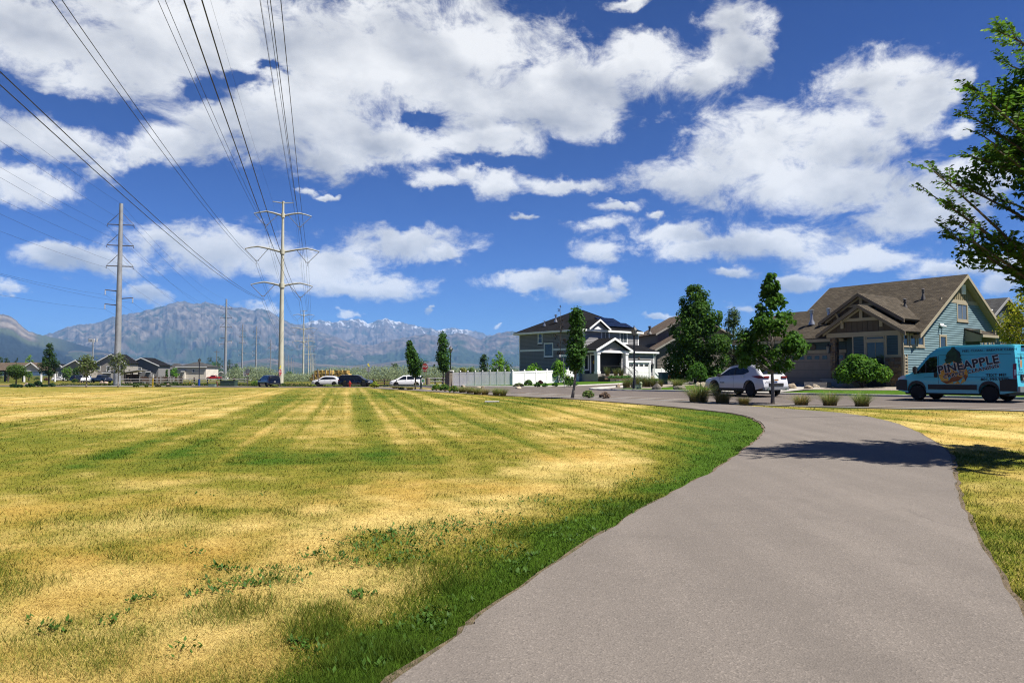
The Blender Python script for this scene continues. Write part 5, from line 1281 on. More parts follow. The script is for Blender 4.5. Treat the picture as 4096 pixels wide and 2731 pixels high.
far_house('grey_stucco_house', 'grey stucco gabled house with white rake boards and small canopy door', 507, 636, 262, 5.3, 8.0, M_STUC, M_SHK, wins=[(.37,.47,2.9,4.3)], canopy=(.66,.82,3.1,M_STUC), peakx=.47)
far_house('townhouse', 'beige and grey townhouse behind the tall galvanised pole', 384, 500, 248, 5.9, 8.9, M_STUB, M_SHK, wins=[(.08,.16,3.4,4.8),(.40,.5,3.2,4.6)], peakx=.55, canopy=(.3,.62,2.7,M_STUC))
far_house('townhouse', 'beige townhouse with clipped dark gable beyond the white pickup', 256, 338, 240, 4.5, 6.7, M_STUB, M_SHK, wins=[(.2,.32,2.6,4.0),(.62,.8,2.6,3.6)], peakx=.62, canopy=(.1,.4,2.4,M_STUC))
far_house('townhouse', 'low dark roofed house between the two townhouses', 318, 396, 256, 4.3, 6.6, M_STUC, M_SHK, 'hip', wins=[(.3,.5,1.0,2.4)])
far_house('townhouse', 'beige house partly hidden by the dark tree, left of the clipped gable', 214, 262, 252, 3.9, 5.6, M_STUB, M_SHK, wins=[(.4,.7,1.2,2.6)], rz=.1)
far_house('white_house', 'white walled house with grey hip roof in front of the willow trees', 712, 826, 285, 5.0, 7.0, M_STUW, M_SHG, 'hip', wins=[(.53,.60,2.9,3.9)], canopy=(.17,.31,3.3,M_STUW), depth=12)
far_house('low_grey_house', 'small grey house half hidden by green trees, left of the white house', 664, 716, 296, 4.5, 6.4, M_STUC, M_SHG, 'hip', wins=[(.15,.3,2.9,4.2),(.6,.8,2.9,4.2)])
far_house('shed', 'small white shed between the galvanised poles beyond the rail fence', 952, 990, 262, 2.3, 2.9, M_WHITE, M_SHG, depth=5)
far_house('shed', 'long white shed beside the red pickup', 876, 900, 300, 2.6, 3.4, M_WHITE, M_SHG, depth=5)
# park shelter with a big tan roof
def pavilion():
    Y = 200; x0, x1 = PX(-170, Y), PX(120, Y); t = thing('park_pavilion', 'open park pavilion with long tan roof and white gable end', 'pavilion', (PX(97, Y), Y, -.4), 0)
    w = PX(172, Y) - PX(97, Y); L = PX(97, Y) - x0
    slab(t, 'roof', [[(-L,-.4,3.25),(-.3,-.4,3.25),(w*.48,3.2,5.4),(-L,3.2,5.4)],[(-L,3.2,5.4),(w*.48,3.2,5.4),(w*.48,8,3.0),(-L,8,3.0)],[(-.25,-.55,3.7),(w*.45,-.55,5.42),(w*.45,6,5.42),(-.25,6,3.7)],[(w*.45,-.55,5.42),(w+.2,-.55,3.1),(w+.2,6,3.1),(w*.45,6,5.42)]], M_SHT, .15)
    b = MB(); b.prism([(-.3,-.62,3.45),(w*.45,-.62,5.15),(w*.45,-.62,5.44),(-.3,-.62,3.75)],(0,.08,0)); b.prism([(w*.45,-.62,5.15),(w+.25,-.62,2.85),(w+.25,-.62,3.12),(w*.45,-.62,5.44)],(0,.08,0)); b.box(.2,w,-.3,-.1,3.0,3.2); islands(t, 'rake_board', b, M_WTRIM)
    battens(t, (0,-.15,0), (1,0,0), (0,-1,0), .3, w-.3, 3.2, lambda x: 5.0 - .52*abs(x - w*.45), M_STUW, .35)
    for (x, y) in ((.3,0),(w-.2,0),(w-.2,6),(-4,0),(-9,0),(-14,0),(-4,6),(-9,6)): MB().box(x-.17,x+.17,y-.17,y+.17,-.3,3.2).build('post', M_WTRIM if x > 0 else M_BATT, t)
    MB().box(-L,w,0,7,-.3,.1).build('floor_slab', M_CONC, t)
pavilion()
# ------------------------------------------------------------------ vehicles
def paint(name, col, rough=.22, metal=0.0): return mat('paint_' + name, col, rough, .02, 1.0, coat=.6, metal=metal, spec=.5)
M_TYRE = mat('tyre_rubber', (.014,.014,.015), .85, .15, 9); M_RIM = mat('alloy_rim', (.46,.47,.48), .3, .1, 6, metal=.7); M_RIMK = mat('black_rim', (.015,.015,.016), .35, .1, 6)
M_CARGL = glass_mat('car_glass', (.008,.010,.012), .04); M_PLAST = mat('black_plastic', (.020,.020,.021), .6, .1, 6); M_TAIL = mat('tail_lamp', (.28,.008,.006), .15, .1, 8, spec=.6)
M_HEAD = mat('head_lamp', (.70,.72,.74), .1, .1, 8, spec=.8); M_CHROME = mat('chrome', (.72,.73,.74), .15, .03, 6, metal=.95); M_PLATE = mat('number_plate', (.68,.68,.66), .5, .05, 6)
def wheel(parent, x, y, r, w, rim, side):
    b = MB(); p = [(r*.62,-w/2),(r*.86,-w/2),(r*.97,-w*.36),(r,-w*.2),(r,w*.2),(r*.97,w*.36),(r*.86,w/2),(r*.62,w/2)]
    b.lathe(p, 22, (0,0,0), 'Y'); wo = b.build('wheel', M_TYRE, parent, (x, y, r), smooth='auto')
    b = MB(); s = side
    b.lathe([(r*.63,s*w*.40),(r*.60,s*w*.44),(r*.56,s*w*.40),(r*.54,s*w*.22),(.01,s*w*.22)] if s > 0 else [(.01,s*w*.22),(r*.54,s*w*.22),(r*.56,s*w*.40),(r*.60,s*w*.44),(r*.63,s*w*.40)], 22, (0,0,0), 'Y', 1)
    for k in range(5):
        a = k * 1.2566 + .3
        b.cbox((math.cos(a)*r*.31, s*w*.36, math.sin(a)*r*.31), (r*.52, w*.16, r*.17), 0, 0, -a)
    b.lathe([(r*.14,s*w*.30),(r*.14,s*w*.46),(.01,s*w*.48)] if s > 0 else [(.01,s*w*.48),(r*.14,s*w*.46),(r*.14,s*w*.30)], 10, (0,0,0), 'Y')
    b.build('rim', [rim, M_PLAST], wo, smooth='auto')
def interp(P, x): return np.interp(x, [p[0] for p in P], [p[1] for p in P])
def smoothprof(P, n=9):
    """round the corners of a side profile"""
    xs = np.linspace(P[0][0], P[-1][0], 400); z = interp(P, xs); k = np.hanning(n + 2)[1:-1]; k /= k.sum()
    zp = np.pad(z, n // 2, mode='edge'); z2 = np.convolve(zp, k, 'valid')[:400]; z2[0], z2[-1] = z[0], z[-1]
    return list(zip(xs, z2))
class Car:
    """body shell lofted from a side profile; front is +x, left is +y"""
    def __init__(s, label, cat, loc, rz, L, W, top, wheels, r, sill=.26, wprof=None, group=None, name='parked_car', endround=.10, rise=.05, smooth=13):
        s.t = thing(name, label, cat, loc, rz, group); s.L, s.W, s.r, s.wheels = L, W, r, wheels
        s.top = smoothprof(top, smooth); s.sill = sill; s.wp = wprof or [(.15,.93),(.35,.97),(.6,1.0),(.85,.985),(1.0,.95),(1.25,.88),(1.6,.77),(2.0,.70)]
        s.er = endround; s.arch = r * 1.16; s.x0, s.x1 = top[0][0], top[-1][0]
    def plan(s, x):
        d = np.minimum(x - s.x0, s.x1 - x); k = np.clip(1 - d / (.16 * s.L), 0, 1); return 1 - s.er * k ** 2
    def w(s, x, z): return s.W / 2 * interp(s.wp, z) * s.plan(x)
    def zb(s, x):
        z = s.sill + np.clip(abs(x) - s.L / 2 + .5, 0, 1) * .25
        for xw in s.wheels:
            d = abs(x - xw)
            if d < s.arch: z = max(z, s.r + math.sqrt(max(0, s.arch ** 2 - d * d)))
        return z
    def zt(s, x): return float(interp(s.top, x))
    def body(s, m, under=True, K=12):
        xs = set(np.linspace(s.x0, s.x1, 46))
        for xw in s.wheels:
            for a in np.linspace(-1, 1, 15): xs.add(xw + s.arch * math.sin(a * math.pi / 2))
            xs.add(xw - s.arch - .004); xs.add(xw + s.arch + .004)
        xs = sorted(x for x in xs if s.x0 <= x <= s.x1); V = []; n = len(xs); ring = 2 * K + 3
        for x in xs:
            zb, zt_ = s.zb(x), s.zt(x); zb = min(zb, zt_ - .05); side = []
            for k in range(K):
                f = k / (K - 1); z = zb + (zt_ - zb) * (1 - (1 - f) ** 1.15); w = s.w(x, z)
                if f > .85: w *= 1 - ((f - .85) / .15) ** 2 * .045
                side.append((w, z))
            row = [(x, w, z) for w, z in side] + [(x, side[-1][0] * .6, zt_ + .018), (x, 0, zt_ + .025), (x, -side[-1][0] * .6, zt_ + .018)] + [(x, -w, z) for w, z in side[::-1]]
            V += row
        F = []; q = 2 * K + 3
        for i in range(n - 1):
            for j in range(q - 1): F.append((i*q+j, (i+1)*q+j, (i+1)*q+j+1, i*q+j+1))
            F.append((i*q+q-1, (i+1)*q+q-1, (i+1)*q, i*q))
        F.append(tuple(range(q))); F.append(tuple((n-1)*q+j for j in range(q))[::-1])
        b = MB(); b.add(V, F); s.bodyo = b.build('body', m, s.t, smooth='auto'); return s.bodyo
    def wheelset(s, rim, w=.23):
        for x in s.wheels:
            for sd in (1, -1): wheel(s.t, x, sd * (s.W / 2 * .965 - w / 2), s.r, w, rim, sd)
    def side_patch(s, name, lo, up, m, sd, off=.012, n=12, k=5, parent=None):
        """patch lying on the flank between a lower and an upper line"""
        xs = np.linspace(lo[0][0], lo[-1][0], n); V = []; F = []
        for x in xs:
            a, b_ = interp(lo, x), interp(up, x)
            for j in range(k): z = a + (b_ - a) * j / (k - 1); V.append((x, sd * (s.w(x, z) + off), z))
        for x in xs:
            a, b_ = interp(lo, x), interp(up, x)
            for j in range(k): z = a + (b_ - a) * j / (k - 1); V.append((x, sd * (s.w(x, z) - .03), z))
        N_ = n * k
        for i in range(n - 1):
            for j in range(k - 1): f = (i*k+j, (i+1)*k+j, (i+1)*k+j+1, i*k+j+1); F.append(f if sd < 0 else f[::-1])
        bl = [i * k for i in range(n)] ; tl_ = [i * k + k - 1 for i in range(n)]
        for i in range(n - 1):
            F.append((bl[i], bl[i+1], N_+bl[i+1], N_+bl[i])); F.append((tl_[i+1], tl_[i], N_+tl_[i], N_+tl_[i+1]))
        return MB().add(V, F).build(name, m, parent or s.t, smooth='auto')
    def top_patch(s, name, x0, x1, f, m, off=.03, n=10, f1=None):
        V = []; F = []; k = 7; f1 = f1 or f
        for i in range(n):
            x = x0 + (x1 - x0) * i / (n - 1); z = s.zt(x); ff = f + (f1 - f) * i / (n - 1); w = s.w(x, z) * ff
            dz = (s.zt(x + .02) - s.zt(x - .02)) / .04; nx = -dz / math.hypot(1, dz); nz = 1 / math.hypot(1, dz)
            for j in range(k): y = -w + 2 * w * j / (k - 1); c = .024 * (1 - abs(y / w) ** 3) if w else 0; V.append((x + nx * off, y, z + c + nz * off - .004))
        for i in range(n - 1):
            for j in range(k - 1): F.append((i*k+j, (i+1)*k+j, (i+1)*k+j+1, i*k+j+1))
        return MB().add(V, F).build(name, m, s.t, smooth=True)
    def box(s, name, c, size, m, bevel=.02, parent=None): return MB().cbox((0,0,0), size).build(name, m, parent or s.t, c, bevel=bevel)
    def mirror(s, x, z, m, out=.12):
        for sd in (1, -1): y = s.w(x, z); s.box('mirror', (x, sd * (y + out), z), (.13,.24,.17), m, .04)
    def end_face(s, name, xe, y0, y1, z0, z1, m, d=.03, parent=None):
        return s.box(name, (xe, (y0 + y1) / 2, (z0 + z1) / 2), (d, y1 - y0, z1 - z0), m, .012, parent)
def car_at(sx, Y): return (PX(sx, Y), Y)

# --- white crossover parked across the street, seen from the rear
def white_suv():
    top = [(-2.42,.62),(-2.38,1.02),(-2.25,1.12),(-1.72,1.60),(-1.35,1.68),(-.2,1.70),(.35,1.62),(1.12,1.12),(1.35,1.06),(2.05,.97),(2.32,.84),(2.40,.60)]
    x, y = 13.1, 41.7
    c = Car('white sporty SUV parked by the far kerb, seen from behind', 'SUV', (x, y, zt(x, y) + .03), rad(114), 4.8, 1.95, top, [-1.43,1.43], .385, .36,
            [(.15,.95),(.4,.985),(.7,1.0),(.95,.985),(1.08,.955),(1.3,.87),(1.6,.755),(2,.70)], name='parked_suv', endround=.13)
    P = paint('white', (.86,.87,.91)); c.body(P); c.wheelset(M_RIMK, .25)
    for sd in (1, -1):
        c.side_patch('side_window', [(-1.30,1.32),(-.9,1.17),(.95,1.12)], [(-1.30,1.34),(-1.1,1.52),(-.2,1.575),(.25,1.52),(.95,1.14)], M_CARGL, sd)
        c.side_patch('window_pillar', [(-.26,1.155),(-.16,1.15)], [(-.26,1.58),(-.16,1.575)], M_PLAST, sd, .018, 3)
        c.side_patch('tail_light', [(-2.37,.98),(-2.1,.97),(-1.62,1.07)], [(-2.37,1.10),(-2.1,1.12),(-1.62,1.09)], M_TAIL, sd, .014)
        c.side_patch('rocker_panel', [(-.98,.34),(.98,.34)], [(-.98,.44),(.98,.43)], M_PLAST, sd, .012)
        for xw in c.wheels:
            a = np.linspace(-1, 1, 19); lo = [(xw + c.arch * math.sin(q * 1.5), c.r + c.arch * math.cos(q * 1.5)) for q in a]; up = [(xx, zz + .055 + .0 * zz) for xx, zz in lo]
            c.side_patch('arch_trim', lo, up, M_PLAST, sd, .012, 19, 3)
        for xx, zz in ((.02,1.03),(-.95,1.08)): c.box('door_handle', (xx, sd * (c.w(xx, zz) + .02), zz), (.2,.03,.035), M_CHROME, .01)
        c.side_patch('roof_rail', [(-1.3,1.685),(.3,1.645)], [(-1.3,1.715),(-.2,1.745),(.3,1.665)], M_PLAST, sd, -.05, 8, 2)
        c.side_patch('door_seam', [(.985,.46),(1.0,.46)], [(.985,1.10),(1.0,1.10)], M_PLAST, sd, .003, 2); c.side_patch('door_seam', [(-.19,.46),(-.175,.46)], [(-.19,1.15),(-.175,1.15)], M_PLAST, sd, .003, 2)
        y0 = .30 if sd > 0 else -.92
        c.end_face('rear_lamp', -2.36, y0 + .12, y0 + .50, .99, 1.10, M_TAIL, .07)
    c.top_patch('rear_window', -2.19, -1.70, .80, M_CARGL, .02); c.top_patch('windshield', .42, 1.08, .86, M_CARGL, .02)
    c.end_face('number_plate', -2.435, -.16, .16, .84, .94, M_PLATE, .03); c.end_face('plate_sticker', -2.452, -.13, .13, .86, .92, mat('orange_print', (.55,.22,.04), .6), .01)
    c.end_face('lower_grille', -2.43, -.5, .5, .55, .72, M_PLAST, .06); c.end_face('rear_bumper', -2.40, -.85, .85, .36, .52, mat('silver_bumper', (.42,.42,.43), .35, .05, 5, metal=.4), .16)
    for yy in (.62, -.62): MB().tube([(-2.50,yy,.40),(-2.25,yy,.40)], .065, 10).build('exhaust_tip', M_CHROME, c.t)
    c.box('rear_spoiler', (-1.78, 0, 1.655), (.22, 1.25, .03), P, .012); MB().prism([(-1.45,-.02,1.70),(-1.25,-.02,1.71),(-1.42,-.02,1.78)],(0,.04,0)).build('roof_antenna', P, c.t)
    c.mirror(.95, 1.14, M_PLAST)
    c.top_patch('hood_seam', 1.13, 1.16, .9, M_PLAST, .006, 3)
    c.box('underbody_box', (0, 0, .42), (3.9, 1.55, .3), M_PLAST, .02)['label'] = 'dark underbody'  # black plastic box closing the underside between the wheels
    txt = bpy.data.curves.new('lettering', 'FONT'); txt.body = 'BLAZER'; txt.size = .10; txt.extrude = .003; txt.materials.append(M_PLAST); txt.align_x = 'CENTER'
    o = put('lettering', txt, c.t, (.72, c.w(.72,.72) + .012, .70)); o.rotation_euler = (rad(90), 0, rad(180))
    txt = bpy.data.curves.new('rear_lettering', 'FONT'); txt.body = 'BLAZER'; txt.size = .10; txt.extrude = .003; txt.materials.append(M_PLAST); txt.align_x = 'CENTER'
    o = put('rear_lettering', txt, c.t, (-2.43, .55, .76)); o.rotation_euler = (rad(90), 0, rad(-90))
white_suv()

# --- teal delivery van with pineapple artwork
def teal_van():
    top = [(-2.52,.70),(-2.50,1.3),(-2.46,2.30),(-2.38,2.42),(.2,2.44),(.62,2.36),(1.02,2.06),(1.62,1.34),(1.85,1.20),(2.32,1.05),(2.46,.88),(2.50,.55)]
    x, y = 20.25, 33.3
    c = Car('teal cargo van with pineapple artwork and big dark lettering', 'van', (x, y, zt(x, y) + .03), math.atan2(.809, -.588) , 5.0, 2.02, top, [-1.46,1.52], .345, .34,
            [(.15,.95),(.4,.985),(.9,1.0),(1.2,.985),(1.7,.955),(2.2,.92),(2.5,.88)], name='cargo_van', endround=.07, smooth=9)
    P = paint('teal', (.10,.72,.92), .3); c.body(P, K=16); c.wheelset(mat('steel_wheel', (.22,.22,.23), .4, .1, 6, metal=.5), .22)
    GR = mat('dark_cladding', (.032,.033,.037), .6, .1, 6)
    for sd in (1, -1):
        c.side_patch('cab_window', [(.62,1.26),(1.5,1.22)], [(.62,1.98),(.95,1.94),(1.5,1.26)], M_CARGL, sd); c.side_patch('window_bar', [(1.08,1.24),(1.14,1.24)], [(1.08,1.80),(1.14,1.74)], M_PLAST, sd, .018, 3)
        c.side_patch('side_rail', [(-1.0,.50),(1.02,.50)], [(-1.0,.72),(1.02,.72)], GR, sd, .03)
        c.side_patch('rear_cladding', [(-2.5,.46),(-1.88,.46)], [(-2.5,.98),(-2.2,.98),(-1.88,.92)], GR, sd, .02); c.side_patch('front_cladding', [(1.95,.42),(2.48,.46)], [(1.95,.92),(2.3,.94),(2.48,.84)], GR, sd, .02)
        for xw in c.wheels:
            a = np.linspace(-1, 1, 19); lo = [(xw + c.arch * math.sin(q * 1.45), c.r + c.arch * math.cos(q * 1.45)) for q in a]; up = [(xx, zz + .14) for xx, zz in lo]
            c.side_patch('wheel_arch', lo, up, GR, sd, .028, 19, 3)
        c.side_patch('tail_light', [(-2.49,1.0),(-2.36,1.0)], [(-2.49,1.62),(-2.36,1.60)], M_TAIL, sd, .012, 4); c.side_patch('tail_light_lens', [(-2.47,1.14),(-2.40,1.14)], [(-2.47,1.38),(-2.40,1.36)], M_HEAD, sd, .018, 3)
        c.side_patch('head_light', [(2.02,.98),(2.38,.90)], [(2.02,1.14),(2.2,1.10),(2.38,.99)], M_HEAD, sd, .012)
        c.side_patch('door_seam', [(.56,.75),(.575,.75)], [(.56,2.0),(.575,2.0)], M_PLAST, sd, .004, 2); c.side_patch('flank_seam', [(-2.3,2.02),(.55,2.02)], [(-2.3,2.035),(.55,2.035)], M_PLAST, sd, .004); c.side_patch('flank_seam', [(-2.3,1.05),(1.2,1.05)], [(-2.3,1.062),(1.2,1.062)], M_PLAST, sd, .004)
        c.box('door_handle', (.68, sd * (c.w(.68,1.16) + .015), 1.14), (.16,.05,.22), M_PLAST, .02)
        m_ = c.box('mirror', (1.52, sd * (c.w(1.5,1.35) + .16), 1.36), (.14,.26,.36), M_PLAST, .05); c.box('mirror_arm', (1.45, sd * (c.w(1.5,1.3) + .02), 1.24), (.08,.14,.06), M_PLAST, .01)
    c.top_patch('windshield', .78, 1.70, .90, M_CARGL, .02)
    # rear doors
    c.end_face('rear_bumper', -2.52, -.93, .93, .42, .66, mat('silver_bumper', (.42,.42,.43)), .16); c.end_face('number_plate', -2.565, .20, .50, .92, 1.04, M_PLATE, .02); c.end_face('plate_recess', -2.53, .12, .60, .90, 1.16, M_PLAST, .05)
    c.end_face('door_gap', -2.52, -.008, .008, .66, 2.3, M_PLAST, .03); c.end_face('brake_lamp', -2.46, -.2, .2, 2.32, 2.39, M_PLAST, .12)
    for z in (1.2, 2.0): c.end_face('door_crease', -2.516, -.9, .9, z, z + .015, M_PLAST, .02)
    c.box('underbody', (0, 0, .40), (4.3, 1.6, .28), M_PLAST, .02)
    # artwork on the flanks
    NAVY = mat('navy_print', (.020,.022,.040), .5, .05, 4); ORG = [mat('pineapple_print_' + n, q, .5, .05, 4) for n, q in (('gold', (.95,.48,.05)), ('orange', (.78,.30,.02)), ('rust', (.36,.11,.015)), ('amber', (1.0,.60,.10)))]
    LEAF = [mat('frond_print_' + n, q, .5, .05, 4) for n, q in (('dark', (.012,.050,.020)), ('mid', (.020,.085,.028)), ('deep', (.008,.030,.016)))]
    def decal(name, poly, m, sd, off):
        V = []; cx = sum(p[0] for p in poly) / len(poly); cz = sum(p[1] for p in poly) / len(poly)
        V = [(cx, sd * (c.w(cx, cz) + off), cz)] + [(px, sd * (c.w(px, pz) + off), pz) for px, pz in poly]; k = len(poly)
        F = [(0, i + 1, (i + 1) % k + 1) for i in range(k)]
        if sd > 0: F = [f[::-1] for f in F]
        return MB().add(V, F).build(name, m, c.t)
    rr = random.Random(5)
    for sd in (1,):
        # body of the fruit: low-poly facets
        cx, cz, ax, az_ = -.05, 1.24, .60, .58
        pts = []; ringn = [1, 7, 12, 14]
        for ri, k in enumerate(ringn):
            for q in range(k):
                a = 2 * math.pi * (q + .5 * (ri % 2)) / k; f = ri / 3; ex = ax * f * (1 if ri == 3 else rr.uniform(.85, 1.1)); ez = az_ * f * (1 if ri == 3 else rr.uniform(.85, 1.1))
                pts.append((cx + ex * math.cos(a) * (1 - .12 * math.sin(a)), max(.745, cz + ez * math.sin(a))))
        st = [0, 1, 8, 20]
        for ri in range(1, 4):
            n1, n0 = ringn[ri], ringn[ri - 1]
            for q in range(n1):
                a0 = pts[st[ri] + q]; a1 = pts[st[ri] + (q + 1) % n1]; i0 = pts[st[ri - 1] + int((q + .5) / n1 * n0) % n0]; i1 = pts[st[ri - 1] + int((q + 1.0) / n1 * n0) % n0]
                decal('fruit_facet', [a0, a1, i1, i0] if i0 != i1 else [a0, a1, i0], rr.choice(ORG), sd, .012)
        for (dx, dz, ln, wd, an) in [(0,1.80,.62,.17,90),(-.12,1.78,.60,.16,75),(.12,1.78,.58,.16,106),(-.25,1.76,.52,.15,58),(.25,1.76,.52,.15,124),(-.30,1.74,.46,.13,38),(.30,1.74,.46,.13,144),(-.30,1.72,.42,.12,18),(.30,1.72,.42,.12,164),(0,1.9,.5,.2,84),(-.2,1.9,.42,.18,68),(.2,1.9,.42,.18,112)]:
            ln *= 1.12; wd *= 1.35; dx *= 1.5; a = rad(an); ux, uz = math.cos(a), math.sin(a); bx = -.05 + dx * .7
            zc = lambda q: min(q, 2.40)
            decal('frond', [(bx - uz*wd/2, zc(dz + ux*wd/2)), (bx + ux*ln*.45 - uz*wd*.6, zc(dz + uz*ln*.45 + ux*wd*.6)), (bx + ux*ln, zc(dz + uz*ln)), (bx + ux*ln*.45 + uz*wd*.5, zc(dz + uz*ln*.45 - ux*wd*.5)), (bx + uz*wd/2, zc(dz - ux*wd/2))], rr.choice(LEAF), sd, .016 + .001 * an / 180)
    def lettering(body, x, z, size, ang, m, bold=0.0, sx=1.0, track=1.0, off=.022, name='lettering'):
        t = bpy.data.curves.new(name, 'FONT'); t.body = body; t.size = size; t.extrude = .002; t.offset = bold; t.materials.append(m); t.space_character = track; t.align_x = 'LEFT'
        o = put(name, t, c.t, (x, c.w(x, z + size * .3) + off, z)); tilt = math.atan2(c.w(x, z) - c.w(x, z + .4), .4)
        o.rotation_mode = 'QUATERNION'
        q = Matrix.Rotation(math.pi, 4, 'Z') @ Matrix.Rotation(math.pi / 2 - tilt, 4, 'X') @ Matrix.Rotation(ang, 4, 'Z')
        o.rotation_quaternion = q.to_quaternion(); o.scale = (sx, 1, 1); return o
    lettering('PINEAPPLE', .57, 1.19, .49, rad(11), mat('white_print', (1.2,1.25,1.25), .5), .030, 1.03, 1.06, .020, 'lettering_outline')
    lettering('PINEAPPLE', .57, 1.19, .49, rad(11), NAVY, .016, 1.03, 1.06, .0265)
    lettering('CARPET CLEANING', .34, .98, .21, rad(12.5), mat('white_print', (1.2,1.25,1.25)), .014, 1.12, 1.12, .020, 'lettering_outline')
    lettering('CARPET CLEANING', .34, .98, .21, rad(12.5), NAVY, .006, 1.12, 1.12, .026)
    lettering('TEXT ME!', -1.36, 1.08, .16, rad(1.5), NAVY, .003, 1.05, 1.1); lettering('801.990.9990', -1.16, .90, .16, rad(1.5), NAVY, .003, 1.10, 1.1)
    lettering('FEEL CLEAN - BREATHE CLEAN', -.42, 2.14, .13, rad(1), NAVY, .001, 1.12, 1.05)
    # rear door artwork
    b = MB()
    k = 12
    V = [(-2.523, .55 + .09 * math.cos(2*math.pi*i/k), 1.62 + .19 * math.sin(2*math.pi*i/k)) for i in range(k)]
    b.add(V, [tuple(range(k))[::-1]]); b.build('rear_fruit', ORG[1], c.t)
    b = MB(); b.add([(-2.523,.47,1.80),(-2.523,.55,2.10),(-2.523,.63,1.80),(-2.523,.44,1.98),(-2.523,.66,1.98),(-2.523,.55,1.78)], [(0,2,1),(0,5,3),(2,4,5)]); b.build('rear_fronds', LEAF[0], c.t)
    for (s_, yy, zz, sz) in (('PINEAPPLE', .80, 1.32, .085),('CARPET CLEANING', .80, 1.25, .05)):
        t = bpy.data.curves.new('rear_lettering', 'FONT'); t.body = s_; t.size = sz; t.extrude = .001; t.materials.append(NAVY)
        o = put('rear_lettering', t, c.t, (-2.526, yy, zz)); o.rotation_euler = (rad(90), 0, rad(-90))
teal_van()

def simple_car(label, cat, loc, rz, L, W, top, wb, r, col, rim=None, win=None, name='car', ws=None, rw=None, sill=.25, wprof=None, group=None, tail=True, trim=None, er=.12, metal=0):
    c = Car(label, cat, loc, rz, L, W, top, wb, r, sill, wprof, group, name, er); c.body(paint(name + label[:9].replace(' ', ''), col)); c.wheelset(rim or M_RIM, .22)
    for sd in (1, -1):
        for (lo, up) in win or []: c.side_patch('side_window', lo, up, M_CARGL, sd)
        if tail: c.side_patch('tail_light', [(c.x0 + .02,.92),(c.x0 + .3,.95)], [(c.x0 + .02,1.06),(c.x0 + .3,1.05)], M_TAIL, sd, .012, 4)
        c.side_patch('head_light', [(c.x1 - .42,.70),(c.x1 - .06,.66)], [(c.x1 - .42,.84),(c.x1 - .06,.78)], M_HEAD, sd, .012, 4)
        c.side_patch('rocker_panel', [(wb[0] + r * 1.2, sill - .02),(wb[1] - r * 1.2, sill - .02)], [(wb[0] + r * 1.2, sill + .10),(wb[1] - r * 1.2, sill + .10)], trim or M_PLAST, sd, .012)
        for xx in (.15, -.75): c.box('door_handle', (xx, sd * (c.w(xx, .95) + .012), .95), (.18,.03,.03), M_CHROME if trim else M_PLAST, .01)
    if ws: c.top_patch('windshield', ws[0], ws[1], .86, M_CARGL, .02)
    if rw: c.top_patch('rear_window', rw[0], rw[1], .80, M_CARGL, .02)
    c.end_face('number_plate', c.x0 - .01, -.16, .16, .74, .86, M_PLATE, .03); c.end_face('grille', c.x1 + .0, -.45, .45, .48, .62, M_PLAST, .05)
    c.end_face('rear_bumper', c.x0 - .01, -.7, .7, .44, .54, trim or M_PLAST, .08)
    c.mirror(ws[1] - .15 if ws else .8, 1.05, M_PLAST); c.box('underbody', (0,0,.36), (L*.84, W*.78, .2), M_PLAST, .02)
    return c
SUVT = [(-2.55,.6),(-2.5,1.05),(-2.3,1.62),(-2.1,1.78),(.3,1.80),(.75,1.70),(1.45,1.14),(1.7,1.08),(2.4,1.0),(2.6,.82),(2.65,.5)]
x, y = car_at(1423, 116.0)
c = simple_car('black full size SUV with chrome wheels behind the red hydrant', 'SUV', (x, y, zt(x, y) + .05), rad(-3), 5.3, 2.0, SUVT, [-1.45,1.55], .41, (.006,.006,.007), M_CHROME,
    [([(-2.2,1.18),(-.95,1.15)], [(-2.2,1.62),(-.95,1.66)]), ([(-.85,1.15),(.15,1.12)], [(-.85,1.66),(.15,1.67)]), ([(.22,1.12),(1.25,1.10)], [(.22,1.67),(.6,1.62),(1.25,1.14)])], 'black_suv', (.72,1.42), (-2.48,-2.22), .3, trim=M_CHROME)
x, y = car_at(1310, 119.5)
top = [(-2.3,.6),(-2.26,1.02),(-2.15,1.12),(-1.6,1.5),(-1.2,1.62),(.1,1.65),(.55,1.56),(1.25,1.08),(1.5,1.02),(2.1,.90),(2.28,.72),(2.32,.45)]
simple_car('white compact crossover heading the other way behind the black SUV', 'SUV', (x, y, zt(x, y) + .05), rad(180), 4.6, 1.85, top, [-1.35,1.35], .36, (1.1,1.1,1.13), M_RIM,
    [([(-1.6,1.15),(1.05,1.06)], [(-1.6,1.28),(-1.2,1.48),(0,1.53),(.45,1.46),(1.05,1.09)])], 'crossover', (.6,1.22), (-2.1,-1.65))
VANT = [(-2.5,.6),(-2.46,1.1),(-2.3,1.55),(-2.1,1.68),(-.2,1.74),(.5,1.68),(1.1,1.36),(1.75,1.02),(2.3,.88),(2.5,.68),(2.53,.42)]
x, y = car_at(1627, 113.0)
c = simple_car('white minivan on the cross street behind the narrow young maple', 'minivan', (x, y, zt(x, y) + .05), rad(187), 5.05, 1.95, VANT, [-1.5,1.55], .35, (1.25,1.25,1.25), M_RIM,
    [([(-2.25,1.18),(-1.25,1.12)], [(-2.25,1.42),(-1.9,1.55),(-1.25,1.58)]), ([(-1.15,1.12),(-.1,1.08)], [(-1.15,1.58),(-.1,1.60)]), ([(0,1.08),(1.25,1.02)], [(0,1.60),(.5,1.56),(1.25,1.08)])], 'minivan', (.62,1.55), (-2.45,-2.25))
x, y = car_at(1078, 112.5)
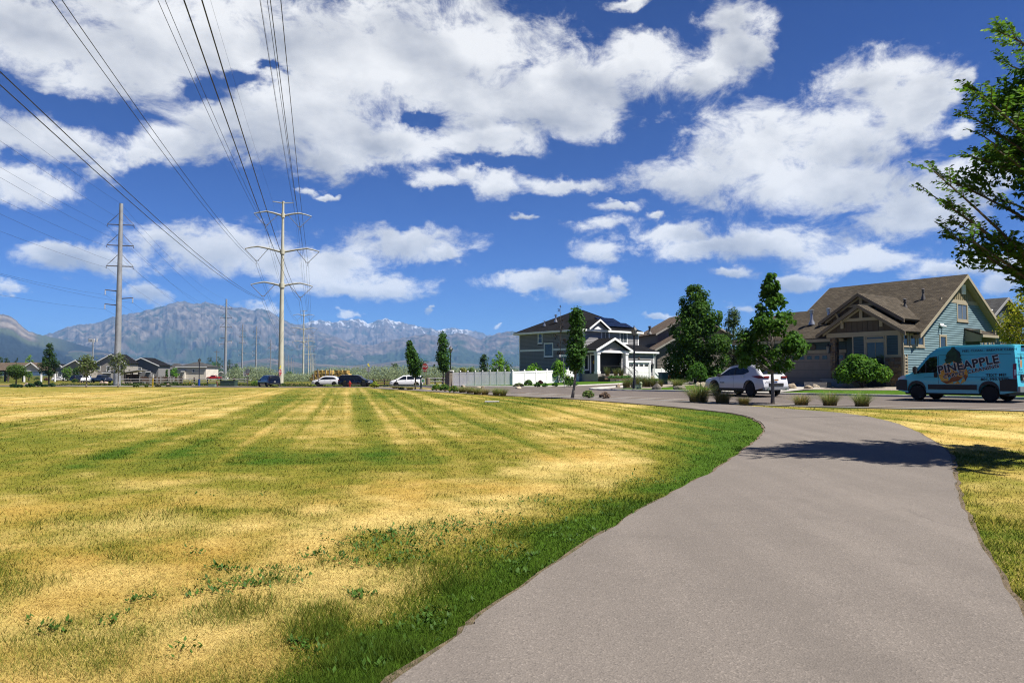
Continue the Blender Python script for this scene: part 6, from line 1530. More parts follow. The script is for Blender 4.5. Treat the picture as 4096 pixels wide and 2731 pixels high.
c = simple_car('black minivan leaving to the left, rear and brake lamps in view', 'minivan', (x, y, zt(x, y) + .05), rad(128), 5.1, 2.0, VANT, [-1.5,1.55], .35, (.008,.008,.010), M_RIM,
    [([(-2.25,1.18),(-1.25,1.12)], [(-2.25,1.42),(-1.9,1.55),(-1.25,1.58)]), ([(-1.15,1.12),(-.1,1.08)], [(-1.15,1.58),(-.1,1.60)]), ([(0,1.08),(1.25,1.02)], [(0,1.60),(.5,1.56),(1.25,1.08)])], 'minivan', (.62,1.55), (-2.45,-2.25), trim=M_CHROME)
SEDT = [(-2.3,.55),(-2.25,.98),(-1.75,1.05),(-1.05,1.40),(-.2,1.45),(.35,1.38),(1.0,.98),(1.9,.86),(2.2,.7),(2.25,.45)]
PICT = [(-2.8,.65),(-2.76,1.18),(-.85,1.20),(-.82,1.25),(-.7,1.80),(-.4,1.86),(.6,1.84),(.85,1.75),(1.35,1.22),(2.5,1.12),(2.7,.9),(2.75,.55)]
PWIN = [([(-.68,1.26),(-.05,1.24)], [(-.68,1.72),(-.05,1.74)]), ([(.02,1.24),(1.1,1.22)], [(.02,1.74),(.6,1.72),(1.1,1.26)])]
x, y = car_at(245, 228)
simple_car('white sedan parked in front of the left townhouse', 'car', (x, y, -.35), rad(4), 4.6, 1.8, SEDT, [-1.35,1.35], .33, (1.2,1.2,1.2), None, [([(-1.4,1.02),(.75,1.0)], [(-1.4,1.12),(-1.0,1.32),(-.2,1.38),(.3,1.31),(.75,1.03)])], 'sedan', (.4,.95), (-1.7,-1.12), .22)
x, y = car_at(350, 178)
simple_car('white pickup truck seen from behind near the grey townhouses', 'pickup', (x, y, zt(x, y)), rad(112), 5.5, 1.95, PICT, [-1.7,1.75], .40, (1.2,1.2,1.2), None, PWIN, 'pickup_truck', (.88,1.3), (-.84,-.72), .4)
x, y = car_at(328, 190)
simple_car('dark SUV parked just left of the white pickup', 'SUV', (x, y, -.3), rad(70), 5.0, 1.95, SUVT, [-1.45,1.5], .38, (.02,.022,.03), None, [([(-2.2,1.18),(1.2,1.12)], [(-2.2,1.6),(.5,1.64),(1.2,1.15)])], 'dark_suv', (.72,1.42), (-2.48,-2.22), .3)
x, y = car_at(411, 172)
simple_car('dark blue pickup truck facing the park beside the tall galvanised pole', 'pickup', (x, y, zt(x, y)), rad(-28), 5.5, 2.0, PICT, [-1.7,1.75], .42, (.018,.022,.035), None, PWIN, 'pickup_truck', (.88,1.3), (-.84,-.72), .42)
x, y = car_at(859, 285)
simple_car('red pickup truck parked beside the white house', 'pickup', (x, y, -.3), rad(176), 5.4, 1.95, PICT, [-1.7,1.75], .42, (.55,.018,.008), None, PWIN, 'pickup_truck', (.88,1.3), (-.84,-.72), .42)
# ------------------------------------------------------------------ foliage
M_LEAF = attr_mat('leaf', 'col', .6, .45, .12); M_BARK = mat('bark', (.17,.135,.105), .95, .3, 8, .8); M_BARKG = mat('pale_bark', (.30,.27,.24), .95, .25, 8, .7)
def leaf_mesh(name, P, Nrm, size, col, asp=.55, jit=.35, rs=None, fold=True):
    """one small folded leaf per point"""
    rs = rs or NR; n = len(P)
    Nn = Nrm + rs.normal(0, jit, (n, 3)); Nn /= np.linalg.norm(Nn, axis=1)[:, None] + 1e-9
    T = np.cross(Nn, rs.normal(0, 1, (n, 3))); T /= np.linalg.norm(T, axis=1)[:, None] + 1e-9
    B = np.cross(Nn, T); s = size * (.65 + .7 * rs.rand(n)); s = s[:, None]
    a = P - T * s * .5; c = P + T * s * .5; dr = Nn * s * .12
    b = P + B * s * asp * .5 + dr; d = P - B * s * asp * .5 + dr
    V = np.stack([a, b, c, d], 1).reshape(-1, 3); q = np.arange(n) * 4
    F = np.concatenate([np.stack([q, q + 1, q + 2], 1), np.stack([q, q + 2, q + 3], 1)])
    C = np.repeat(col, 4, 0); return big_mesh(name, V, F, M_LEAF, cols=C)
def clump_points(clumps, n, rs, shell=.55):
    w = np.array([r[0] * r[1] * r[2] if hasattr(r, '__len__') else r ** 3 for _, r in clumps]) ** .8; k = rs.choice(len(clumps), n, p=w / w.sum())
    c = np.array([q for q, _ in clumps])[k]; r = np.array([q if hasattr(q, '__len__') else (q, q, q) for _, q in clumps])[k]
    d = rs.normal(0, 1, (n, 3)); d /= np.linalg.norm(d, axis=1)[:, None]; f = shell + (1 - shell) * rs.rand(n) ** .7; f *= np.where(rs.rand(n) < .25, rs.rand(n), 1)
    return c + d * r * f[:, None], d, k
def leaf_cols(base, n, k, rs, var=.35, yel=.0):
    b = 2.2 * np.array(base)[None, :] * (1 + var * (rs.rand(n, 1) * 2 - 1)); ck = (np.random.RandomState(3).rand(400) * .5 + .75)[k % 400][:, None]
    c = b * ck; y = rs.rand(n, 1) < yel; return np.where(y, c * np.array([[1.7, 1.35, .8]]), c)
def crown_clumps(h0, h1, prof, K, rs, cr, sq=1.0, lean=(0, 0), shoots=0):
    out = []; H = h1 - h0
    for i in range(K):
        t = (i + .5) / K; t = min(.97, max(.02, t + rs.normal(0, .03))); a = i * 2.39996 + rs.normal(0, .3); R_ = np.interp(t, [p[0] for p in prof], [p[1] for p in prof])
        rr = R_ * math.sqrt(rs.uniform(.12, 1.0)); c = cr * (.65 + .7 * rs.rand()) * (.55 + .6 * R_ / max(p[1] for p in prof))
        out.append(((rr * math.cos(a) + lean[0] * t, rr * math.sin(a) + lean[1] * t, h0 + H * t), (c, c, c * sq)))
    for i in range(shoots):
        a = rs.uniform(0, 6.28); t = rs.uniform(.55, .95); R_ = np.interp(t, [p[0] for p in prof], [p[1] for p in prof])
        out.append((((R_ * 1.15) * math.cos(a), (R_ * 1.15) * math.sin(a), h0 + H * t + .2 * cr), (cr * .35, cr * .35, cr * .75)))
    return out
PYR = [(0,.35),(.12,.85),(.3,1.0),(.55,.72),(.8,.36),(1,.08)]; OVAL = [(0,.4),(.2,.85),(.5,1.0),(.75,.8),(1,.25)]; COL_ = [(0,.5),(.25,1.0),(.6,.75),(.85,.5),(1,.2)]
def scale_prof(P, r): return [(a, b * r) for a, b in P]
def tree(name, label, loc, h0, h1, rad_, prof, K, n, size, col, seed=1, trunk=.08, cr=.4, sq=1.0, limbs=True, cat='tree', group=None, bark=None, yel=0, shoots=0, lean=(0,0), asp=.6, tlean=(0,0)):
    rs = np.random.RandomState(seed); t = thing(name, label, cat, loc, 0, group)
    cl = crown_clumps(h0, h1, scale_prof(prof, rad_), K, rs, cr, sq, lean, shoots); top = h0 + (h1 - h0) * .93
    P, D, k = clump_points(cl, n, rs); c = leaf_cols(col, n, k, rs, yel=yel); Nn = D + np.array([0, 0, .55])
    put('crown', leaf_mesh('crown', P, Nn, size, c, asp, .45, rs), t)
    b = MB(); ax = lambda z: (tlean[0] * (1 - z / h0) if z < h0 else lean[0] * (z - h0) / (h1 - h0), tlean[1] * (1 - z / h0) if z < h0 else 0)
    zs = np.linspace(-.15, top, 9); b.tube([(ax(z)[0] + .012 * math.sin(z * 3), ax(z)[1], z) for z in zs], [trunk * (1.25 if i == 0 else 1.0) * (1 - .85 * i / 8) + .008 for i in range(9)], 8)
    b.build('trunk', bark or M_BARK, t, smooth=True)
    if limbs:
        b = MB()
        for (q, r) in cl[:26]:
            zb = max(h0 * .92, q[2] - .75 * math.hypot(q[0], q[1]) - .15); zb = min(zb, top)
            p0 = (ax(zb)[0], 0, zb); m_ = ((p0[0] + q[0]) * .5, q[1] * .45, (zb + q[2]) * .5 - .05); b.tube([p0, m_, q], [trunk * .38, trunk * .24, .008], 5, cap=False)
        b.build('limbs', bark or M_BARK, t)
    return t
def shrub(name, label, loc, rx, rz_, n, size, col, seed=1, cat='shrub', group=None, flat=1.0, yel=0, asp=.6, flowers=None, ry=None):
    rs = np.random.RandomState(seed); t = thing(name, label, cat, loc, 0, group); cl = []
    ry = ry or rx
    for i in range(26):
        a = i * 2.4 + rs.normal(0, .3); q = math.sqrt((i + .5) / 26); f = rs.uniform(.3, 1)
        cl.append(((rx * .76 * q * math.cos(a), ry * .76 * q * math.sin(a), rz_ * (.22 + .48 * (1 - q * q) + .22 * rs.rand())), (rx * .30 * (.6 + .6 * f), ry * .30 * (.6 + .6 * f), rz_ * .24 * (.6 + .6 * f))))
    P, D, k = clump_points(cl, n, rs, .7); P[:, 2] = np.abs(P[:, 2]); c = leaf_cols(col, n, k, rs, yel=yel)
    put('leaves', leaf_mesh('leaves', P, D + np.array([0, 0, .6]), size, c, asp, .45, rs), t)
    b = MB()
    for i in range(7): a = i * .9; b.tube([(0,0,-.05),(rx*.3*math.cos(a),ry*.3*math.sin(a),rz_*.4),(rx*.55*math.cos(a),ry*.55*math.sin(a),rz_*.75)], [.018,.012,.005], 4, cap=False)
    b.build('stems', M_BARK, t)
    if flowers:
        m = max(20, n // 14); i = rs.choice(n, m); 
        put('flowers', leaf_mesh('flowers', P[i] * 1.03, D[i] + np.array([0,0,1.]), size * .8, np.repeat(np.array([flowers]), m, 0), .9, .3, rs), t)['kind'] = 'stuff'
    return t
def tuft_mesh(n, H, spread, seed, green, tan, upright=.5, w=.010, tips=.25):
    rs = np.random.RandomState(seed); V = []; F = []; C = []; S = 5
    for i in range(n):
        a = rs.uniform(0, 6.283); r0 = spread * .28 * math.sqrt(rs.rand()); l = H * rs.uniform(.55, 1.1); out = spread * rs.uniform(.15, 1.0) * (1 - upright * .5); b0 = np.array([r0 * math.cos(a), r0 * math.sin(a), 0]); a2 = a + rs.normal(0, .5)
        d = np.array([math.cos(a2), math.sin(a2), 0]); sd = np.array([-math.sin(a2), math.cos(a2), 0]); k = rs.rand(); dead = rs.rand() < tips; g = (tan if dead else green) * rs.uniform(.7, 1.35)
        o = len(V)
        for s in range(S):
            u = s / (S - 1); p = b0 + d * out * u ** 2.0 + np.array([0, 0, l * (u - .22 * (1 - upright) * u ** 3)]); ww = w * (1 - .85 * u) * .5
            V += [p - sd * ww, p + sd * ww]; cc = tan * .8 * (1 - u) ** 2 + g * (1 - (1 - u) ** 2); C += [cc, cc]
        for s in range(S - 1): q = o + s * 2; F.append((q, q + 1, q + 3, q + 2))
    return big_mesh('blades', np.array(V), np.array(F), attr_mat('tall_grass_blade', 'col', .6, .3, .2), cols=np.array(C))
TANC = np.array([.50,.36,.14]); GRNC = np.array([.17,.29,.06]); GRND = np.array([.055,.13,.03])
TUFTS = [tuft_mesh(520, 1.0, 1.0, s, g, TANC, u, .016, tp) for s, g, u, tp in ((1, GRNC, .25, .22), (2, GRNC * .8, .3, .45), (3, GRNC * 1.15, .45, .10), (4, GRND, .8, .04), (5, np.array([.085,.17,.035]), .7, .15))]
def tuft(label, loc, w, h, kind, group='ornamental grass tufts', rz=None, name='ornamental_grass'):
    t = thing(name, label, 'ornamental grass', loc, R.uniform(0, 6) if rz is None else rz, group); o = put('blades', TUFTS[kind], t); t.scale = (w, w, h); return t
def at(sx, sy, dz=0.0):
    g = G(sx, sy, dz); return (g[0], g[1], g[2] + dz)
def ppm(sx, sy): return FPX / G(sx, sy)[1]

# tufts on the verge along the kerb
for (sx, sy, w, h, kd, lb) in [(2795,1607,118,84,0,'tallest feathery grass tuft on the verge, left of the white SUV'),(2890,1612,86,58,1,'straw-based grass tuft in front of the white SUV front wheel'),(2975,1616,62,34,1,'short clipped grass tuft below the white SUV'),
                               (3205,1620,84,48,1,'dry-based grass tuft just right of the young maple'),(3320,1622,86,64,0,'tall green grass tuft on the verge in front of the boulders'),(3448,1625,86,66,2,'bright green grass tuft on the verge nearest the van')]:
    k = ppm(sx, sy); tuft(lb, at(sx, sy, .05), w / k, h / k, kd, 'grass tufts on the roadside verge')
# grasses by the lamp post on the corner
for i, (sx, sy, w, h) in enumerate([(2510,1551,38,40),(2535,1552,40,44),(2562,1550,40,42),(2590,1549,42,44),(2615,1549,40,42),(2640,1548,36,34),(2500,1550,26,30),(2575,1547,40,46),(2550,1546,40,48)]):
    k = ppm(sx, sy); tuft('tall dark green grass in the clump behind the corner street lamp', at(sx, sy, .1), w / k, h / k, 4, 'dark grass clump around the corner lamp')
for (sx, sy, w, h, lb) in [(2088,1537,26,28,'dark upright grass at the low end of the white fence'),(2144,1532,26,33,'dark upright grass second along the white fence'),(2193,1525,24,28,'dark upright grass third along the white fence'),(2289,1516,24,28,'dark upright grass left of the white gate')]:
    k = ppm(sx, sy); tuft(lb, at(sx, sy, .1), w / k, h / k, 3, 'upright grasses along the white fence')
# shrubs in the grey house garden
for i, (sx, sy, w, h, col, lb, fl) in enumerate([(2114,1541,34,20,(.05,.11,.025),'low green mound with yellow flowers at the fence foot',(.75,.5,.02)),(2075,1547,44,14,(.09,.12,.05),'sprawling pale flowering ground plant at the fence corner',(.55,.35,.35)),
        (2171,1529,40,20,(.055,.13,.03),'leafy green perennial in the middle of the fence bed',None),(2161,1537,22,15,(.045,.018,.02),'dark purple leaved shrub in the fence bed',None),(2220,1545,24,14,(.07,.17,.02),'bright lime round clump at the kerb of the fence bed',None),
        (2180,1546,24,13,(.065,.16,.025),'green round clump left of the lime one',None),(2150,1546,24,16,(.05,.12,.02),'grassy green clump near the bed edge',None),(2275,1543,54,40,(.055,.13,.02),'big loose green bush beside the street sign post',(.6,.5,.05)),(2303,1523,40,20,(.04,.10,.02),'dark spreading bush below the white gate',None),
        (2296,1544,36,16,(.06,.15,.025),'low green bush at the lawn corner',None),(2373,1524,36,32,(.04,.10,.02),'rounded weeping bush at the porch corner',None),(2215,1524,34,24,(.05,.12,.03),'yellow-flowered leafy plant behind the lime clump',(.75,.5,.02)),(2245,1522,30,30,(.045,.11,.02),'dark leafy bush under the weeping tree',None)]):
    k = ppm(sx, sy); shrub('garden_shrub', lb, at(sx, sy, .1), w / k * .5, h / k, 700, .16, col, 40 + i, flowers=fl)
k = ppm(2243, 1512); tree('weeping_tree', 'small weeping tree with dark sparse leaves against the white fence', at(2243, 1530, .1), .5, 62 / k, .62, OVAL, 16, 520, .15, (.030,.022,.018), 77, .03, .26)
for (sx0, sx1, y0, Y, lb, sd) in [(2098,2174,1456,84,'light green bush showing above the white fence, left one',5),(2203,2266,1441,82,'light green bush above the white fence behind the street sign',6)]:
    x = PX((sx0 + sx1) / 2, Y); h = PH(y0, Y) - zt(x, Y); shrub('garden_shrub', lb, on(x, Y), (sx1 - sx0) / 2 / FPX * Y * 1.15, h, 1500, .22, (.10,.22,.02), sd, asp=.5)
# verge planting left of the narrow maple and across to the minivan
for i, (sx, sy, w, h, col, lb, fl) in enumerate([(1745,1562,40,24,(.075,.15,.02),'yellow flowering shrub at the left end of the verge row',(.72,.52,.05)),(1780,1565,48,28,(.06,.13,.02),'yellow flowering shrub in the middle of the verge row',(.72,.52,.05)),(1815,1568,42,24,(.07,.14,.02),'yellow flowering shrub at the right end of the verge row',(.72,.52,.05)),
        (1497,1551,38,22,(.16,.20,.02),'yellow green shrub just right of the black SUV',(.6,.5,.05)),(2354,1591,50,28,(.10,.15,.045),'loose small shrub with pale yellow flowers beside the narrow maple',(.55,.5,.15)),(2420,1593,46,22,(.16,.115,.085),'dried brown twiggy shrub on the verge',None),
        (1250,1547,34,10,(.15,.19,.04),'low yellow green plant in front of the white crossover',None),(1312,1547,40,10,(.13,.17,.04),'low pale plant between the crossover and the hydrant',None),(1100,1548,30,9,(.14,.17,.04),'low plant behind the black minivan wheel',None),(1345,1547,26,9,(.12,.15,.04),'low plant beside the red hydrant',None),
        (1020,1545,34,22,(.09,.16,.02),'yellow green bush left of the black minivan',None),(545,1549,22,14,(.10,.14,.05),'small wispy shrub left of the yellow marker post',None),(632,1547,22,11,(.09,.09,.05),'dull olive shrub right of the yellow marker post',None),(675,1546,20,9,(.10,.10,.06),'tiny dry shrub beside the footpath',None),(585,1549,12,12,(.09,.13,.04),'tiny shrub beside the footpath left of the marker',None)]):
    k = ppm(sx, sy); shrub('verge_shrub', lb, at(sx, sy, .04), w / k * .5, h / k, 900 if sy > 1555 else 350, .11 if sy > 1555 else .2, col, 90 + i, flowers=fl)
for i, (sx, sy, w, h) in enumerate([(1850,1569,46,28),(1880,1572,46,30),(1910,1575,50,30),(1940,1577,44,26),(1985,1580,44,34),(2012,1582,42,34),(1605,1556,40,14),(1640,1558,40,15),(1580,1553,34,12)]):
    k = ppm(sx, sy); lb = ['leftmost feathery grass after the yellow shrubs','second feathery grass after the yellow shrubs','third feathery grass after the yellow shrubs','fourth feathery grass after the yellow shrubs','full feathery grass near the end of the verge row','last feathery grass of the verge row, next to open road','low browning grass left of the narrow trunk','low browning grass at the narrow trunk','low browning grass in front of the minivan wheel'][i]
    tuft(lb, at(sx, sy, .04), w / k, h / k, [0, 1, 0, 1, 0, 0, 1, 1, 1][i], 'feathery grasses along the far verge')
# porch planters
gh = bpy.data.objects['grey_house'].matrix_world if False else Matrix.Translation((8.25, 85.0, 1.0)) @ Matrix.Rotation(math.atan2(.64, .77), 4, 'Z')
for i, (x, y, z, w, h, lb) in enumerate([(.6,-3.1,.4,.8,1.15,'green grass in the upper porch planter, left one'),(2.0,-3.1,.4,.7,.95,'green grass in the middle of the porch planter'),(2.9,-3.1,.4,.8,1.05,'bronze tinted grass at the right of the porch planter')]):
    p = gh @ Vector((x, y, z)); tuft(lb, p, w, h, 4, 'grasses in the porch planter')
for i, (x, y, z, lb) in enumerate([(.2,-4.1,.08,'low leafy plant at the left of the lower planter'),(1.1,-4.1,.08,'low leafy plant second in the lower planter'),(2.0,-4.1,.08,'low leafy plant third in the lower planter'),(2.9,-4.1,.08,'low leafy plant at the right of the lower planter')]):
    p = gh @ Vector((x, y, z)); shrub('planter_plant', lb, p, .5, .42, 260, .13, (.06,.15,.03), 130 + i, group='low plants in the porch planter')
# bushes at the blue house
bh = Matrix.Translation((24.23, 46.0, .85)) @ Matrix.Rotation(rad(-54), 4, 'Z')
p = bh @ Vector((-1.55, -1.75, -.1)); shrub('round_bush', 'large round bright green bush in front of the bay window', p, 1.75, 2.05, 5200, .19, (.050,.125,.012), 8, cat='bush', yel=.15)
p = bh @ Vector((1.9, .9, -.2)); shrub('round_bush', 'green bush at the side of the blue house, behind the van front', p, 1.4, 1.75, 3200, .19, (.044,.105,.012), 9, cat='bush', yel=.12)
# bronze shrub, blue grass, shrubs below the big tree
for i, (sx, sy, w, h, col, lb) in enumerate([(2706,1534,72,52,(.14,.065,.022),'bronze orange shrub left of the big dark tree'),(2790,1538,90,82,(.045,.115,.014),'bright green bush at the foot of the big dark tree'),(2860,1532,80,62,(.035,.09,.012),'green bush behind the white SUV hood'),(3120,1548,20,34,(.10,.13,.02),'thin yellowing plant behind the SUV tail')]):
    k = ppm(sx, sy); shrub("corner_shrub", lb, at(sx, sy, .1), w / k * .5, h / k, 1500, .17, col, 150 + i)
k = ppm(2710, 1546); tuft('blue green grass below the bronze shrub', at(2710, 1546, .1), 60 / k, 36 / k, 0, 'grasses in the gravel corner')

# young street trees
MG = (.034,.085,.012)
g = at(3091, 1614, .04); tree('young_maple', 'young maple with open crown between the white SUV and blue house', g, 1.45, 5.6, 1.34, [(0,.55),(.12,.95),(.35,1.0),(.55,.62),(.75,.28),(1,.06)], 56, 5000, .17, (.042,.104,.012), 21, .075, .33, .9, shoots=16, bark=M_BARKG, yel=.10, group='young maples along the street', asp=.8)
g = at(2306, 1591, .04); tree('young_maple', 'narrow young maple on the verge in front of the grey house', g, 1.55, 4.85, .44, COL_, 40, 4200, .13, MG, 22, .075, .34, 1.15, bark=M_BARKG, group='young maples along the street', asp=.8, tlean=(-.22,0))
for (sx, sy, top, w, lb, sd) in [(1661,1557,1359,60,'young maple left of the stop sign, in front of the minivan',23),(1773,1548,1324,66,'young maple between the stop sign and the street lamp',24)]:
    g = at(sx, sy, .03); k = FPX / g[1]; tree('young_maple', lb, g, 62 / k, (sy - top) / k * .96, w / 2 / k * .62, PYR if sd == 23 else COL_, 40, 3400, .17, MG, sd, .07, .42, 1.1, bark=M_BARK, group='young maples along the street', asp=.8, lean=(-.55 if sd == 23 else -.1, 0))
# big dark tree and its slimmer neighbour
Y = 61; x = PX(2785, Y); tree('big_tree', 'big dark green broad tree between the grey and blue houses', on(x, Y, .1), .5, PH(1142, Y) - zt(x, Y) - .1, 2.3, [(0,.9),(.15,1.0),(.4,.95),(.65,.72),(.85,.40),(1,.12)], 70, 17000, .23, (.036,.088,.011), 31, .22, .66, .95, yel=.14, shoots=22)
Y = 66; x = PX(2935, Y); tree('grey_green_tree', 'lighter grey green tree rising behind the big dark tree', on(x, Y, .1), 1.0, PH(1222, Y) - zt(x, Y) - .3, 1.35, PYR, 60, 5200, .18, (.055,.092,.030), 32, .14, .62, 1.0)
# trees behind the white fence
for (sx0, sx1, y1, Y, col, lb, pr, sd) in [(1918,1952,1420,100,(.028,.060,.016),'thin dark tree behind the left of the white fence',COL_,33),(1955,2040,1405,98,(.115,.235,.018),'bright lime green conical tree behind the white fence',PYR,34),(1838,1864,1476,96,(.14,.15,.03),'small olive yellow bush top behind the white fence',OVAL,35),(1868,1902,1478,96,(.07,.12,.03),'dull green bush top behind the white fence',OVAL,36)]:
    x = PX((sx0 + sx1) / 2, Y); H = PH(y1, Y) - zt(x, Y); tree('yard_tree', lb, on(x, Y), .5, H, (sx1 - sx0) / 2 / FPX * Y, pr, 26, 1500, .22, col, sd, .08, .42, group='trees behind the white fence')
# left park trees
for (sx, sy, x0, x1, y1, yb, col, lb, pr, sd, tr, n) in [(195,1539,148,226,1372,1498,(.026,.058,.012),'tall dark green tree left of the townhouses',PYR,41,.16,3200),(64,1538,18,116,1463,1506,(.050,.095,.018),'round green tree in front of the park pavilion',OVAL,42,.13,2600),(345,1550,308,386,1424,1500,(.085,.115,.035),'thin olive leaved tree standing in front of the pale townhouse',OVAL,43,.09,900),(472,1550,434,512,1418,1488,(.085,.110,.040),'sparse olive tree in front of the tall galvanised pole',OVAL,44,.08,620)]:
    g = at(sx, sy); k = FPX / g[1]; tree('park_tree', lb, g, (sy - yb) / k, (sy - y1) / k, (x1 - x0) / 2 / k * .78, pr, 30, n, .26, col, sd, tr, .62, group='trees on the far lawn', bark=M_BARKG if sd > 42 else M_BARK)
for i, (x0, x1, y1, Y, col, lb, pr) in enumerate([(96,144,1421,236,(.13,.24,.015),'yellow green tree above the pavilion ridge',OVAL),(-20,26,1428,250,(.035,.07,.015),'dark tree behind the pavilion at the photo edge',OVAL),(12,48,1430,256,(.035,.075,.018),'dark green tree second behind the pavilion roof',COL_),(54,86,1431,258,(.035,.072,.022),'dark conical tree third behind the pavilion roof',PYR),(252,296,1468,225,(.09,.17,.02),'light green small tree before the left townhouse',OVAL),(290,325,1470,215,(.04,.085,.015),'dark green small tree left of the white pickup',OVAL),
        (640,668,1447,272,(.055,.13,.015),'green tree at the right side of the grey stucco house',COL_),(655,680,1478,268,(.045,.10,.015),'darker bushy tree beside the grey stucco house',OVAL),(680,722,1474,276,(.085,.20,.012),'bright green rounded tree left of the white house',OVAL),(820,862,1430,330,(.035,.065,.018),'dark willow just right of the white house',OVAL),(850,905,1428,345,(.036,.068,.02),'dark willow behind the red pickup',OVAL),(832,888,1447,310,(.05,.12,.015),'bright tree behind the red pickup',OVAL),(895,945,1440,350,(.034,.062,.018),'dark willow left of the thin pole',OVAL),(925,968,1455,305,(.05,.12,.015),'bright green tree before the thin pole',OVAL),
        (1548,1606,1452,260,(.045,.085,.025),'round dark green tree above the silver tree line',OVAL),(1722,1752,1457,250,(.05,.085,.035),'small dark tree right of the stop sign',PYR),(1938,2072,1449,190,(.032,.06,.018),'broad dark tree behind the fence left of the grey house',OVAL),(1140,1180,1486,300,(.07,.14,.02),'green bush mass behind the tan tower foot',OVAL),(1785,1830,1470,250,(.035,.065,.02),'dark tree right of the second young maple',OVAL)]):
    x = PX((x0 + x1) / 2, Y); b0 = -.35 if Y > 130 else zt(x, Y); H = PH(y1, Y) - b0; w = (x1 - x0) / 2 / FPX * Y * .72; tree('distant_tree', lb, (x, Y, b0), H * .12, H, w, pr, 22, 1100, max(.35, w * .13), col, 200 + i, .18, w * .42, limbs=False, group='trees beyond the street')
# silver green thicket: one mass
def thicket():
    rs = np.random.RandomState(12); cl = []
    for sx in np.arange(930, 2075, 5.0):
        for _ in range(2):
            Y = rs.uniform(205, 262); x = PX(sx + rs.normal(0, 6), Y); top = np.interp(sx, [930,1000,1070,1130,1230,1330,1400,1500,1650,1800,1960,2080], [1474,1468,1470,1496,1494,1470,1470,1468,1466,1470,1474,1474]) + rs.normal(0, 4) + (Y - 205) * -.02
            H = PH(top, Y) + .3; r = rs.uniform(1.1, 2.1)
            cl.append(((x, Y, -.3 + H - r * .7), (r * 1.3, r * 1.3, r * .8))); cl.append(((x + rs.normal(0, 1), Y - rs.uniform(0, 2), -.3 + (H - r) * .5), (r * 1.5, r * 1.5, r * 1.1)))
    n = 42000; P, D, k = clump_points(cl, n, rs, .6); P[:, 2] = np.maximum(P[:, 2], -.3); c = leaf_cols((.155,.190,.105), n, k, rs, .4)
    tag(put('thicket', leaf_mesh('thicket', P, D + np.array([0, -.2, .6]), .42, c, .5, .45, rs)), kind='stuff')
thicket()
def low_scrub():
    """rough growth on the far side of the street"""
    rs = np.random.RandomState(15); n = 16000; x = rs.uniform(-75, 8, n); y = rs.uniform(118.5, 130, n); z = zt(x, y)
    h = .12 + .5 * fbm(x / 4, y / 3, 3, 5) ** 2; P = np.stack([x, y, z + rs.rand(n) * h], 1); c = np.array([.075,.135,.028])[None] * (.6 + .8 * rs.rand(n, 1)); t = rs.rand(n, 1) < .18; c = np.where(t, np.array([.30,.23,.10]), c)
    tag(put('roadside_scrub', leaf_mesh('roadside_scrub', P, rs.normal(0, 1, (n, 3)) + np.array([0, -.6, .4]), .30, c, .35, .4, rs)), kind='stuff')
low_scrub()

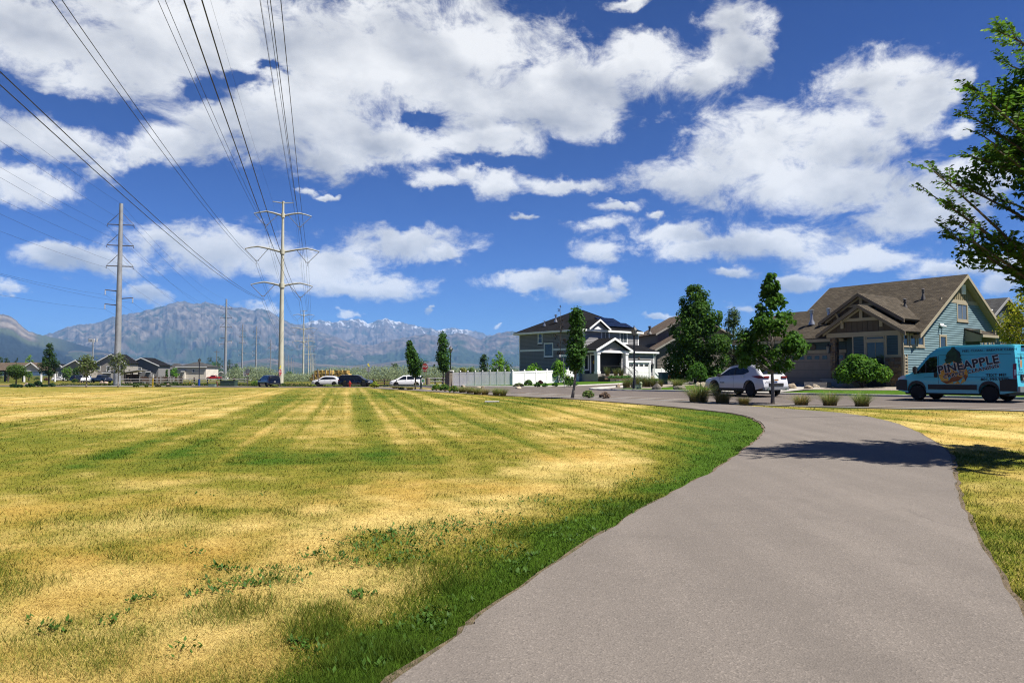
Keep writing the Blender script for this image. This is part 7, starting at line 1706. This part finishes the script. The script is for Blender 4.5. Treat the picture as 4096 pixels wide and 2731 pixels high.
# elm at the right edge: limbs, twigs and ranked leaves
def elm():
    rs = np.random.RandomState(51); bx, by = 10.4, 12.9; t = thing('elm_tree', 'leafy elm at the right edge whose branches reach into the sky', 'tree', (bx, by, zt(bx, by)))
    tr = MB(); tr.tube([(0,0,-.2),(.03,.02,1.2),(-.02,.05,2.6),(.02,0,4.5),(0,.03,6.5),(-.1,0,8.3)], [.20,.16,.145,.11,.07,.02], 10); tr.build('trunk', M_BARK, t, smooth=True)
    tips = [(-1.75,-.2,8.35),(-1.45,.4,8.05),(-2.60,-.4,7.15),(-2.35,.3,6.95),(-2.2,.1,6.45),(-2.35,-.5,6.0),(-3.62,-.6,5.55),(-3.35,-.1,5.2),(-3.1,-.3,4.9),(-2.75,.4,4.55),(-2.8,-.4,4.25),(-2.3,0,4.05),(-2.0,-.5,3.85),(-1.7,.3,8.7),(-1.2,-.6,9.0),(-2.1,.6,7.6),(-1.9,-.9,6.7),(-2.5,.9,5.8),(-2.2,1.1,4.9),(-2.0,-1.2,5.2),(-1.8,1.2,6.4)]
    for i in range(34):
        a = rs.uniform(-2.6, 2.6); z = rs.uniform(3.8, 9.1); r = (2.75 if z < 6.5 else 2.75 - (z - 6.5) * .75) * rs.uniform(.65, 1); tips.append((r * math.cos(a), r * math.sin(a), z))
    lim = MB(); P = []; Nn = []; Td = []; 
    for ti in tips:
        ti = np.array(ti); hr = math.hypot(ti[0], ti[1]); zb = max(2.1, ti[2] - hr * rs.uniform(.75, 1.1)); p0 = np.array([0, 0, zb]); m1 = p0 + (ti - p0) * .5 + np.array([0, 0, .28])
        crv = [p0 * (1 - u) ** 2 + 2 * m1 * u * (1 - u) + ti * u * u for u in np.linspace(0, 1, 9)]; lim.tube(crv, [.045 * (1 - .85 * u) + .005 for u in np.linspace(0, 1, 9)], 5, cap=False)
        for j in range(20):
            u = rs.uniform(.18, 1.0) if j < 18 else 1.0; q = p0 * (1 - u) ** 2 + 2 * m1 * u * (1 - u) + ti * u * u; d = (ti - p0); d /= np.linalg.norm(d)
            sd = np.cross(d, [0, 0, 1.0]); sd /= np.linalg.norm(sd) + 1e-6; tw = d * .75 + sd * rs.uniform(-.9, .9) + np.array([0, 0, rs.uniform(-.35, .35)]); tw /= np.linalg.norm(tw); ln = rs.uniform(.35, .72) * (1.15 - .4 * u)
            e = q + tw * ln + np.array([0, 0, -.06]); lim.tube([q, (q + e) / 2 + np.array([0, 0, .03]), e], [.008, .006, .003], 4, cap=False)
            k = int(ln / .021); s2 = np.cross(tw, [0, 0, 1.0]); s2 /= np.linalg.norm(s2) + 1e-6
            for l in range(k):
                v = (l + .5) / k; b = q + (e - q) * v + np.array([0, 0, .03 * 4 * v * (1 - v)]); sg = 1 if l % 2 else -1; ld = tw * .55 + s2 * sg * .8 + np.array([0, 0, rs.uniform(-.75, .05)]); ld /= np.linalg.norm(ld)
                P.append(b); Td.append(ld); Nn.append(np.cross(ld, s2 * sg * .3 + np.array([rs.normal(0, .3), rs.normal(0, .3), 0]) + np.cross(np.array([0, 0, 1.0]), ld)))
    t.scale = (.9, .9, .885); lim.build('limbs', M_BARK, t)
    P = np.array(P); T = np.array(Td); n = len(P); N0 = np.tile([0, -.35, .75], (n, 1)) + rs.normal(0, .62, (n, 3)); B = np.cross(T, N0); B /= np.linalg.norm(B, axis=1)[:, None] + 1e-9; Nv = np.cross(B, T)
    s = (.078 + .050 * rs.rand(n))[:, None]; a = P; c = P + T * s; m = P + T * s * .45; b = m + B * s * .24 + Nv * s * .07; d = m - B * s * .24 + Nv * s * .07
    V = np.stack([a, b, c, d], 1).reshape(-1, 3); q = np.arange(n) * 4; F = np.concatenate([np.stack([q, q + 1, q + 2], 1), np.stack([q, q + 2, q + 3], 1)])
    hi = sstep(5.2, 8.0, P[:, 2])[:, None]; col = np.array([.095,.210,.018]) * (.7 + .7 * rs.rand(n, 1)) * (1 + .5 * hi); col = np.where(rs.rand(n, 1) < .10 + .22 * hi, col * np.array([2.0, 1.6, .9]), col)  # sunlight painted in: leaves brighter and yellower towards the crown top
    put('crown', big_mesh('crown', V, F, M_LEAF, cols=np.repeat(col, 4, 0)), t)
elm()
def elm_fill():
    rs = np.random.RandomState(57); t = bpy.data.objects['elm_tree']; cl = []
    for i in range(62):
        a = rs.uniform(0, 6.28); z = rs.uniform(3.9, 8.9); r = (2.15 if z < 6.6 else 2.15 - (z - 6.6) * .7) * math.sqrt(rs.rand()); cl.append(((r * math.cos(a), r * math.sin(a), z), (.55, .55, .42)))
    P, D, k = clump_points(cl, 23000, rs, .3); put('inner_foliage', leaf_mesh('inner_foliage', P, D * .6 + np.array([0, -.2, .5]), .125, leaf_cols((.045, .105, .010), len(P), k, rs, yel=.08), .5, .6, rs), t)
elm_fill()
Y = 37.5; x = PX(4105, Y); tree('yellowing_tree', 'yellow green small tree behind the van rear at the photo edge', on(x, Y, .1), 1.4, 4.9, 1.2, OVAL, 34, 3600, .15, (.17,.20,.015), 61, .08, .45, yel=.3)
# ------------------------------------------------------------------ street furniture and small things
def lamp_post(label, loc, H=4.3, banner=None):
    t = thing('street_lamp', label, 'street lamp', loc, 0, 'black lantern street lamps')
    b = MB(); b.lathe([(.16,-.1),(.16,.08),(.13,.12),(.13,.55),(.09,.65),(.075,.7),(.06,H-.62),(.085,H-.60),(.085,H-.55),(.05,H-.52)], 12); b.build('post', M_BLACK, t, smooth='auto')
    b = MB(); b.lathe([(.05,H-.52),(.13,H-.46),(.13,H-.44)], 8); b.lathe([(.27,H-.08),(.24,H-.03),(.10,H+.12),(.03,H+.16),(.03,H+.24),(.005,H+.27)], 8)
    for k in range(8): a = k * math.pi / 4; b.tube([(.13*math.cos(a),.13*math.sin(a),H-.45),(.24*math.cos(a),.24*math.sin(a),H-.06)], .012, 4)
    b.build('lantern_frame', M_BLACK, t)
    MB().lathe([(.12,H-.44),(.225,H-.07)], 8).build('lantern_glass', mat('lantern_glass', (.55,.52,.46), .25, .05, 8), t)
    return t
lamp_post('black street lamp on the corner in front of the white garage door', at(2538, 1556, .1), 4.35)
lamp_post('black street lamp at the left end of the white fence', at(1802, 1541, .05), 4.3)
l3 = lamp_post('black street lamp with blue base in front of the white house', at(796, 1544, .0), 4.2)
MB().lathe([(.17,.05),(.17,1.05)], 10).build('blue_wrap', mat('blue_wrap', (.02,.08,.38), .5), l3)
# signs
M_RED = mat('sign_red', (.45,.012,.012), .4, .05, 3); M_SIGNW = mat('sign_white', (.78,.78,.76), .4, .03, 3); M_SIGNG = mat('sign_teal', (.012,.20,.22), .4, .05, 3); M_SIGNB = mat('sign_back', (.33,.34,.36), .5, .08, 3, metal=.3); M_POST = mat('sign_post', (.30,.31,.32), .5, .1, 3, metal=.4)
def text(s, size, m, parent, loc, rot, sx=1.0, off=0.0, align='CENTER', name='lettering'):
    c = bpy.data.curves.new(name, 'FONT'); c.body = s; c.size = size; c.extrude = .003; c.offset = off; c.align_x = align; c.align_y = 'CENTER'; c.materials.append(m)
    o = put(name, c, parent, loc); o.rotation_euler = rot; o.scale = (sx, 1, 1); return o
def octagon(r, d, y):
    return [(r / math.cos(math.pi / 8) * math.cos(math.pi / 8 + k * math.pi / 4), y, r / math.cos(math.pi / 8) * math.sin(math.pi / 8 + k * math.pi / 4)) for k in range(8)]
def stop_sign(label, loc, rz, H=2.25, street=None, plate=True, front=True, flags=None, post=2.75):
    t = thing('stop_sign', label, 'stop sign', loc, rz)
    MB().tube([(0,.03,-.1),(0,.03,post)], .03, 6).build('post', M_POST, t)
    b = MB(); b.prism(octagon(.38, .02, -.02), (0, .02, 0)); p = b.build('sign_plate', M_SIGNB, t); p.location = (0, 0, H)
    MB().prism(octagon(.38, .01, -.026), (0, .005, 0)).build('sign_border', M_SIGNW, t, (0, 0, H)); MB().prism(octagon(.345, .01, -.031), (0, .004, 0)).build('sign_face', M_RED, t, (0, 0, H))
    text('STOP', .36, M_SIGNW, t, (0, -.034, H), (rad(90), 0, 0), .72, .008)
    if plate:
        MB().box(-.22,.22,-.03,-.01,-.08,.08).build('sub_plate', M_RED, t, (0, 0, H - .49)); text('ALL WAY', .10, M_SIGNW, t, (0, -.034, H - .49), (rad(90), 0, 0))
    if street:
        MB().box(-.40,.40,-.03,-.01,-.11,.11).build('street_name_sign', M_SIGNG, t, (.0, 0, H + .52)); MB().box(-.40,-.21,-.034,-.0305,-.10,.10).build('block_number_panel', M_SIGNW, t, (0, 0, H + .52)); text(street, .17, M_SIGNW, t, (.10, -.034, H + .52), (rad(90), 0, 0), .8, .004)
        MB().box(-.01,.01,-.4,.4,-.11,.11).build('cross_street_sign', M_SIGNG, t, (0, 0, H + .76))
    if flags:
        for k in (-1, 1): MB().cbox((.06 * k, 0, H + .75 + .12 * k), (.28,.02,.22), 0, 0, .5 * k).build('warning_flag', mat('yellow_flag', (.75,.62,.05), .6), t)
    return t
stop_sign('red stop sign facing the camera with ALL WAY plate and street name', at(1699, 1546), 0, 2.25, 'Center St')
g = at(1120, 1548); stop_sign('red stop sign seen nearly edge on, in front of the tan tower', g, rad(70), 2.3, None, True, True, True, 3.0)
x = PX(1475, 122); stop_sign('stop sign seen from behind with yellow flags above it, by the black SUV', on(x, 122), rad(215), 2.75, None, False, True, True, 3.3)
x = PX(992, 122); stop_sign('grey back of a stop sign beside the speed limit sign', on(x, 122), rad(180), 2.4, None, True, True, None, 2.9)
t = thing('speed_limit_sign', 'white speed limit sign beside the grey back of a stop sign', 'road sign', on(PX(982, 123), 123)); MB().tube([(0,.03,-.1),(0,.03,2.3)], .03, 6).build('post', M_POST, t)
MB().box(-.30,.30,-.02,0,-.38,.38).build('sign_plate', M_SIGNW, t, (0,0,1.95)); text('SPEED\nLIMIT', .14, M_BLACK, t, (0,-.026,2.16), (rad(90),0,0)); text('25', .36, M_BLACK, t, (0,-.026,1.78), (rad(90),0,0), 1, .008)
t = thing('street_name_sign', 'teal street name sign reading 50 West on a thin post', 'street sign', at(2257, 1549, .1)); MB().tube([(0,0,-.1),(-.08,0,2.6)], .028, 6).build('post', M_POST, t)
MB().box(-.38,.40,-.02,.01,-.10,.10).build('sign_plate', M_SIGNG, t, (-.06,0,2.72)); MB().box(-.38,-.19,-.026,-.0205,-.10,.10).build('block_number_panel', M_SIGNW, t, (-.06,0,2.72)); text('50 West', .17, M_SIGNW, t, (.05,-.024,2.72), (rad(90),0,0), .86, .004)
# pet-waste post
t = thing('waste_bag_post', 'dark green waste bag station with white sign beside the footpath', 'post', at(1684, 1558)); MB().tube([(0,0,-.1),(0,0,1.0),(.03,0,1.15),(.18,0,1.22)], .085, 8).build('post', mat('dark_green_paint', (.015,.05,.04), .5), t); MB().box(.02,.36,-.12,-.10,.62,1.0).build('sign_plate', M_SIGNW, t); MB().box(.08,.28,-.124,-.121,.72,.90).build('sign_print', mat('green_print', (.05,.35,.10), .5), t); MB().lathe([(.14,0),(.16,.05),(.12,.14),(.02,.16)], 10).build('base', M_BATT, t)
# fire hydrant
t = thing('fire_hydrant', 'red fire hydrant in front of the black SUV', 'fire hydrant', at(1399, 1548), 0); HR = mat('hydrant_red', (.52,.035,.012), .4, .1, 5)
MB().lathe([(.20,-.05),(.20,.06),(.13,.08),(.13,.58),(.18,.60),(.18,.66),(.14,.68),(.13,.78),(.08,.88),(.03,.92),(.03,.98),(.005,.99)], 12).build('barrel', HR, t, smooth='auto')
for a in (0, 1, 2):
    MB().lathe([(.075,0),(.075,.10),(.095,.10),(.095,.16),(.03,.17)], 10, (0,0,0), 'Y').build('nozzle', HR, t, (0,0,.5), [rad(180), rad(90), rad(-90)][a]).location = [(0,-.10,.47),(-.10,0,.52),(.10,0,.52)][a]
# cabinets
M_CABG = mat('cabinet_green', (.045,.085,.06), .5, .08, 2); M_CABL = mat('cabinet_light', (.24,.33,.27), .55, .08, 2); M_CABX = mat('cabinet_grey', (.26,.28,.27), .6, .08, 2)
def cabinet(label, sx, sy, w, h, d, m, dz=0, lid=True, name='utility_cabinet'):
    g = at(sx, sy, dz); k = FPX / g[1]; w, h = w / k, h / k; t = thing(name, label, 'utility box', (g[0], g[1] + d / 2, g[2]))
    MB().cbox((0,0,h*.46), (w,d,h*.92)).build('housing', m, t, bevel=.02)
    MB().cbox((0,0,h*.95), (w*1.04,d*1.05,h*.10)).build('lid', m, t, bevel=.015); MB().cbox((w*.18,-d/2-.01,h*.45), (.04,.03,h*.2)).build('handle', M_METALV, t); MB().cbox((0,0,.02),(w*1.1,d*1.1,.08)).build('pad', M_CONC, t)
cabinet('large dark green transformer cabinet by the cross street', 909, 1546, 57, 24, 1.4, M_CABG); cabinet('pale green low utility box left of the large dark transformer', 845, 1547, 27, 11, .7, M_CABL); cabinet('grey utility box near the rail fence and boulders', 568, 1538, 16, 13, .7, M_CABX); cabinet('small grey utility box right of the taller grey one', 592, 1538, 12, 7, .5, M_CABX); cabinet('tall dark green cabinet behind the small grey utility box', 587, 1531, 22, 20, .8, M_CABG); cabinet('small grey box on the lawn in front of the white pickup', 358, 1529, 9, 8, .5, M_CABX)
cabinet('green utility pedestal right of the corner lamp post', 2549, 1556, 20, 18, .45, M_CABL, .1); 
g = at(2563, 1556, .1); t = thing('cable_pedestal', 'round-topped pale green cable pedestal beside the corner lamp', 'utility box', g); MB().lathe([(.10,-.05),(.10,.38),(.12,.38),(.12,.44),(.08,.5),(.02,.52)], 10).build('housing', mat('cabinet_lime', (.40,.46,.26), .5), t, smooth='auto'); MB().cbox((0,-.10,.2),(.06,.02,.12)).build('label_plate', M_SIGNW, t)
# yellow marker posts
for (sx, sy, h, lb) in [(611,1549,52,'yellow marker post with white cap, nearest the rail fence middle'),(759,1539,22,'yellow marker post left of the black street lamp'),(834,1530,16,'yellow marker post standing before the transformer cabinet')]:
    g = at(sx, sy); k = FPX / g[1]; t = thing('marker_post', lb, 'marker post', g, 0, 'yellow marker posts'); H = h / k; MB().tube([(0,0,-.1),(.0,0,H*.72)], .07, 8).build('post', mat('marker_yellow', (.72,.50,.01), .5), t); MB().tube([(0,0,H*.72),(0,0,H)], .075, 8).build('cap', M_SIGNW, t)
t = thing('brown_standpipe', 'leaning brown pipe stub between the pale box and dark transformer', 'standpipe', at(868, 1546)); MB().tube([(.06,0,-.1),(.05,0,.35),(-.05,0,.7),(-.15,0,.78)], .11, 8).build('pipe', mat('rust_brown', (.16,.06,.035), .8, .3, 6), t)
# rail fence beyond the cross street
def rail_fence(name, label, x0, x1, Y, step, H=1.15, rails=(.55,1.0), pm=None, rm=None, slope=0):
    t = thing(name, label, 'fence', (x0, Y, 0)); n = int(abs(x1 - x0) / step); pm = pm or M_FPOST; rm = rm or M_FRAIL
    for i in range(n + 1):
        x = i * step; z = zt(x0 + x, Y + slope * x) ; MB().cbox((x, slope * x, z + H / 2), (.20,.20,H + .3)).build('post', pm, t)
        if i < n:
            z2 = zt(x0 + x + step, Y + slope * (x + step))
            for r in rails: MB().tube([(x,slope*x-.08,z+r+R.uniform(-.03,.03)),(x+step,slope*(x+step)-.08,z2+r+R.uniform(-.03,.03))], .075, 6).build('rail', rm, t)
    return t
M_FPOST = mat('fence_post_wood', (.12,.075,.055), .9, .25, 4, .4); M_FRAIL = mat('weathered_rail', (.46,.44,.43), .85, .2, 3, .3); M_PICK = [mat('picket_%s' % n, c, .9, .2, 4) for n, c in (('brown', (.17,.10,.07)), ('grey', (.36,.33,.31)), ('white', (.62,.60,.58)))]
rail_fence('rail_fence', 'long weathered rail fence in front of the grey and white houses', PX(462, 131), PX(1045, 131), 131, 2.35)
rail_fence('rail_fence', 'dark rail fence behind the white minivan', PX(1495, 128), PX(1600, 128), 128, 1.9, 1.1, (.5,.95), M_FPOST, M_FPOST)
rail_fence('wire_fence', 'dark post fence between the minivan and the street lamp', PX(1712, 112), PX(1800, 112), 112, 1.1, 1.35, (.35,.8,1.3), M_FPOST, M_GALV)
x0 = PX(524, 150); t = thing('picket_fence', 'patchy wooden picket fence in front of the grey stucco house', 'fence', (x0, 150, -.2)); W = PX(735, 150) - x0
for k in range(70):
    x = W * k / 70; h = 1.5 + R.uniform(-.2, .1); MB().box(0,.125,0,.03,0,h).build('picket', R.choices(M_PICK, (5,3,3))[0], t, (x,0,0))
b = MB(); b.box(0,W,.03,.07,.4,.5); b.box(0,W,.03,.07,1.1,1.2); b.build('rail', M_PICK[0], t)
# lean-to shelter by the fence
Y = 142; x0 = PX(470, Y); t = thing('open_shed', 'open shed with long sloping roof behind the rail fence', 'shed', (x0, Y, -.2)); W = PX(559, Y) - x0
slab(t, 'roof', [[(-.3,-.4,2.0),(W,-.4,2.75),(W,3.2,2.75),(-.3,3.2,2.0)]], mat('tin_roof', (.42,.41,.42), .5, .1, 2, metal=.3), .12)
for (x, h) in ((.2,2.0),(W*.35,2.2),(W*.64,2.4)):
    for y in (0, 3): MB().box(x-.08,x+.08,y-.08,y+.08,-.2,h).build('post', M_FPOST, t)
MB().box(.2,W*.64,2.9,3.0,0,1.9).build('back_wall', M_FPOST, t)
t = thing('log_post', 'thick pale log gatepost right of the stop sign', 'post', on(PX(1713, 101), 101)); MB().lathe([(.30,-.1),(.29,.4),(.27,1.1),(.02,1.14)], 12).build('post', mat('log_wood', (.34,.27,.20), .9, .3, 5, .6), t)
# hay bales
def hay():
    Y = 203; k = FPX / Y; m = mat('hay', (.74,.50,.13), .95, .35, 5, 1.0, bscale=14); m2 = mat('hay_dark', (.52,.33,.09), .95, .35, 5, 1.0, bscale=14)
    bw = 16.4 / k; bh = .98; n = 0; protos = []
    for q in range(3):
        bm = bmesh.new(); bmesh.ops.create_cube(bm, size=1); bmesh.ops.subdivide_edges(bm, edges=bm.edges[:], cuts=3, use_grid_fill=True); rr = random.Random(q)
        for v in bm.verts:
            v.co = Vector((v.co.x * bw * .97, v.co.y * 2.3, v.co.z * bh * .97 + bh / 2)); c = Vector((0, 0, bh / 2)); v.co += Vector((rr.uniform(-.03,.03), rr.uniform(-.03,.03), rr.uniform(-.03,.02)))
            if abs(v.co.x) > bw * .4 and v.co.z > bh * .8: v.co.z -= .10; v.co.x *= .95
        me = bpy.data.meshes.new('hay_bale'); bm.to_mesh(me); bm.free(); me.materials.append(m2 if q == 1 else m); protos.append(me)
    rows = [(1247, 9, 0), (1255, 9, 1), (1266, 4, 2), (1346, 3, 2)]
    nm = {0: 'bottom', 1: 'middle', 2: 'top'}
    for (s0, cnt, lv) in rows:
        for i in range(cnt):
            sx = s0 + i * 16.4 + 8; o = put('hay_bale', protos[R.randrange(3)]); o.location = (PX(sx, Y), Y + R.uniform(-.15,.15), -.35 + .3 + lv * bh); o.rotation_euler = (0, 0, R.uniform(-.05,.05) - .18)
            pos = 'leftmost' if i == 0 else ('rightmost' if i == cnt - 1 else ['second','third','fourth','fifth','sixth','seventh','eighth'][i - 1] + ' from the left')
            blk = '' if lv < 2 else (' of the left pile' if s0 < 1300 else ' of the right pile')
            tag(o, 'golden hay bale, %s in the %s row%s' % (pos, nm[lv], blk), 'hay bale', 'hay bales stacked behind the cross street')
    for i, sx in enumerate([1256,1273,1304,1320,1329,1366]):
        x = PX(sx, 199); t = put('hay_stake', MB().tube([(0,0,-.5),(0,0,[2.2,3.6,3.5,3.7,3.6,1.6][i])], .13, 6).mesh('hay_stake', mat('pole_wood', (.30,.26,.22)))); t.location = (x, 199, -.3); tag(t, 'wooden stake standing against the hay stack, %s from the left' % ['first','second','third','fourth','fifth','last'][i], 'stake', 'stakes in front of the hay stack')
hay()
# white vinyl fence round the grey house yard
def vinyl_fence():
    A = Vector((-6.2, 77.9, 0)); B = Vector((.06, 76.9, 0)); Cc = Vector((7.6, 84.6, 0))
    for (p, q, n, lb) in ((A, B, 8, 'white vinyl fence section facing the verge, in shade'), (B, Cc, 6, 'white vinyl fence section climbing to the grey house, sunlit')):
        d = q - p; L = d.length; t = thing('vinyl_fence', lb, 'fence', (p.x, p.y, 0), math.atan2(d.y, d.x), 'white vinyl fences'); st = L / n
        for i in range(n + 1):
            w = p + d * (i / n); z = zt(w.x, w.y) + .1; b = MB(); pw_ = .10 if n == 8 else .13; b.cbox((i*st,0,z+.74), (pw_,pw_ * (.6 if n == 8 else 1),1.56)); b.lathe([(pw_*.75,z+1.52),(pw_*.75,z+1.55),(.01,z+1.60)], 4, (i*st,0,0)); b.build('post', M_WHITE, t)
            if i < n:
                w2 = p + d * ((i + 1) / n); z2 = zt(w2.x, w2.y) + .1; a, e = i * st + .07, (i + 1) * st - .07; k = 5; pw = (e - a) / k
                gate = (n == 6 and i == n - 2)
                for j in range(k):
                    za, zb = z + (z2 - z) * (j / k), z + (z2 - z) * ((j + 1) / k); MB().prism([(a+j*pw+.006,-.015,za+.1),(a+(j+1)*pw-.006,-.015,zb+.1),(a+(j+1)*pw-.006,-.015,zb+1.24),(a+j*pw+.006,-.015,za+1.24)], (0,.03,0)).build('panel_board', M_WHITE, t)
                for (h0, h1) in ((.04,.16),(1.24,1.42)): rd = .018 if n == 8 else .04; MB().prism([(a,-rd,z+h0),(e,-rd,z2+h0),(e,-rd,z2+h1),(a,-rd,z+h1)], (0,rd*2,0)).build('rail', M_WHITE, t)
                if gate:
                    for sd in (-1,): MB().tube([(a+.06,-.05*1,z+1.22),(e-.1,-.05,z2+.15)], .035, 4).build('gate_brace', mat('gate_grey', (.42,.42,.42), .6), t)
    t = thing('fence_pillar', 'tan stone pillar with pale cap at the left end of the white fence', 'pillar', (A.x - .45, A.y + .3, zt(A.x, A.y)), rad(-33)); MB().box(-.3,.3,-.3,.3,-.2,1.62).build('shaft', mat('pillar_tan', (.30,.25,.20), .9, .2, 8, .5), t); MB().box(-.40,.40,-.40,.40,1.62,1.76).build('cap', M_CURB, t, bevel=.02)
    # fence and gate between the grey and the taupe house
    p = gh @ Vector((11.3, -.6, 0)); q = p + Vector((5.4, 2.6, 0)); d = q - p; L = d.length; t = thing('vinyl_gate_fence', 'white vinyl gate fence between the grey house and the bronze shrub', 'fence', (p.x, p.y, .95), math.atan2(d.y, d.x))
    for i in range(5):
        MB().cbox((i*L/4,0,.75), (.13,.13,1.6)).build('post', M_WHITE, t)
        if i < 4:
            for j in range(6): w = L / 4 / 6; MB().box(i*L/4+.05+j*w*.93,i*L/4+.05+(j+1)*w*.93-.008,-.02,.02,.05,1.4).build('panel_board', M_WHITE, t)
            if i < 3: MB().tube([(i*L/4+.1,-.05,.1 if i % 2 else 1.3),((i+1)*L/4-.1,-.05,1.3 if i % 2 else .1)], .035, 4).build('gate_brace', M_WHITE, t)
vinyl_fence()
# wheelie bin
t = thing('wheelie_bin', 'dark wheelie bin with teal side behind the corner grasses', 'bin', at(2653, 1538, .1), rad(20)); MB().prism([(-.25,-.25,.05),(.25,-.25,.05),(.30,-.30,.92),(-.30,-.30,.92)], (0,.55,0)).build('body', mat('bin_teal', (.01,.12,.13), .5), t); MB().prism([(-.33,-.36,.92),(.33,-.36,.92),(.30,-.3,1.0),(-.30,-.3,1.0)], (0,.68,0)).build('lid', mat('bin_lid', (.015,.02,.02), .5), t)
for s in (-1, 1): MB().lathe([(.10,-.03),(.10,.03)], 10, (0,0,0), 'X').build('wheel', M_TYRE, t, (s*.24,.28,.10))
# boulders
M_ROCKS = [mat('boulder_%s' % n, c, .95, .3, 4, .9, bscale=9) for n, c in (('tan', (.46,.37,.26)), ('grey', (.22,.19,.165)), ('cream', (.58,.49,.37)), ('pink', (.55,.42,.34)))]
def boulder(label, sx, sy, w, h, m, seed, group=None, dz=.08):
    g = at(sx, sy, dz + (.05 if sx > 2600 else 0)); k = FPX / g[1]; w, h = w / k, h / k; bm = bmesh.new(); bmesh.ops.create_icosphere(bm, subdivisions=3, radius=1.0); rs = random.Random(seed); cuts = [Vector((rs.gauss(0,1),rs.gauss(0,1),rs.gauss(.2,.8))).normalized() for _ in range(9)]
    for v in bm.verts:
        p = v.co.copy()
        for c in cuts:
            dd = p.dot(c) - .72
            if dd > 0: p -= c * dd * .85
        n = float(fbm(np.array(p.x*1.7+seed), np.array(p.y*1.7+p.z*2.3), 4, seed)) - .5; p *= 1 + n * .28; v.co = Vector((p.x * w * .52, p.y * w * .40, max(-.12, p.z) * h * 1.02))
    me = bpy.data.meshes.new('boulder'); bm.to_mesh(me); bm.free(); me.materials.append(M_ROCKS[m]); o = put('boulder', me, None, g, rs.uniform(-.5, .5)); tag(o, label, 'boulder', group)
for i, (sx, sy, w, h, m, lb) in enumerate([(2626,1556,38,24,1,'rounded grey boulder right of the corner grasses'),(2716,1556,60,18,1,'long low grey boulder on the gravel'),(2790,1546,28,20,2,'cream boulder left in the group by the SUV hood'),(2815,1547,36,19,2,'cream boulder in the middle of the group by the SUV hood'),(2838,1545,22,24,2,'cream boulder right in the group by the SUV hood'),
        (3168,1553,46,25,0,'large rounded tan boulder left of the front lawn'),(3234,1554,42,18,0,'tan boulder second from the SUV tail'),(3262,1549,32,14,2,'low pale boulder in front of the garage door'),(3408,1546,68,32,0,'largest flat-topped tan boulder before the stoop'),(3575,1546,40,16,2,'pale boulder right of the round bush'),(3140,1557,22,15,2,'small cream stone just behind the SUV'),
        (1853,1550,17,13,0,'tan boulder at the foot of the shaded white fence'),(1915,1552,22,9,2,'flat pale stone before the shaded fence, left'),(1932,1553,16,10,0,'tan stone before the shaded fence, right'),(2073,1552,28,9,2,'flat pale boulder at the fence corner'),(2472,1547,20,13,0,'tan rock on the grey house lawn edge'),
        (406,1531,18,8,3,'pale rock left in the row near the dark pickup'),(422,1532,22,8,3,'pale rock right in the row near the dark pickup'),(494,1536,16,9,3,'pink rock left of the rail fence group'),(510,1535,17,11,3,'larger pink rock in the rail fence group'),(526,1536,12,7,2,'small white rock in the rail fence group'),(538,1537,13,5,2,'flat white rock in the rail fence group'),(326,1528,14,8,3,'pyramid shaped pink rock left of the white pickup'),(603,1538,12,6,2,'white rock left of the yellow marker post'),(633,1539,18,6,3,'pale rock right of the yellow marker post'),(673,1540,16,8,3,'rounded pale rock before the rail fence'),(774,1541,12,5,2,'white rock left of the black street lamp'),(110,1541,24,10,3,'pinkish flat rock near the pavilion tree')]):
    boulder(lb, sx, sy, w, h, m, 300 + i)
# low dark shrubs on the far left lawn
for i, (sx, sy, w, h, lb) in enumerate([(54,1549,30,14,'dark low bush left of the round park tree trunk'),(74,1550,36,14,'dark low bush right of the round park tree trunk'),(120,1549,40,16,'spreading dark bush in the middle of the park bed'),(152,1548,36,26,'tallest dark bush of the park bed'),(180,1547,24,10,'low dark bush left of the tall dark tree trunk'),(208,1547,26,15,'dark bush right of the tall dark tree trunk'),(148,1521,26,14,'round olive bush beside the pavilion post'),(300,1531,26,18,'dark green bush in front of the townhouse drive'),(550,1534,22,12,'dark bush behind the grey utility box'),(668,1538,26,16,'dark green bush right of the rail fence rocks'),(700,1538,22,14,'green bush near the white house fence'),(1130,1545,26,10,'green weed clump at the tan tower foot'),(185,1524,20,14,'reddish brown bush near the pavilion')]):
    k = ppm(sx, sy); shrub('bed_shrub', lb, at(sx, sy), w / k * .5, h / k, 380, .24, (.028,.060,.022) if i < 6 else ((.10,.045,.03) if i == 12 else (.05,.09,.02)), 400 + i)
# valve cover in the lawn
g = Gd(1130, 923); t = thing('valve_box', 'flat pale valve box lid set in the dry lawn', 'valve box', (g[0], g[1], g[2] + .02)); MB().box(-.35,.35,-.3,.3,-.05,.03).build('lid', M_CURB, t, bevel=.01)

for o in [o for o in list(bpy.data.objects) if o.type == 'FONT']: solid_text(o)
